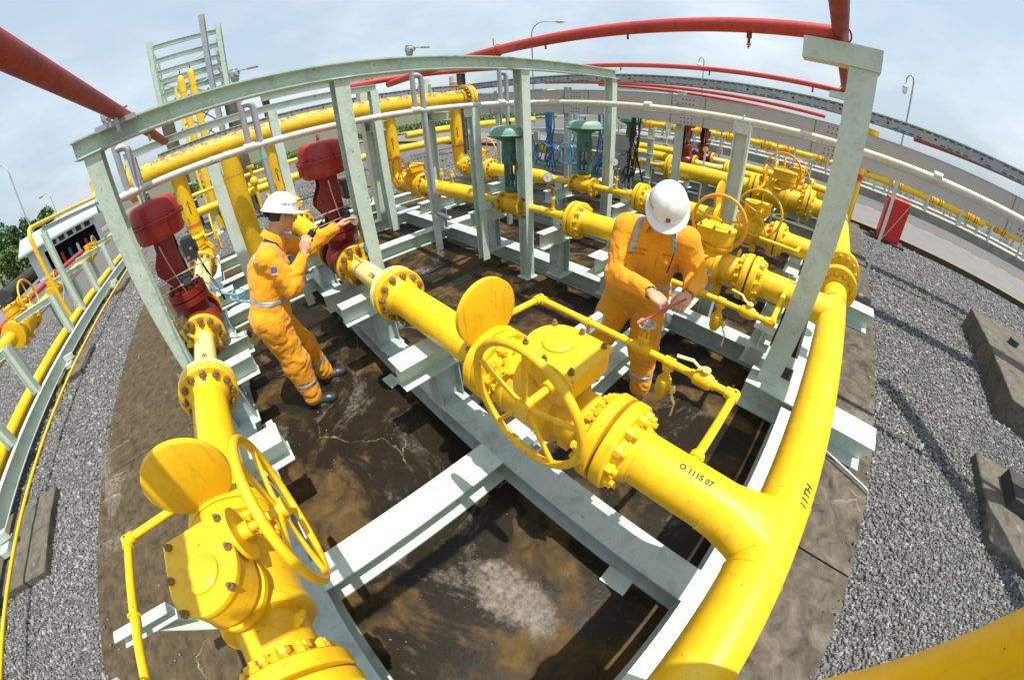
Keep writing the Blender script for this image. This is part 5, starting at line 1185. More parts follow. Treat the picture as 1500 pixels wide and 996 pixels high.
for (a, b) in (((-15.55, y0 + .1, 5.4), (-15.55, y1 - .1, 6.1)), ((-15.55, y0 + .1, 4.3), (-15.55, y1 - .1, 5.2)), ((-15.55, y1 - .1, 4.3), (-15.55, y0 + .1, 5.2))):
    g = G(); g.angle(a, b, .06, .006); T.part('brace', g, M_G)
k = 0; z = 1.0
while z < 4.0:
    for s in (0, 1):
        for (ya, yb2) in ((-.75, -.1), (-.1, .45)):
            g = G(); g.angle((-14.3, ya, z if s else z + .55), (-14.3, yb2, z + .55 if s else z), .05, .006); T.part('brace', g, M_G)
    g = G(); g.angle((-14.3, y0, z), (-14.3, y1, z), .05, .006); T.part('brace', g, M_G); z += .58
T = Thing('vent_stack', 'left and thinnest of three yellow vent pipes in front of the steel tower', 'vent pipe', (-13.4, -.62, -.1), 'yellow vent pipes at the tower')
g = G(); g.lathe((-13.4, -.60, -.1), (0, 0, 1), [(0, .045), (4.65, .045), (4.70, .02)], 16); T.part('pipe', g, M_Y)
for i, (y, zt) in enumerate(((-.38, 5.0), (-.05, 5.12))):
    T = Thing('vent_stack', ['middle', 'right'][i] + ' one of three yellow vent pipes in front of the steel tower, domed top', 'vent pipe', (-13.3, y, -.1), 'yellow vent pipes at the tower')
    g = G(); g.lathe((-13.3, y, -.1), (0, 0, 1), [(0, .11), (zt - .15, .11), (zt - .06, .095), (zt, .06), (zt + .03, .01)], 24); T.part('pipe', g, M_Y)
    g = G(); g.cyl((-13.3, y, zt - .08), (-13.3, y, zt + .06), .02, 8); T.part('nipple', g, M_BOLT)
    g = G(); g.torus((-13.3, y, zt - .62), (0, 0, 1), .11, .004, 24, 6); T.part('weld_seam', g, M_BOLT)
g = G(); g.tube([(-13.1, .1, .9), (-13.1, 1.6, .9)], .12, 20); g.tube([(-13.0, -.1, .95), (-13.0, -.1, 2.6)], .05, 12); single('low_pipe', g, M_Y, 'short yellow pipe at the foot of the steel tower', 'pipe')
g = G()
for i in range(7): g.b2((-13.6, -.2 + i * .2, .2 + .001 * i), (-12.9, -.14 + i * .2, .55 + .001 * i))
single('timber_stack', g, M_WOOD, 'dark weathered timbers stacked at the foot of the tower', 'timber', smooth=False, stuff=True)
# lamp posts
def lamp(x, y, h, dirx, label, arm=1.2, droop=False, r=.055, head=1.0):
    T = Thing('street_lamp', label, 'lamp post', (x, y, -.1), 'lamp posts around the plant'); d = Vector(dirx).normalized()
    g = G(); 
    if droop: pts = [(x, y, -.1), (x, y, h)] + [Vector((x, y, h)) + d * arm * (1 - math.cos(a)) * .5 + Vector((0, 0, arm * .9 * math.sin(a))) for a in np.linspace(.2, PI, 9)] + [Vector((x, y, h)) + d * arm + Vector((0, 0, -arm * .3))]
    else: pts = [(x, y, -.1), (x, y, h)] + [Vector((x, y, h)) + d * arm * .75 * (1 - math.cos(a)) + Vector((0, 0, arm * .75 * math.sin(a))) for a in np.linspace(.15, PI / 2, 8)] + [Vector((x, y, h)) + d * arm * 1.3 + Vector((0, 0, arm * .72))]
    n = len(pts); g.tube(pts, [r * (1 - .45 * i / n) for i in range(n)], 10); T.part('pole', g, M_GAL)
    e = Vector(pts[-1])
    g = G()
    if droop: g.lathe(e + Vector((0, 0, .05)), (0, 0, -1), [(0, .04), (.08, .08), (.2, .17), (.23, .175), (.235, .13)], 18); g.ell(e + Vector((0, 0, -.30)), (.13, .13, .2), 16, 10)
    else: 
        q = d.to_track_quat('X', 'Z').to_matrix(); g.ell(e + d * .25 * head, (.34 * head, .15 * head, .085 * head), 16, 8, rot=q)
    T.part('lamp_head', g, M_GAL if not droop else M_WHT)
def az(a, D): return (D * math.cos(math.radians(a)), D * math.sin(math.radians(a)))
x, y = az(133.2, 26); lamp(x, y, 6.6, (.74, .67, 0), 'curved street lamp standing above the middle of the gantry beam', 1.2)
x, y = az(81.7, 21); lamp(x, y, 5.7, (-1, .15, 0), 'drooping-arm lamp post behind the right post, nearer of the two', .34, True, .045)
x, y = az(109.2, 34); lamp(x, y, 6.3, (-1, -.3, 0), 'smaller drooping-arm lamp post above the cable ladder near the middle', .40, True, .06)
x, y = az(-155.0, 33); lamp(x, y, 7.0, (-.6, -.8, 0), 'tall curved street lamp at the far left edge of the sky', 1.3)
x, y = az(-158.6, 62); lamp(x, y, 6.4, (-.5, -.8, 0), 'distant curved lamp behind the shelter roof', 1.2, head=1.6)
x, y = az(176.3, 60); lamp(x, y, 6.0, (-.1, .9, 0), 'tiny distant lamp between the tower and the gantry beam', .8)
x, y = az(150.5, 55); lamp(x, y, 5.2, (.9, .3, 0), 'tiny distant lamp beside the two striped chimneys', .9)
# shelter building at left
bx, by = az(-159.5, 32.5); ang = math.radians(104); SH = .46
def rot2(px, py):
    px *= SH; py *= SH; return (bx + px * math.cos(ang) - py * math.sin(ang), by + px * math.sin(ang) + py * math.cos(ang))
def rbox(g, a, b, m=0):
    (xa, ya, za), (xb, yb_, zb) = a, b
    cs = [rot2(xa, ya), rot2(xb, ya), rot2(xb, yb_), rot2(xa, yb_)]; g.prism(cs, (za + .1) * SH * 1.35 - .1, (zb + .1) * SH * 1.35 - .1, m)
T = Thing('shelter_building', 'white open-fronted shelter with green pitched roof behind the left frame', 'building', (bx, by, -.1))
for a_, b_ in (((-7, 4, -.1), (-2.2, 4.3, 3.2)), ((-7, -4, -.1), (-6.7, 3.99, 3.2)), ((3.8, -4, -.1), (4.1, 4.3, 3.2)), ((-6.69, -4, 2.3), (3.79, -3.7, 3.2)), ((-6.69, -4, -.1), (-4.6, -3.7, 2.29))): g = G(); rbox(g, a_, b_); T.part('wall', g, M_WALL, smooth=False)
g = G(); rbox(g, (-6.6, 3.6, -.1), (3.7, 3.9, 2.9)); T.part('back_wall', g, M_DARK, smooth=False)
g = G(); RZ = lambda q, z_: tuple(q) + ((z_ + .1) * SH * 1.35 - .1,)
vs = [RZ(rot2(-8, -5.2), 3.25), RZ(rot2(5, -5.2), 3.25), RZ(rot2(5, 0), 4.7), RZ(rot2(-8, 0), 4.7), RZ(rot2(5, 5.2), 3.25), RZ(rot2(-8, 5.2), 3.25)]
g.add(vs + [(a, b, c - .12) for a, b, c in vs], [(0, 1, 2, 3), (3, 2, 4, 5), (6, 9, 8, 7), (9, 11, 10, 8), (0, 6, 7, 1), (5, 4, 10, 11), (0, 3, 9, 6), (3, 5, 11, 9), (1, 7, 8, 2), (2, 8, 10, 4)]); T.part('roof', g, M_ROOF, smooth=False)
for i, px in enumerate((-3.2, -1.8, -.4, 1.0, 2.4)):
    g = G(); rbox(g, (px, -4.02, 2.45), (px + .9, -4.0, 2.95)); T.part('vent_window', g, M_DARK, smooth=False)
for i, (px, mt) in enumerate(((-2.5, M_RED), (-1.2, M_LOGO), (.2, M_WHT), (1.6, M_RED), (2.6, M_BLU))):
    q = rot2(px, -2.5); g = G(); g.cyl((q[0], q[1], -.1), (q[0], q[1], .75), .11, 12); g.ell((q[0], q[1], .75), (.11, .11, .1), 12, 6); single('gas_cylinder', g, mt, ['red cylinder standing at the left inside the shelter', 'dark blue cylinder inside the shelter', 'white cylinder in the middle of the shelter', 'red cylinder at the right inside the shelter', 'bright blue cylinder at the far right inside the shelter'][i], 'cylinder', 'cylinders inside the shelter')
# pale pipes lying low beyond the wall
for i, (yy, zz) in enumerate(((22.5, .12), (22.9, .18), (23.9, .15), (24.5, .3), (26.4, .2))):
    T = Thing('distant_pipe', ['nearest', 'second', 'third', 'fourth', 'farthest'][i] + ' of five thin pale pipes lying low beyond the wall', 'pipe', (8, yy, -.1), 'thin pale pipes beyond the wall')
    g = G(); g.cyl((-14, yy, zz), (45, yy, zz), .06, 8); T.part('pipe', g, M_WP)
# trees
def tree(x, y, h, cr, label, mat, n=2600, seed=1, group='round green trees at the left horizon', trunk=.5):
    r = np.random.default_rng(seed); T = Thing('leafy_tree', label, 'tree', (x, y, -.1), group)
    g = G(); g.tube([(x, y, -.1), (x + .1, y, h * .3), (x - .1, y + .1, h * .55)], [.22, .17, .1], 8)
    for i in range(6):
        a = 6.28 * i / 6; g.tube([(x, y, h * .3), (x + math.cos(a) * cr * .4, y + math.sin(a) * cr * .4, h * .55), (x + math.cos(a) * cr * .7, y + math.sin(a) * cr * .7, h * .75)], [.1, .06, .03], 6)
    T.part('trunk', g, M_BARK)
    k = 26; C = r.normal(size=(k, 3)); C /= np.linalg.norm(C, axis=1, keepdims=True); C *= r.uniform(.35, .95, (k, 1)); C *= np.array([cr, cr, h * .36]); C += np.array([x, y, h * .62 - .1])
    S = r.uniform(.22, .42, k) * cr
    idx = r.integers(0, k, n); D = r.normal(size=(n, 3)); D /= np.linalg.norm(D, axis=1, keepdims=True)
    P = C[idx] + D * (S[idx] * r.uniform(.6, 1.05, n))[:, None]
    s = r.uniform(.12, .26, n)[:, None] * (h / 5)
    a = r.normal(size=(n, 3)); a /= np.linalg.norm(a, axis=1, keepdims=True); b = np.cross(a, r.normal(size=(n, 3))); b /= np.linalg.norm(b, axis=1, keepdims=True)
    V = np.stack([P - a * s, P + b * s * .55, P + a * s, P - b * s * .55], 1).reshape(-1, 3)
    me = bpy.data.meshes.new('crown'); me.from_pydata((V - np.array([x, y, -.1])).tolist(), [], (np.arange(n * 4).reshape(-1, 4)).tolist())
    at = me.attributes.new('tone', 'FLOAT', 'FACE'); at.data.foreach_set('value', np.clip(r.normal(.5, .22, k)[idx] + r.normal(0, .15, n), 0, 1)); me.materials.append(mat)
    link('crown', me, T.o); return T
for i, (a, D, h, c, lb, m) in enumerate(((-151.6, 68, 6.6, 3.0, 'leftmost round tree, cut by the left picture edge', M_LEAF), (-153.6, 72, 6.4, 3.0, 'second round tree from the left edge', M_LEAF), (-156.7, 76, 6.4, 3.0, 'rounded tree just left of the shelter roof', M_LEAF), (-149.2, 60, 6.0, 2.8, 'dark tree at the extreme left edge', M_LEAF), (-151.3, 38, 3.2, 1.9, 'bright feathery bush below the left trees', M_LEAF2))):
    x, y = az(a, D); tree(x, y, h, c, lb, m, 5200, 10 + i)
# hedge and ground cover, far scrub
def scrub(name, label, rect, n, h, seed, mat, s=.16):
    r = np.random.default_rng(seed); x0, x1, ya, yb2 = rect
    P = np.stack([r.uniform(x0, x1, n), r.uniform(ya, yb2, n), r.uniform(-.1, h, n) * r.uniform(.2, 1, n)], 1)
    a = r.normal(size=(n, 3)); a[:, 2] = abs(a[:, 2]) + .5; a /= np.linalg.norm(a, axis=1, keepdims=True); b = np.cross(a, r.normal(size=(n, 3))); b /= np.linalg.norm(b, axis=1, keepdims=True)
    V = np.stack([P - a * s, P + b * s * .4, P + a * s, P - b * s * .4], 1).reshape(-1, 3)
    me = bpy.data.meshes.new(name); me.from_pydata(V.tolist(), [], np.arange(n * 4).reshape(-1, 4).tolist())
    at = me.attributes.new('tone', 'FLOAT', 'FACE'); at.data.foreach_set('value', r.uniform(0, 1, n)); me.materials.append(mat)
    o = link(name, me); o['label'] = label; o['category'] = 'scrub'; o['kind'] = 'stuff'; return o
scrub('scrub', 'low green scrub in a strip along the far side of the road behind the tower', (-48, -39, -10, 45), 22000, .3, 5, M_LEAF2, .22)
scrub('scrub', 'low green scrub on the horizon beyond the far valves', (-30, 60, 46, 60), 26000, 1.2, 6, M_LEAF, .3)
scrub('scrub', 'yellow-green grassy strip behind the kerb at far left', (-60, -25, -24, -18.4), 12000, .25, 8, M_LEAF2, .14)
# dark buried pipeline rolls beyond the left road
g = G(); x0, y0_ = az(-148.5, 30); x1, y1_ = az(-160.5, 66); d = Vector((x1 - x0, y1_ - y0_, 0)); L = d.length; d.normalize()
T = Thing('large_pipe', 'long dark ribbed conduit lying beyond the road at far left', 'conduit', (x0, y0_, 0))
g.lathe((x0, y0_, .42), d, [(t_, .5 + .04 * (i % 2)) for i, t_ in enumerate(np.linspace(0, L, 40))], 20); T.part('pipe', g, M_WOOD)
# retaining wall with railing across the road
T = Thing('low_wall', 'low stained concrete wall with a thin grey railing across the road at right', 'wall', (10, 21.8, -.1))
g = G(); g.b2((-9, 21.5, -.2), (60, 21.8, .30)); T.part('wall', g, M_CONCL, smooth=False)
for i in range(18):
    x = -2 + i * 1.8; g = G(); g.ibeam((x, 21.65, .30), (x, 21.65, 1.2), .1, .1, .01, .01); T.part('post', g, M_G)
for z in (.75, 1.15): 
    g = G(); g.cyl((-2, 21.65, z), (40, 21.65, z), .02, 6); T.part('rail', g, M_GAL)
# pipe racks and valves far behind
for i, (yy, zz, x0, x1, mt, lb) in enumerate(((26, 1.2, -14, 40, M_Y, 'long distant yellow pipe beyond the low wall, nearest of three'), (29, 1.4, -20, 40, M_Y, 'long distant yellow pipe beyond the low wall, middle of three'), (33, 1.6, -20, 40, M_Y, 'long distant yellow pipe beyond the low wall, farthest of three'), (23.5, 1.9, 2, 40, M_Y, 'distant yellow pipe just above the railing on the right'))):
    T = Thing('distant_pipe', lb, 'pipe', (0, yy, 0), 'distant yellow pipes beyond the wall')
    g = G(); g.cyl((x0, yy, zz), (x1, yy, zz), .17, 12)
    T.part('pipe', g, mt)
    g = G()
    if i < 3:
        x = x0 + 1
        while x < x1: 
            for q in (0, .35, 1.0, 1.35): g.cyl((x + q, yy, zz), (x + q + .1, yy, zz), .32, 12)
            g.ell((x + .65, yy, zz), (.35, .32, .34), 10, 6); x += 4.2
        T.part('flange', g, M_YV, stuff=True)
    g = G(); x = x0 + .5
    while x < x1: g.b2((x, yy - .08, -.1), (x + .12, yy + .08, zz - .17)); x += 3.1
    T.part('support', g, M_G, stuff=True)
# close valve rows just beyond the low wall
def far_row(yy, zz, x0, x1, step, label, seed):
    r = random.Random(seed); T = Thing('valve_row', label, 'valves', ((x0 + x1) / 2, yy, -.1), 'distant valve rows beyond the low wall'); x = x0; k = 0
    g = G(); g.cyl((x0, yy, zz), (x1, yy, zz), .17, 12); T.part('pipe', g, M_Y)
    while x < x1 - 1 and k < 40:
        g = G()
        for q in (0, .12, .5, .62): g.cyl((x + q, yy, zz), (x + q + .06, yy, zz), .30, 14)
        g.ell((x + .33, yy, zz), (.24, .27, .28), 10, 6); g.cyl((x + .33, yy, zz), (x + .33, yy, zz + .4), .06, 8); g.b2((x + .2, yy - .12, zz + .36), (x + .5, yy + .12, zz + .5)); T.part('valve_body', g, M_YV, stuff=True)
        if r.random() < .6:
            g = G(); g.torus((x + .33, yy - .3, zz + .42), (0, 1, 0), .25, .016, 20, 5); g.cyl((x + .33, yy - .3, zz + .42), (x + .33, yy, zz + .42), .02, 6); g.tube([(x + .1, yy - .3, zz + .42), (x + .56, yy - .3, zz + .42)], .01, 5); g.tube([(x + .33, yy - .3, zz + .2), (x + .33, yy - .3, zz + .64)], .01, 5); T.part('handwheel', g, M_YO)
        if r.random() < .4: g = G(); g.cyl((x - .4, yy, zz), (x - .4, yy, zz + .8), .03, 6); g.ell((x - .4, yy, zz + .8), (.07, .07, .09), 8, 5); T.part('vent', g, M_YV)
        if r.random() < .35: g = G(); g.lathe((x + .9, yy, zz), (0, 0, 1), [(0, .1), (.5, .08), (.8, .08), (.82, .22), (1.0, .2), (1.02, .02)], 14); T.part('actuator', g, r.choice([M_GRN, M_RA]))
        g = G(); g.ibeam((x - .2, yy, -.1), (x - .2, yy, zz - .12), .12, .12, .01, .01); T.part('support', g, M_G)
        x += step * r.uniform(.7, 1.3); k += 1
far_row(23.4, .85, -12, 9, 1.9, 'front row of small yellow valves just beyond the low wall', 1)
far_row(25.0, .95, -14, 12, 2.2, 'second row of small yellow valves beyond the low wall', 2)
far_row(27.6, 1.0, -16, 16, 2.6, 'third row of small yellow valves beyond the low wall', 3)
far_row(31.0, 1.1, -18, 20, 3.0, 'last row of tiny yellow valves beyond the low wall', 4)
for i in range(14):
    x = -14 + i * 2.4; y = 24.2 + (i % 3) * 2.3
    T = Thing('pipe_portal', 'thin pale portal frame in the far valve field, ' + ['first', 'second', 'third', 'fourth', 'fifth', 'sixth', 'seventh', 'eighth', 'ninth', 'tenth', 'eleventh', 'twelfth', 'thirteenth', 'fourteenth'][i] + ' from the left', 'frame', (x, y, -.1), 'thin portal frames in the far valve field')
    for q in (-.7, .7): g = G(); g.ibeam((x + q, y, -.1), (x + q, y, 2.3), .1, .1, .01, .01); T.part('post', g, M_G)
    g = G(); g.ibeam((x - .85, y, 2.36), (x + .85, y, 2.36), .12, .1, .01, .01); T.part('beam', g, M_G)
for i in range(6):
    y = 20 + i * 4; T = Thing('pipe_rack', 'distant green pipe rack frame, %s' % ['nearest of a row beyond the trays', 'second of the row', 'third of the row', 'fourth of the row', 'fifth of the row', 'last of the row'][i], 'rack', (-12 + i * 3, y, -.1), 'distant pipe racks')
    x = -12 + i * 3
    for q in (-2.0, 2.0): g = G(); g.ibeam((x + q, y + 3, -.1), (x + q, y + 3, 3.0), .25, .25, .02, .02); T.part('post', g, M_G)
    g = G(); g.ibeam((x - 2.2, y + 3, 3.12), (x + 2.2, y + 3, 3.12), .22, .2, .02, .02); T.part('beam', g, M_G)
# long rack on the left horizon behind the gantry beam
T = Thing('pipe_rack', 'long pale green overhead rack on the horizon behind the gantry beam', 'rack', (-15, 6, -.1))
g = G(); g.ibeam((-15.2, 2.2, 3.72), (-13.4, 10.2, 3.55), .20, .2, .012, .01); T.part('beam', g, M_G)
g = G(); g.ibeam((-15.9, 2.3, 4.25), (-14.1, 10.2, 4.0), .14, .12, .012, .01); T.part('beam', g, M_G)
for t in (0.02, .5, .97):
    x = -15.2 + 1.8 * t; y = 2.2 + 8 * t; g = G(); g.ibeam((x, y, -.1), (x, y, 3.6), .25, .25, .015, .012); T.part('post', g, M_CONC)
g = G(); g.tube([(-13.6, 9.9, .9), (-13.6, 9.9, 3.75), (-13.9, 9.0, 3.85)], .07, 10, bend=.2); T2 = single('vent_pipe', g, M_Y, 'small bent yellow pipe beside the end of the horizon rack', 'pipe')
# two striped chimneys far away, skyline sheds
for i, a in enumerate((148.6, 144.6)):
    x, y = az(a, 420); T = Thing('chimney', ['left', 'right'][i] + ' one of two distant red and white striped chimneys', 'chimney', (x, y, -.1), 'distant striped chimneys')
    for k in range(5): g = G(); g.cyl((x, y, -.1 + k * 7), (x, y, 6.9 + k * 7), 5.2 - k * .15, 20); T.part('band', g, M_BAND if k % 2 else M_WALL)
    g = G(); g.cyl((x, y, 22), (x, y, 23.5), 7.5, 20); T.part('platform', g, M_WALL)
for i, (a, D, wd, h, mt) in enumerate(((152, 300, 40, 8, M_WALL), (146, 260, 26, 6, M_LOGO), (138, 300, 60, 9, M_WALL), (131, 280, 30, 10, M_CONCL), (120, 320, 50, 8, M_WALL), (112, 300, 36, 10, M_WALL), (124, 240, 24, 7, M_LOGO))):
    x, y = az(a, D); g = G(); g.box((x, y, h / 2), (wd * .5, wd, h)); 
    T = Thing('industrial_shed', ['pale shed on the horizon left of the chimneys', 'blue shed just right of the chimneys', 'wide pale shed on the horizon behind the flanged pipe end', 'grey shed on the horizon beside the blue one', 'pale shed on the horizon in the middle distance', 'pale shed below the small lamp post', 'small blue shed on the horizon'][i], 'shed', (x, y, -.1), 'sheds on the horizon'); T.part('wall', g, mt, smooth=False)
    g = G(); g.prism([(x - wd * .27, y - wd * .52), (x + wd * .27, y - wd * .52), (x + wd * .27, y + wd * .52), (x - wd * .27, y + wd * .52)], h + .005, h + .9); T.part('roof', g, M_ROOF, smooth=False)
    g = G(); 
# ------------------------------------------------------------------ people (smooth implicit surfaces turned into meshes)
A_ = np.array
def nrm(v): v = A_(v, float); return v / np.linalg.norm(v)
_lat = np.random.default_rng(5).random((32, 32, 32)).astype(np.float32)
def vnoise(p):
    i = np.floor(p).astype(int); f = p - i; f = f * f * (3 - 2 * f); i &= 31; j = (i + 1) & 31; o = 0
    for a in (0, 1):
        for b in (0, 1):
            for c in (0, 1):
                w_ = (f[:, 0] if a else 1 - f[:, 0]) * (f[:, 1] if b else 1 - f[:, 1]) * (f[:, 2] if c else 1 - f[:, 2])
                o = o + w_ * _lat[(j if a else i)[:, 0], (j if b else i)[:, 1], (j if c else i)[:, 2]]
    return o * 2 - 1
def rc(p, a, b, r1, r2):
    a = A_(a, np.float32); b = A_(b, np.float32); ab = b - a; t = np.clip(((p - a) @ ab) / (ab @ ab + 1e-9), 0, 1)
    return np.linalg.norm(p - a - t[:, None] * ab, axis=1) - (r1 + (r2 - r1) * t)
def el(p, c, r, M=None):
    q = p - A_(c, np.float32)
    if M is not None: q = q @ M
    r = A_(r, np.float32); k0 = np.linalg.norm(q / r, axis=1); k1 = np.linalg.norm(q / (r * r), axis=1) + 1e-9
    return k0 * (k0 - 1) / k1
def bx(p, c, h, M=None, r=.0):
    q = p - A_(c, np.float32)
    if M is not None: q = q @ M
    q = np.abs(q) - A_(h, np.float32) + r
    return np.linalg.norm(np.maximum(q, 0), axis=1) + np.minimum(q.max(1), 0) - r
def sm(a, b, k):
    h = np.clip(.5 + .5 * (b - a) / k, 0, 1); return b + (a - b) * h - k * h * (1 - h)
def nets(fn, lo, hi, h):
    lo = A_(lo, np.float32); n = np.ceil((A_(hi) - lo) / h).astype(int) + 1
    X = np.stack(np.meshgrid(*[np.arange(k) for k in n], indexing='ij'), -1).reshape(-1, 3).astype(np.float32) * h + lo
    F = np.empty(len(X), np.float32)
    for s in range(0, len(X), 400000): F[s:s + 400000] = fn(X[s:s + 400000])
    F = F.reshape(n); S = F < 0
    c = n - 1; acc = np.zeros((*c, 3), np.float32); cnt = np.zeros(c, np.float32)
    def sub(a, i, j, k): return a[i:i + c[0], j:j + c[1], k:k + c[2]]
    for ax in range(3):
        for u in (0, 1):
            for v in (0, 1):
                o = [0, 0, 0]; o[(ax + 1) % 3] = u; o[(ax + 2) % 3] = v; e = list(o); e[ax] = 1
                a = sub(F, *o); b = sub(F, *e); m = (a < 0) != (b < 0)
                t = np.where(m, a / (a - b + 1e-12), 0)
                P = [np.full(c, float(o[q])) for q in range(3)]; P[ax] = t
                for q in range(3): acc[..., q] += np.where(m, P[q], 0)
                cnt += m
    act = cnt > 0; idx = -np.ones(c, int); idx[act] = np.arange(act.sum())
    base = np.stack(np.meshgrid(*[np.arange(k) for k in c], indexing='ij'), -1)
    V = (base[act] + acc[act] / cnt[act][:, None]) * h + lo
    Fs = []
    for ax in range(3):
        u = (ax + 1) % 3; v = (ax + 2) % 3
        sl = [slice(1, c[q]) for q in range(3)]; sl[ax] = slice(0, c[ax])
        a = S[tuple(sl)]; e = list(sl); e[ax] = slice(1, c[ax] + 1); b = S[tuple(e)]; m = a != b
        w_ = np.argwhere(m); w_ += A_([sl[q].start for q in range(3)])
        fl = a[m]
        def g_(du, dv):
            q = w_.copy(); q[:, u] -= du; q[:, v] -= dv; return idx[q[:, 0], q[:, 1], q[:, 2]]
        Q = np.stack([g_(0, 0), g_(1, 0), g_(1, 1), g_(0, 1)], 1); Q[~fl] = Q[~fl][:, ::-1]; Fs.append(Q)
    return V, np.concatenate(Fs)
def sdf_part(T, name, fields, mat, parent=None, decim=None):
    """fields: list of (fn, lo, hi, h) joined into one mesh"""
    Vs = []; Fs = []; o = 0
    for fn, lo, hi, h in fields:
        V, F_ = nets(fn, lo, hi, h); Vs.append(V); Fs.append(F_ + o); o += len(V)
    V = np.concatenate(Vs) - A_(T.loc); F_ = np.concatenate(Fs)
    me = bpy.data.meshes.new(name); me.from_pydata(V.tolist(), [], F_.tolist()); me.validate(); me.shade_smooth(); me.materials.append(mat)
    return link(name, me, parent or T.o)
def frame_of(f, up=(0, 0, 1)):
    f = nrm(f); r = nrm(np.cross(f, up)); u = np.cross(r, f); return np.stack([r, f, u], 1).astype(np.float32)   # columns: right, forward, up
def hand_fn(w, d, n, thumb, curl=(.5, .6, .7, .8), thumb_c=.5, sc=1.0, spread=.05):
    """w wrist, d pointing direction, n palm normal (fingers curl towards n), thumb: side the thumb is on"""
    w = A_(w, float); d = nrm(d); n = nrm(A_(n) - np.dot(n, d) * d); t = nrm(A_(thumb) - np.dot(thumb, d) * d - np.dot(thumb, n) * n)
    M = np.stack([t, d, n], 1).astype(np.float32); L = sc
    segs = []
    pc = w + d * .05 * L
    for i in range(4):
        off = (.030 - .020 * i) * L; b0 = w + d * (.088 - .004 * abs(i - 1)) * L + t * off
        ln = A_([.040, .026, .020]) * (1.0, 1.08, 1.0, .8)[i] * L; a = .25 + curl[i] * .35; q = b0; dd = nrm(d + t * spread * (1.5 - i))
        for k in range(3):
            v = math.cos(a) * dd + math.sin(a) * n; e = q + v * ln[k]; segs.append((q, e, (.0098, .0088, .0080)[k] * L, (.0088, .0080, .0070)[k] * L)); q = e; a += curl[i] * .95
    q = w + d * .025 * L + t * .026 * L + n * .008 * L
    v = nrm(d * .75 + t * .75 + n * .25 * (1 + thumb_c)); e = q + v * .042 * L; segs.append((q, e, .0135 * L, .0105 * L))
    v2 = nrm(d * .95 + t * (.35 - thumb_c * .7) + n * .55 * thumb_c); e2 = e + v2 * .030 * L; segs.append((e, e2, .0105 * L, .0095 * L)); segs.append((e2, e2 + nrm(v2 + n * .2 * thumb_c - t * .2) * .022 * L, .0095 * L, .0075 * L))
    def fn(p):
        a = el(p, pc, (.044 * L, .056 * L, .018 * L), M); a = sm(a, bx(p, w + d * .058 * L, (.040 * L, .034 * L, .012 * L), M, .011), .012)
        for (x, y, r1, r2) in segs: a = sm(a, rc(p, x, y, r1, r2), .006)
        return a
    pts = A_([s[0] for s in segs] + [s[1] for s in segs] + [w]); return fn, pts.min(0) - .02, pts.max(0) + .02
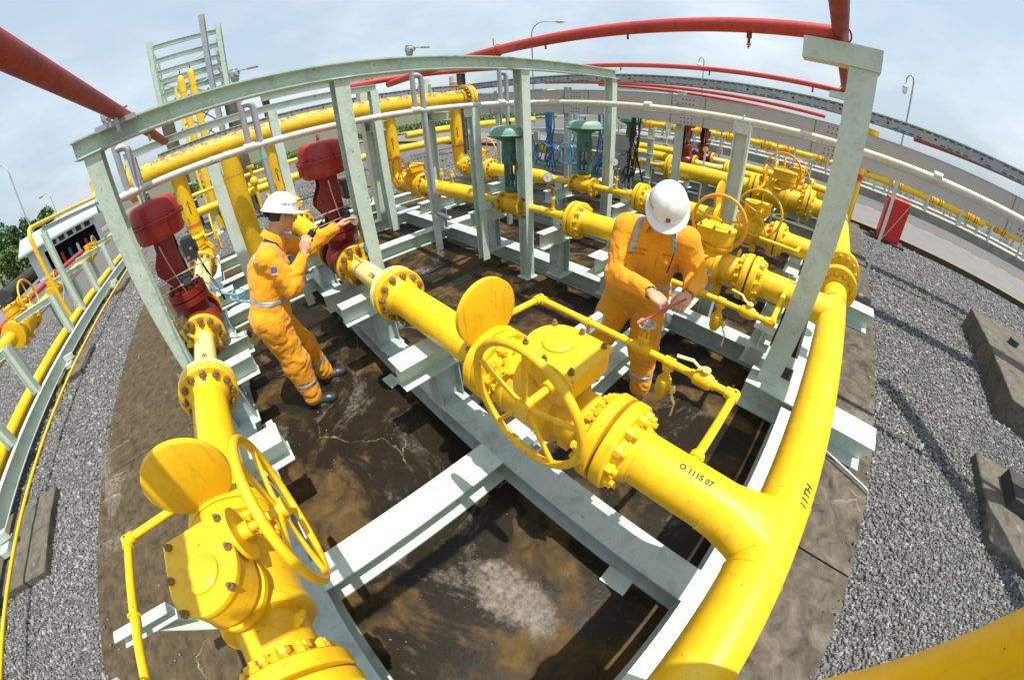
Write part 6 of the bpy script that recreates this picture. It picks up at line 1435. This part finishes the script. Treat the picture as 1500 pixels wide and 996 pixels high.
def person(label, J, headf, fwd, hands, strips, extra=None, text=None, glasses=True, collar_open=True, helm_text=None, logo_front=False, bulk=1.22):
    T = Thing('person', label, 'person', (J['pel'][0], J['pel'][1], 0))
    F = nrm(fwd); Rt = nrm(np.cross(F, (0, 0, 1)))
    HM = frame_of(headf); hc = A_(J['head'], float)
    W = lambda x, y, z: hc + HM @ A_([x, y, z], float)
    shm = (A_(J['shR']) + A_(J['shL'])) / 2; pel = A_(J['pel'], float); che = A_(J['chest'], float)
    TM = np.stack([nrm(A_(J['shR']) - A_(J['shL'])), F, nrm(che - pel)], 1)
    TM[:, 1] = nrm(np.cross(TM[:, 2], TM[:, 0])); TM[:, 2] = nrm(np.cross(TM[:, 0], TM[:, 1])); TM = TM.astype(np.float32)
    # --- coverall
    limbs = []
    for s in ('R', 'L'):
        limbs += [(J['sh' + s], J['el' + s], .073 * bulk, .062 * bulk, 'up' + s), (J['el' + s], A_(J['el' + s]) * .07 + A_(J['wr' + s]) * .93, .062 * bulk, .046, 'fo' + s)]
        limbs += [(A_(J['hip' + s]) , J['kn' + s], .106 * bulk, .088 * bulk, 'th' + s), (J['kn' + s], A_(J['an' + s]) + A_([0, 0, .035]), .088 * bulk, .078, 'ca' + s)]
    def torso(p):
        a = el(p, pel + A_([0, 0, .02]), (.175 * bulk, .130 * bulk, .14), TM)
        a = sm(a, el(p, (pel + che) / 2, (.160 * bulk, .122 * bulk, .20), TM), .07)
        a = sm(a, el(p, che, (.185 * (bulk + 1) / 2, .130 * bulk, .19), TM), .07)
        a = sm(a, rc(p, A_(J['shR']) * .88 + A_(J['shL']) * .12 + A_([0, 0, .0]), A_(J['shL']) * .88 + A_(J['shR']) * .12, .078, .078), .06)
        return a
    joints = [(J[k + s], r) for s in 'RL' for k, r in (('el', .10), ('kn', .12))] + [(A_(J['hip' + s]) , .14) for s in 'RL'] + [(A_(J['sh' + s]) * .8 + che * .2, .1) for s in 'RL'] + [((pel * .6 + che * .4), .14)] + [(A_(J['an' + s]) + A_([0, 0, .1]), .10) for s in 'RL'] + [(J['wr' + s], .10) for s in 'RL']
    def cover(p, off=0.0):
        p = p.astype(np.float32)
        armR = sm(rc(p, *limbs[0][:4]), rc(p, *limbs[1][:4]), .03); armL = sm(rc(p, *limbs[4][:4]), rc(p, *limbs[5][:4]), .03)
        legR = sm(rc(p, *limbs[2][:4]), rc(p, *limbs[3][:4]), .05); legL = sm(rc(p, *limbs[6][:4]), rc(p, *limbs[7][:4]), .05)
        a = torso(p); a = sm(a, armR, .035); a = sm(a, armL, .035); a = sm(a, sm(legR, legL, .02), .06)
        q = p / .085; wv = vnoise(q)
        a = a - .009 * wv
        q2 = np.stack([p[:, 0] / .05 + wv, p[:, 1] / .05, p[:, 2] / .034 + wv * 1.2], 1); a = a - .0055 * vnoise(q2 + 9)
        for (c, r) in joints:
            dd = np.linalg.norm(p - A_(c, np.float32), axis=1); 
            a = a - .0055 * np.exp(-(dd / r) ** 2) * np.sin((p[:, 2] + .55 * p[:, 0] - .35 * p[:, 1]) / .011 + wv * 5.5 + float(c[0]) * 40)
        return a - off
    # cut openings: cuffs, ankles, neck
    nb = A_(J['neck'], float)
    def cover_cut(p):
        a = cover(p)
        a = np.maximum(a, -rc(p, nb + A_([0, 0, .0]), W(0, -.01, -.02), .052, .058))
        for s in 'RL':
            dd = nrm(A_(J['wr' + s]) - A_(J['el' + s])); a = np.maximum(a, -rc(p, A_(J['wr' + s]) - dd * .012, A_(J['wr' + s]) + dd * .05, .034, .036))
        return a
    pts = A_([J[k] for k in J]); lo = pts.min(0) - .16; hi = pts.max(0) + .16; lo[2] = .05; hi[2] = max(J['shR'][2], J['shL'][2]) + .14
    sdf_part(T, 'coverall', [(cover_cut, lo, hi, .0085)], M_COV)
    # collar
    cf = np.stack([Rt, F, A_([0, 0, 1])], 1)
    g = G()
    HB = nb + A_([0, 0, .012]); up = nrm(W(0, 0, 0) - HB)
    side = nrm(np.cross(F, up)); fr = np.cross(up, side)
    ring = []
    for k in range(19):
        a = math.radians(-150 + 300 * k / 18) + PI   # gap at the front
        e = side * math.sin(a) + fr * math.cos(a); ring.append(e)
    pr = []
    for k, e in enumerate(ring):
        op = max(0, (abs(k - 9) - 6) / 3.0)
        pr.append([HB + e * .058 - up * (.03 + .02 * op), HB + e * (.060 + .004 * op) + up * .022, HB + e * (.069 + .012 * op) + up * .020, HB + e * (.088 + .03 * op) - up * (.026 + .055 * op)])
    vs = [v for r_ in pr for v in r_]; fs = [(i * 4 + j, i * 4 + j + 1, (i + 1) * 4 + j + 1, (i + 1) * 4 + j) for i in range(18) for j in range(3)]
    g.add(vs, fs); vs2 = [v + (v - HB) * .06 for v in vs]; g.add(vs2, [tuple(reversed(f)) for f in fs]); T.part('collar', g, M_COV, ang=60)
    # reflective tape: shells hugging the cloth
    for (nm, c, n_, hw, box) in strips:
        c = A_(c, float); n_ = nrm(n_)
        def fn(p, c=c, n_=n_, hw=hw, box=box):
            a = cover(p, .003); b = np.abs((p - A_(c, np.float32)) @ A_(n_, np.float32)) - hw
            r = np.maximum(a, b); r = np.maximum(r, -cover(p, -.010))
            if box is not None: r = np.maximum(r, box(p))
            return r
        ext = .26 if nm != 'leg' else .14
        sdf_part(T, 'reflective_band', [(fn, c - ext, c + ext, .0068)], M_STRIP)
    # --- body: head, neck, hands, one skin mesh
    def head(p):
        q = (p - hc.astype(np.float32)) @ HM
        e = lambda c, r: el(q, c, r)
        a = e((0, -.008, .028), (.073, .092, .088)); a = sm(a, e((0, .034, -.028), (.058, .056, .080)), .03)
        a = sm(a, rc(q, (-.045, .01, -.05), (0, .066, -.088), .02, .022), .03); a = sm(a, rc(q, (.045, .01, -.05), (0, .066, -.088), .02, .022), .03)
        a = sm(a, rc(q, (0, .088, .0), (0, .106, -.034), .007, .0125), .012); a = sm(a, rc(q, (-.014, .096, -.040), (.014, .096, -.040), .007, .007), .008)
        for s in (-1, 1):
            a = sm(a, e((s * .034, .070, -.028), (.022, .018, .02)), .02); a = -sm(-a, e((s * .031, .094, .0), (.018, .012, .011)), .012)
            a = sm(a, e((s * .031, .078, .001), (.0135, .0125, .010)), .002)
            a = sm(a, rc(q, (s * .014, .089, .017), (s * .046, .080, .018), .006, .004), .010)
            ear = np.maximum(el(q, (s * .076, -.008, -.012), (.011, .021, .033)), -el(q, (s * .086, -.004, -.010), (.009, .011, .019))); a = sm(a, ear, .006)
        a = sm(a, rc(q, (-.019, .086, -.060), (.019, .086, -.060), .0055, .0055), .006); a = sm(a, rc(q, (-.015, .087, -.069), (.015, .087, -.069), .006, .006), .005)
        a = np.maximum(a, -rc(q, (-.020, .094, -.0645), (.020, .094, -.0645), .0022, .0022))
        a = sm(a, rc(p, W(0, -.02, -.04), nb, .051, .056), .03)
        return a
    bl = A_([nb, W(0, 0, 0)])
    flds = [(head, np.minimum(W(0, 0, 0), nb) - .13, np.maximum(W(0, 0, 0), nb) + .13, .0036)]
    for s, hd in zip('RL', hands):
        fn0, l_, h_ = hand_fn(J['wr' + s], **hd)
        ar = (A_(J['wr' + s]) - nrm(A_(J['wr' + s]) - A_(J['el' + s])) * .07, A_(J['wr' + s]))
        fn = lambda p, fn0=fn0, ar=ar: sm(fn0(p), rc(p, ar[0], ar[1], .029, .026), .018)
        flds.append((fn, np.minimum(l_, ar[0] - .035), np.maximum(h_, ar[0] + .035), .0027))
    def inner(p):
        a = cover(p, -.028)
        for s in 'RL': a = sm(a, rc(p, J['el' + s], J['wr' + s], .030, .024), .01)
        return sm(a, rc(p, che, W(0, -.02, -.04), .05, .045), .02)
    l2 = pts.min(0) - .10; l2[2] = .06; h2 = pts.max(0) + .06; flds.append((inner, l2, h2, .015))
    sdf_part(T, 'body', flds, M_SKIN)
    # --- hair
    def hair(p):
        q = (p - hc.astype(np.float32)) @ HM
        a = el(q, (0, -.012, .024), (.080, .099, .094)); a = a - .0015 * vnoise(q / .006)
        cut = np.maximum(q[:, 1] - .045 - np.clip((q[:, 2] - .02) * 2.2, -.06, .06), -(q[:, 2] + .072 - np.clip(q[:, 1] * .9 + .02, -.02, .12)))
        return np.maximum(a, cut)
    sdf_part(T, 'hair', [(hair, hc - .14, hc + .14, .0042)], M_HAIR)
    # --- T-shirt edge
    g = G(); g.torus(nb + up * .01 + fr * .004, up, .056, .008, 28, 8); T.part('undershirt_collar', g, M_TR)
    # --- helmet
    g = G(); seg = 56; rows = []
    prof = [(.02, .125), (.25, .1215), (.45, .112), (.62, .0985), (.76, .080), (.87, .055), (.94, .03), (.975, .010), (.985, .0)]
    hz0 = .040
    for (r_, z_) in prof:
        row = []
        for i in range(seg):
            a = 2 * PI * i / seg; x = math.sin(a) * .112 * r_; y = math.cos(a) * .137 * r_ - .004; zz = z_
            d0 = abs(x) / .112
            if math.cos(a) > -.99 and d0 < .16 and z_ > .03: zz += .0045 * (1 - (d0 / .16) ** 2)
            row.append(W(x, y, hz0 + zz))
        rows.append(row)
    def brim(i, k, dz):
        a = 2 * PI * i / seg; fwd_ = max(0, math.cos(a)) ** 1.6
        e = .012 + .034 * fwd_; x = math.sin(a) * (.112 + e * .9 * k); y = math.cos(a) * (.137 + e * k) - .004
        return W(x, y, hz0 + dz - .012 * k * (1 - .2 * fwd_) - .003)
    rows.append([brim(i, .1, .002) for i in range(seg)]); rows.append([brim(i, .95, .002) for i in range(seg)]); rows.append([brim(i, 1.0, -.002) for i in range(seg)]); rows.append([brim(i, .95, -.005) for i in range(seg)]); rows.append([brim(i, -.3, -.004) for i in range(seg)])
    g.rings(rows, caps=False); g.f.append(tuple(range(seg))); g.m.append(0)
    hl = T.part('safety_helmet', g, M_WHT, ang=50)
    def on_helm(a0, zc, flip=1, tilt=0.0):
        def f(u, v):
            z_ = zc + v + tilt * u; r_ = math.sqrt(max(0, 1 - (z_ / .127) ** 2)) ; a = a0 + flip * u / .125
            return W(math.sin(a) * (.112 * r_ + .0022), math.cos(a) * (.137 * r_ + .0022) - .004, hz0 + z_)
        return f
    for (s_, a0, zc, size, mt, tl) in (helm_text or []):
        text_mesh(s_, size, mt, on_helm(a0, zc, 1, tl), parent=hl, T=T, sub=1, bold=.0004)
    if logo_front:
        f = on_helm(0.0, .040); 
        lg = G(); n = 5
        for i in range(n):
            for j in range(n):
                u0, v0, du, dv = -.014 + i * .0056, -.012 + j * .0048, .0056, .0048
                lg.add([f(u0, v0), f(u0 + du, v0), f(u0 + du, v0 + dv), f(u0, v0 + dv)], [(0, 1, 2, 3)])
        T.part('logo_patch', lg, M_LOGO, hl, smooth=False)
        f2 = lambda u, v: A_(f(u, v)) + (A_(f(u, v)) - W(0, 0, hz0)) * .012
        fl_ = G(); fl_.add([f2(-.006, -.010), f2(.004, -.012), f2(.009, -.004), f2(.004, .009), f2(-.002, .001)], [(0, 1, 2, 3, 4)]); T.part('logo_flame', fl_, M_RED, hl, smooth=False)
        text_mesh('PV GAS', .007, M_RED, on_helm(0.0, .023), parent=hl, T=T, sub=0)
    g = G(); g.tube([W(-.112, .0, .03), W(-.10, -.06, .012), W(0, -.115, .0), W(.10, -.06, .012), W(.112, .0, .03)], .008, 8); g.box(W(0, -.118, -.002), (.05, .022, .03)); T.part('helmet_harness', g, M_BLK)
    if glasses:
        g = G()
        for s in (-1, 1):
            g.torus(W(s * .032, .108, -.001), HM @ A_([s * .25, 1, 0], float), .021, .0016, 22, 5); g.tube([W(s * .052, .103, .002), W(s * .074, .05, .004), W(s * .078, -.01, .0)], .0018, 5)
        g.tube([W(-.012, .112, .0), W(.012, .112, .0)], .0016, 5); T.part('glasses', g, M_BRS)
    # --- eyes and brows
    for s in (-1, 1): g = G(); g.tube([W(s * .014, .0965, .018), W(s * .032, .0935, .022), W(s * .048, .083, .018)], [.002, .003, .0012], 6); T.part('eyebrow', g, M_HAIR)
    for s in (-1, 1):
        g = G(); g.ell(W(s * .031, .0872, .0005), (.0048, .0048, .0048), 10, 8); T.part('eye', g, M_BLK)
    # --- safety boots
    for s in 'RL':
        an = A_(J['an' + s], float); td = nrm(A_(list(J['toe' + s][:2]) + [0], float)); BM = np.stack([nrm(np.cross(td, (0, 0, 1))), td, A_([0, 0, 1])], 1).astype(np.float32)
        b0 = A_([an[0], an[1], .0])
        def boot(p, an=an, td=td, BM=BM, b0=b0):
            a = rc(p, b0 + A_([0, 0, .06]) - td * .02, an + A_([0, 0, .06]), .046, .048)
            a = sm(a, rc(p, b0 + A_([0, 0, .046]) - td * .03, b0 + td * .10 + A_([0, 0, .045]), .042, .043), .04)
            a = sm(a, el(p, b0 + td * .135 + A_([0, 0, .040]), (.048, .062, .040), BM), .03)
            a = -sm(-a, -(p[:, 2] - .022) * 1.0, .004) if False else np.maximum(a, .020 - p[:, 2]); return a - .0015 * vnoise(p / .02)
        bt = sdf_part(T, 'boot', [(boot, b0 - A_([.17, .17, .01]) + A_([min(0, td[0] * .1), min(0, td[1] * .1), 0]), b0 + A_([.17, .17, .22]) + A_([max(0, td[0] * .1), max(0, td[1] * .1), 0]), .0058)], M_LEATH)
        g = G(); ol = []
        for i in range(22):
            a = 2 * PI * i / 22; y = math.cos(a); x = math.sin(a); yy = (.125 if y > 0 else .085) * (1 if y < 0 else 1) * y + .04; ww = .046 if y > 0 else .040
            q = b0 + td * (yy + .02 * (y > .5)) + BM[:, 0] * x * ww * 1.08; ol.append((q[0], q[1]))
        g.prism(ol, .002, .024); T.part('sole', g, M_SOLE, bt)
        for k in range(4):
            g = G(); c = b0 + td * (.045 + .018 * k) + A_([0, 0, .108 - .012 * k]); sd = BM[:, 0].astype(float); g.tube([c - sd * .026 - A_([0, 0, .010]), c, c + sd * .026 - A_([0, 0, .010])], .0028, 5)
            T.part('lace', g, M_GAL, bt)
    return T, cover, W, TM
def patch_on(cover, c, n, up, off=.004):
    """maps small (u,v) print onto the cloth near c by marching along -n"""
    c = A_(c, float); n = nrm(n); up = nrm(A_(up) - np.dot(up, n) * n); s = np.cross(up, n)
    def f(u, v):
        p = c + s * u + up * v + n * .06
        for _ in range(14):
            d = float(cover(p[None].astype(np.float32))[0]) - off
            p = p - n * d * .8
            if abs(d) < .0006: break
        return p
    return f
def sleeve_logo(T, cover, c, n, up):
    f = patch_on(cover, c, n, up, .005); lg = G()
    for i in range(4):
        for j in range(4):
            u0, v0, du, dv = -.021 + i * .0105, -.018 + j * .0105, .0105, .0105
            lg.add([f(u0, v0), f(u0 + du, v0), f(u0 + du, v0 + dv), f(u0, v0 + dv)], [(0, 1, 2, 3)])
    T.part('sleeve_patch', lg, M_LOGO)
    f3 = patch_on(cover, c, n, up, .0068); g = G(); g.add([f3(-.005, -.012), f3(.005, -.012), f3(.009, .0), f3(.003, .016), f3(-.004, .004)], [(0, 1, 2, 3, 4)]); T.part('sleeve_flame', g, M_RED, smooth=False)
    g = G()
    for i in range(4): g.add([f(-.021 + i * .0105, -.032), f(-.0105 + i * .0105, -.032), f(-.0105 + i * .0105, -.0195), f(-.021 + i * .0105, -.0195)], [(0, 1, 2, 3)])
    T.part('sleeve_label', g, M_WHT, smooth=False)
    text_mesh('PV GAS', .012, M_RED, patch_on(cover, c + nrm(up) * -.026, n, up, .0075), parent=T.o, T=T)
def box_lim(c, n, lo=0.0):     # keep only points on the n side of c
    c = A_(c, np.float32); n = A_(nrm(n), np.float32); return lambda p: -((p - c) @ n) + lo
# left worker: radio in the right hand, left hand reaching for the gauge
J1 = dict(pel=(-2.70, .01, .87), chest=(-2.745, .13, 1.18), neck=(-2.775, .245, 1.40), head=(-2.77, .345, 1.532),
          shR=(-2.595, .13, 1.305), shL=(-2.92, .245, 1.325), elR=(-2.545, .235, 1.075), elL=(-2.925, .50, 1.175), wrR=(-2.605, .405, 1.245), wrL=(-2.865, .755, 1.272),
          hipR=(-2.615, .0, .82), hipL=(-2.785, .03, .82), knR=(-2.60, .035, .465), knL=(-2.805, .165, .455), anR=(-2.575, .035, .075), anL=(-2.805, .235, .075))
JJ = dict(J1); JJ['toeR'] = (.34, 1.0, 0); JJ['toeL'] = (.1, 1.0, 0)
def jpts(J): return {k: v for k, v in J.items() if not k.startswith('toe')}
class JD(dict):
    def __iter__(self): return iter([k for k in self.keys() if not k.startswith('toe')])
J1 = JD(JJ)
st = [('leg', (-2.585, .035, .27), (0.02, .1, 1), .019, box_lim((-2.70, .10, .3), (1, -.25, 0))), ('leg', (-2.805, .20, .27), (0, .15, 1), .019, box_lim((-2.70, .10, .3), (-1, .25, 0))),
      ('waist', (-2.72, .07, 1.015), (0.02, .33, 1), .019, None),
      ('shoulder', (-2.625, .12, 1.34), (1.0, .55, .5), .017, box_lim((-2.66, .1, 1.30), (0, -.15, 1.0))), ('shoulder', (-2.90, .22, 1.34), (-1.0, .2, .5), .017, box_lim((-2.86, .2, 1.30), (0, 0, 1)))]
TP1, cov1, W1, TM1 = person('worker in orange-yellow coverall and white helmet holding a radio and reaching for a gauge', J1, (-.12, .97, -.42), (-.10, .98, 0),
    [dict(d=(-.12, .42, .90), n=(-.75, .65, -.1), thumb=(.35, -.3, .3), curl=(.95, 1.0, 1.05, 1.1), thumb_c=.9),
     dict(d=(.02, .93, .36), n=(.25, .3, -.9), thumb=(.9, .1, .1), curl=(.25, .3, .35, .4), thumb_c=.3)], st,
    helm_text=[('PVGAS CA MAU', 1.30, .048, .021, M_INK, -.05)])
sleeve_logo(TP1, cov1, A_([-2.555, .165, 1.235]), A_([1, -.25, .25]), A_([-.1, .2, .95]))
text_mesh('PV GAS', .022, M_INK, patch_on(cov1, A_([-2.66, .28, 1.27]), A_([.8, .6, .2]), A_([0, 0, 1]), .004), parent=TP1.o, T=TP1)
# radio
T = Thing('two_way_radio', 'black two-way radio with long antenna in the left worker\'s raised hand', 'radio', (-2.655, .47, 1.30))
rm = Matrix.Rotation(math.radians(-52), 3, 'X') @ Matrix.Rotation(.35, 3, 'Z')
g = G(); g.box((-2.652, .475, 1.325), (.052, .030, .125), rot=rm); T.part('body', g, M_BLK)
g = G(); a = Vector((-2.652, .475, 1.325)); u = rm @ Vector((0, 0, 1)); g.tube([a + u * .06 + rm @ Vector((.018, 0, 0)), a + u * .23 + rm @ Vector((.018, 0, 0))], [.0065, .0035], 8); T.part('antenna', g, M_BLK)
g = G(); g.cyl(a + u * .06 + rm @ Vector((-.014, 0, 0)), a + u * .078 + rm @ Vector((-.014, 0, 0)), .007, 10); T.part('knob', g, M_DG)
# right worker: bent over the small valve with a red rod
J2 = dict(pel=(-.95, 2.02, .88), chest=(-.885, 1.95, 1.19), neck=(-.825, 1.905, 1.39), head=(-.765, 1.86, 1.515),
          shR=(-.995, 1.86, 1.345), shL=(-.670, 1.985, 1.325), elR=(-.965, 1.725, 1.09), elL=(-.575, 2.02, 1.10), wrR=(-.680, 1.60, 1.128), wrL=(-.535, 1.80, 1.085),
          hipR=(-1.045, 2.00, .83), hipL=(-.87, 2.06, .83), knR=(-1.13, 1.90, .47), knL=(-.81, 1.99, .47), anR=(-1.29, 2.05, .075), anL=(-.755, 1.965, .075))
J2 = JD(J2); J2['toeR'] = (-.2, -1.0, 0); J2['toeL'] = (.35, -.9, 0)
TMs = nrm(A_((.36, .14, 0)))
st = [('leg', (-.775, 1.975, .25), (.05, .05, 1), .019, None), ('waist', (-.92, 1.98, .95), (-.1, .25, 1), .019, box_lim((-.90, 1.95, .95), (.9, -.2, 0))),
      ('shoulder', (-.935, 1.88, 1.36), (-.95, -.38, .15), .017, box_lim((-.9, 1.88, 1.265), (.1, -.25, .96))), ('shoulder', (-.735, 1.96, 1.345), (.95, .38, .15), .017, box_lim((-.8, 1.9, 1.265), (.1, -.25, .96)))]
TP2, cov2, W2, TM2 = person('worker in orange-yellow coverall and white helmet bending over a small valve with a red rod', J2, (.34, -.66, -.66), (.39, -.92, 0),
    [dict(d=(.93, -.02, -.30), n=(-.25, .1, -.9), thumb=(.15, .85, .35), curl=(1.0, 1.05, 1.1, 1.15), thumb_c=1.0),
     dict(d=(.05, -.95, -.05), n=(-.35, .05, -.9), thumb=(-.8, -.2, .3), curl=(1.1, 1.15, 1.2, 1.2), thumb_c=.8)], st,
    helm_text=[('Hoang Xuan Thinh', 1.42, .050, .0165, M_INK, 0)], logo_front=True, bulk=1.2)
sleeve_logo(TP2, cov2, A_([-1.08, 1.79, 1.22]), A_([-.35, -.95, .15]), A_([0, .2, .95]))
text_mesh('KHI CA MAU', .016, M_INK, patch_on(cov2, A_([-.895, 1.85, 1.245]), A_([.39, -.92, .2]), A_([0, 0, 1]), .004), parent=TP2.o, T=TP2)
text_mesh('BAO DUONG', .016, M_INK, patch_on(cov2, A_([-.905, 1.84, 1.220]), A_([.39, -.92, .2]), A_([0, 0, 1]), .004), parent=TP2.o, T=TP2)
text_mesh('PV GAS', .016, M_INK, patch_on(cov2, A_([-.74, 1.90, 1.235]), A_([.39, -.92, .2]), A_([0, 0, 1]), .004), parent=TP2.o, T=TP2)
def pocket(T, cover, c, n, up, w_, h_):
    f = patch_on(cover, c, n, up, .004); g = G(); k = 6
    P_ = [[f(-w_ / 2 + w_ * i / k, -h_ / 2 + h_ * j / k) for i in range(k + 1)] for j in range(k + 1)]
    vs = [p for r_ in P_ for p in r_]; g.add(vs, [(j * (k + 1) + i, j * (k + 1) + i + 1, (j + 1) * (k + 1) + i + 1, (j + 1) * (k + 1) + i) for i in range(k) for j in range(k)])
    n = nrm(n); vb = [p - n * .006 for p in vs]; edge = [0, k, (k + 1) ** 2 - 1, (k + 1) * k]
    o = len(g.v); g.v.extend([tuple(v) for v in vb])
    bd = list(range(k + 1)) + [(j + 1) * (k + 1) - 1 for j in range(1, k + 1)] + [(k + 1) * k + i for i in range(k - 1, -1, -1)] + [j * (k + 1) for j in range(k - 1, 0, -1)]
    for a, b in zip(bd, bd[1:] + bd[:1]): g.f.append((a, b, b + o, a + o)); g.m.append(0)
    T.part('pocket', g, M_COV)
nf = A_([.39, -.92, .12]); 
pocket(TP2, cov2, A_([-.818, 1.87, 1.10]), nf, A_([0, 0, 1]), .042, .40)
pocket(TP2, cov2, A_([-.90, 1.84, 1.195]), nf, A_([0, 0, 1]), .105, .028); pocket(TP2, cov2, A_([-.745, 1.90, 1.195]), nf, A_([0, 0, 1]), .105, .028)
pocket(TP2, cov2, A_([-.90, 1.84, 1.15]), nf, A_([0, 0, 1]), .10, .11); pocket(TP2, cov2, A_([-.745, 1.90, 1.15]), nf, A_([0, 0, 1]), .10, .11)
pocket(TP1, cov1, A_([-2.52, .0, .80]), A_([1, -.1, 0]), A_([0, 0, 1]), .12, .13); pocket(TP1, cov1, A_([-2.53, -.05, .95]), A_([1, -.2, 0]), A_([0, 0, 1]), .10, .05)
g = G(); g.tube([(-.70, 1.85, 1.15), (-.672, 1.83, 1.285)], [.005, .0035], 6); single('pen', g, M_BLK, 'dark antenna-like pen sticking out of the bending worker\'s chest pocket', 'pen')
T = Thing('valve_key', 'thin red rod held in both hands by the bending worker over the small wheel', 'rod', (-.60, 1.55, 1.04))
g = G(); g.tube([(-.632, 1.415, 1.040), (-.624, 1.43, 1.050), (-.508, 1.708, 1.113)], .0062, 10); T.part('rod', g, M_RP)
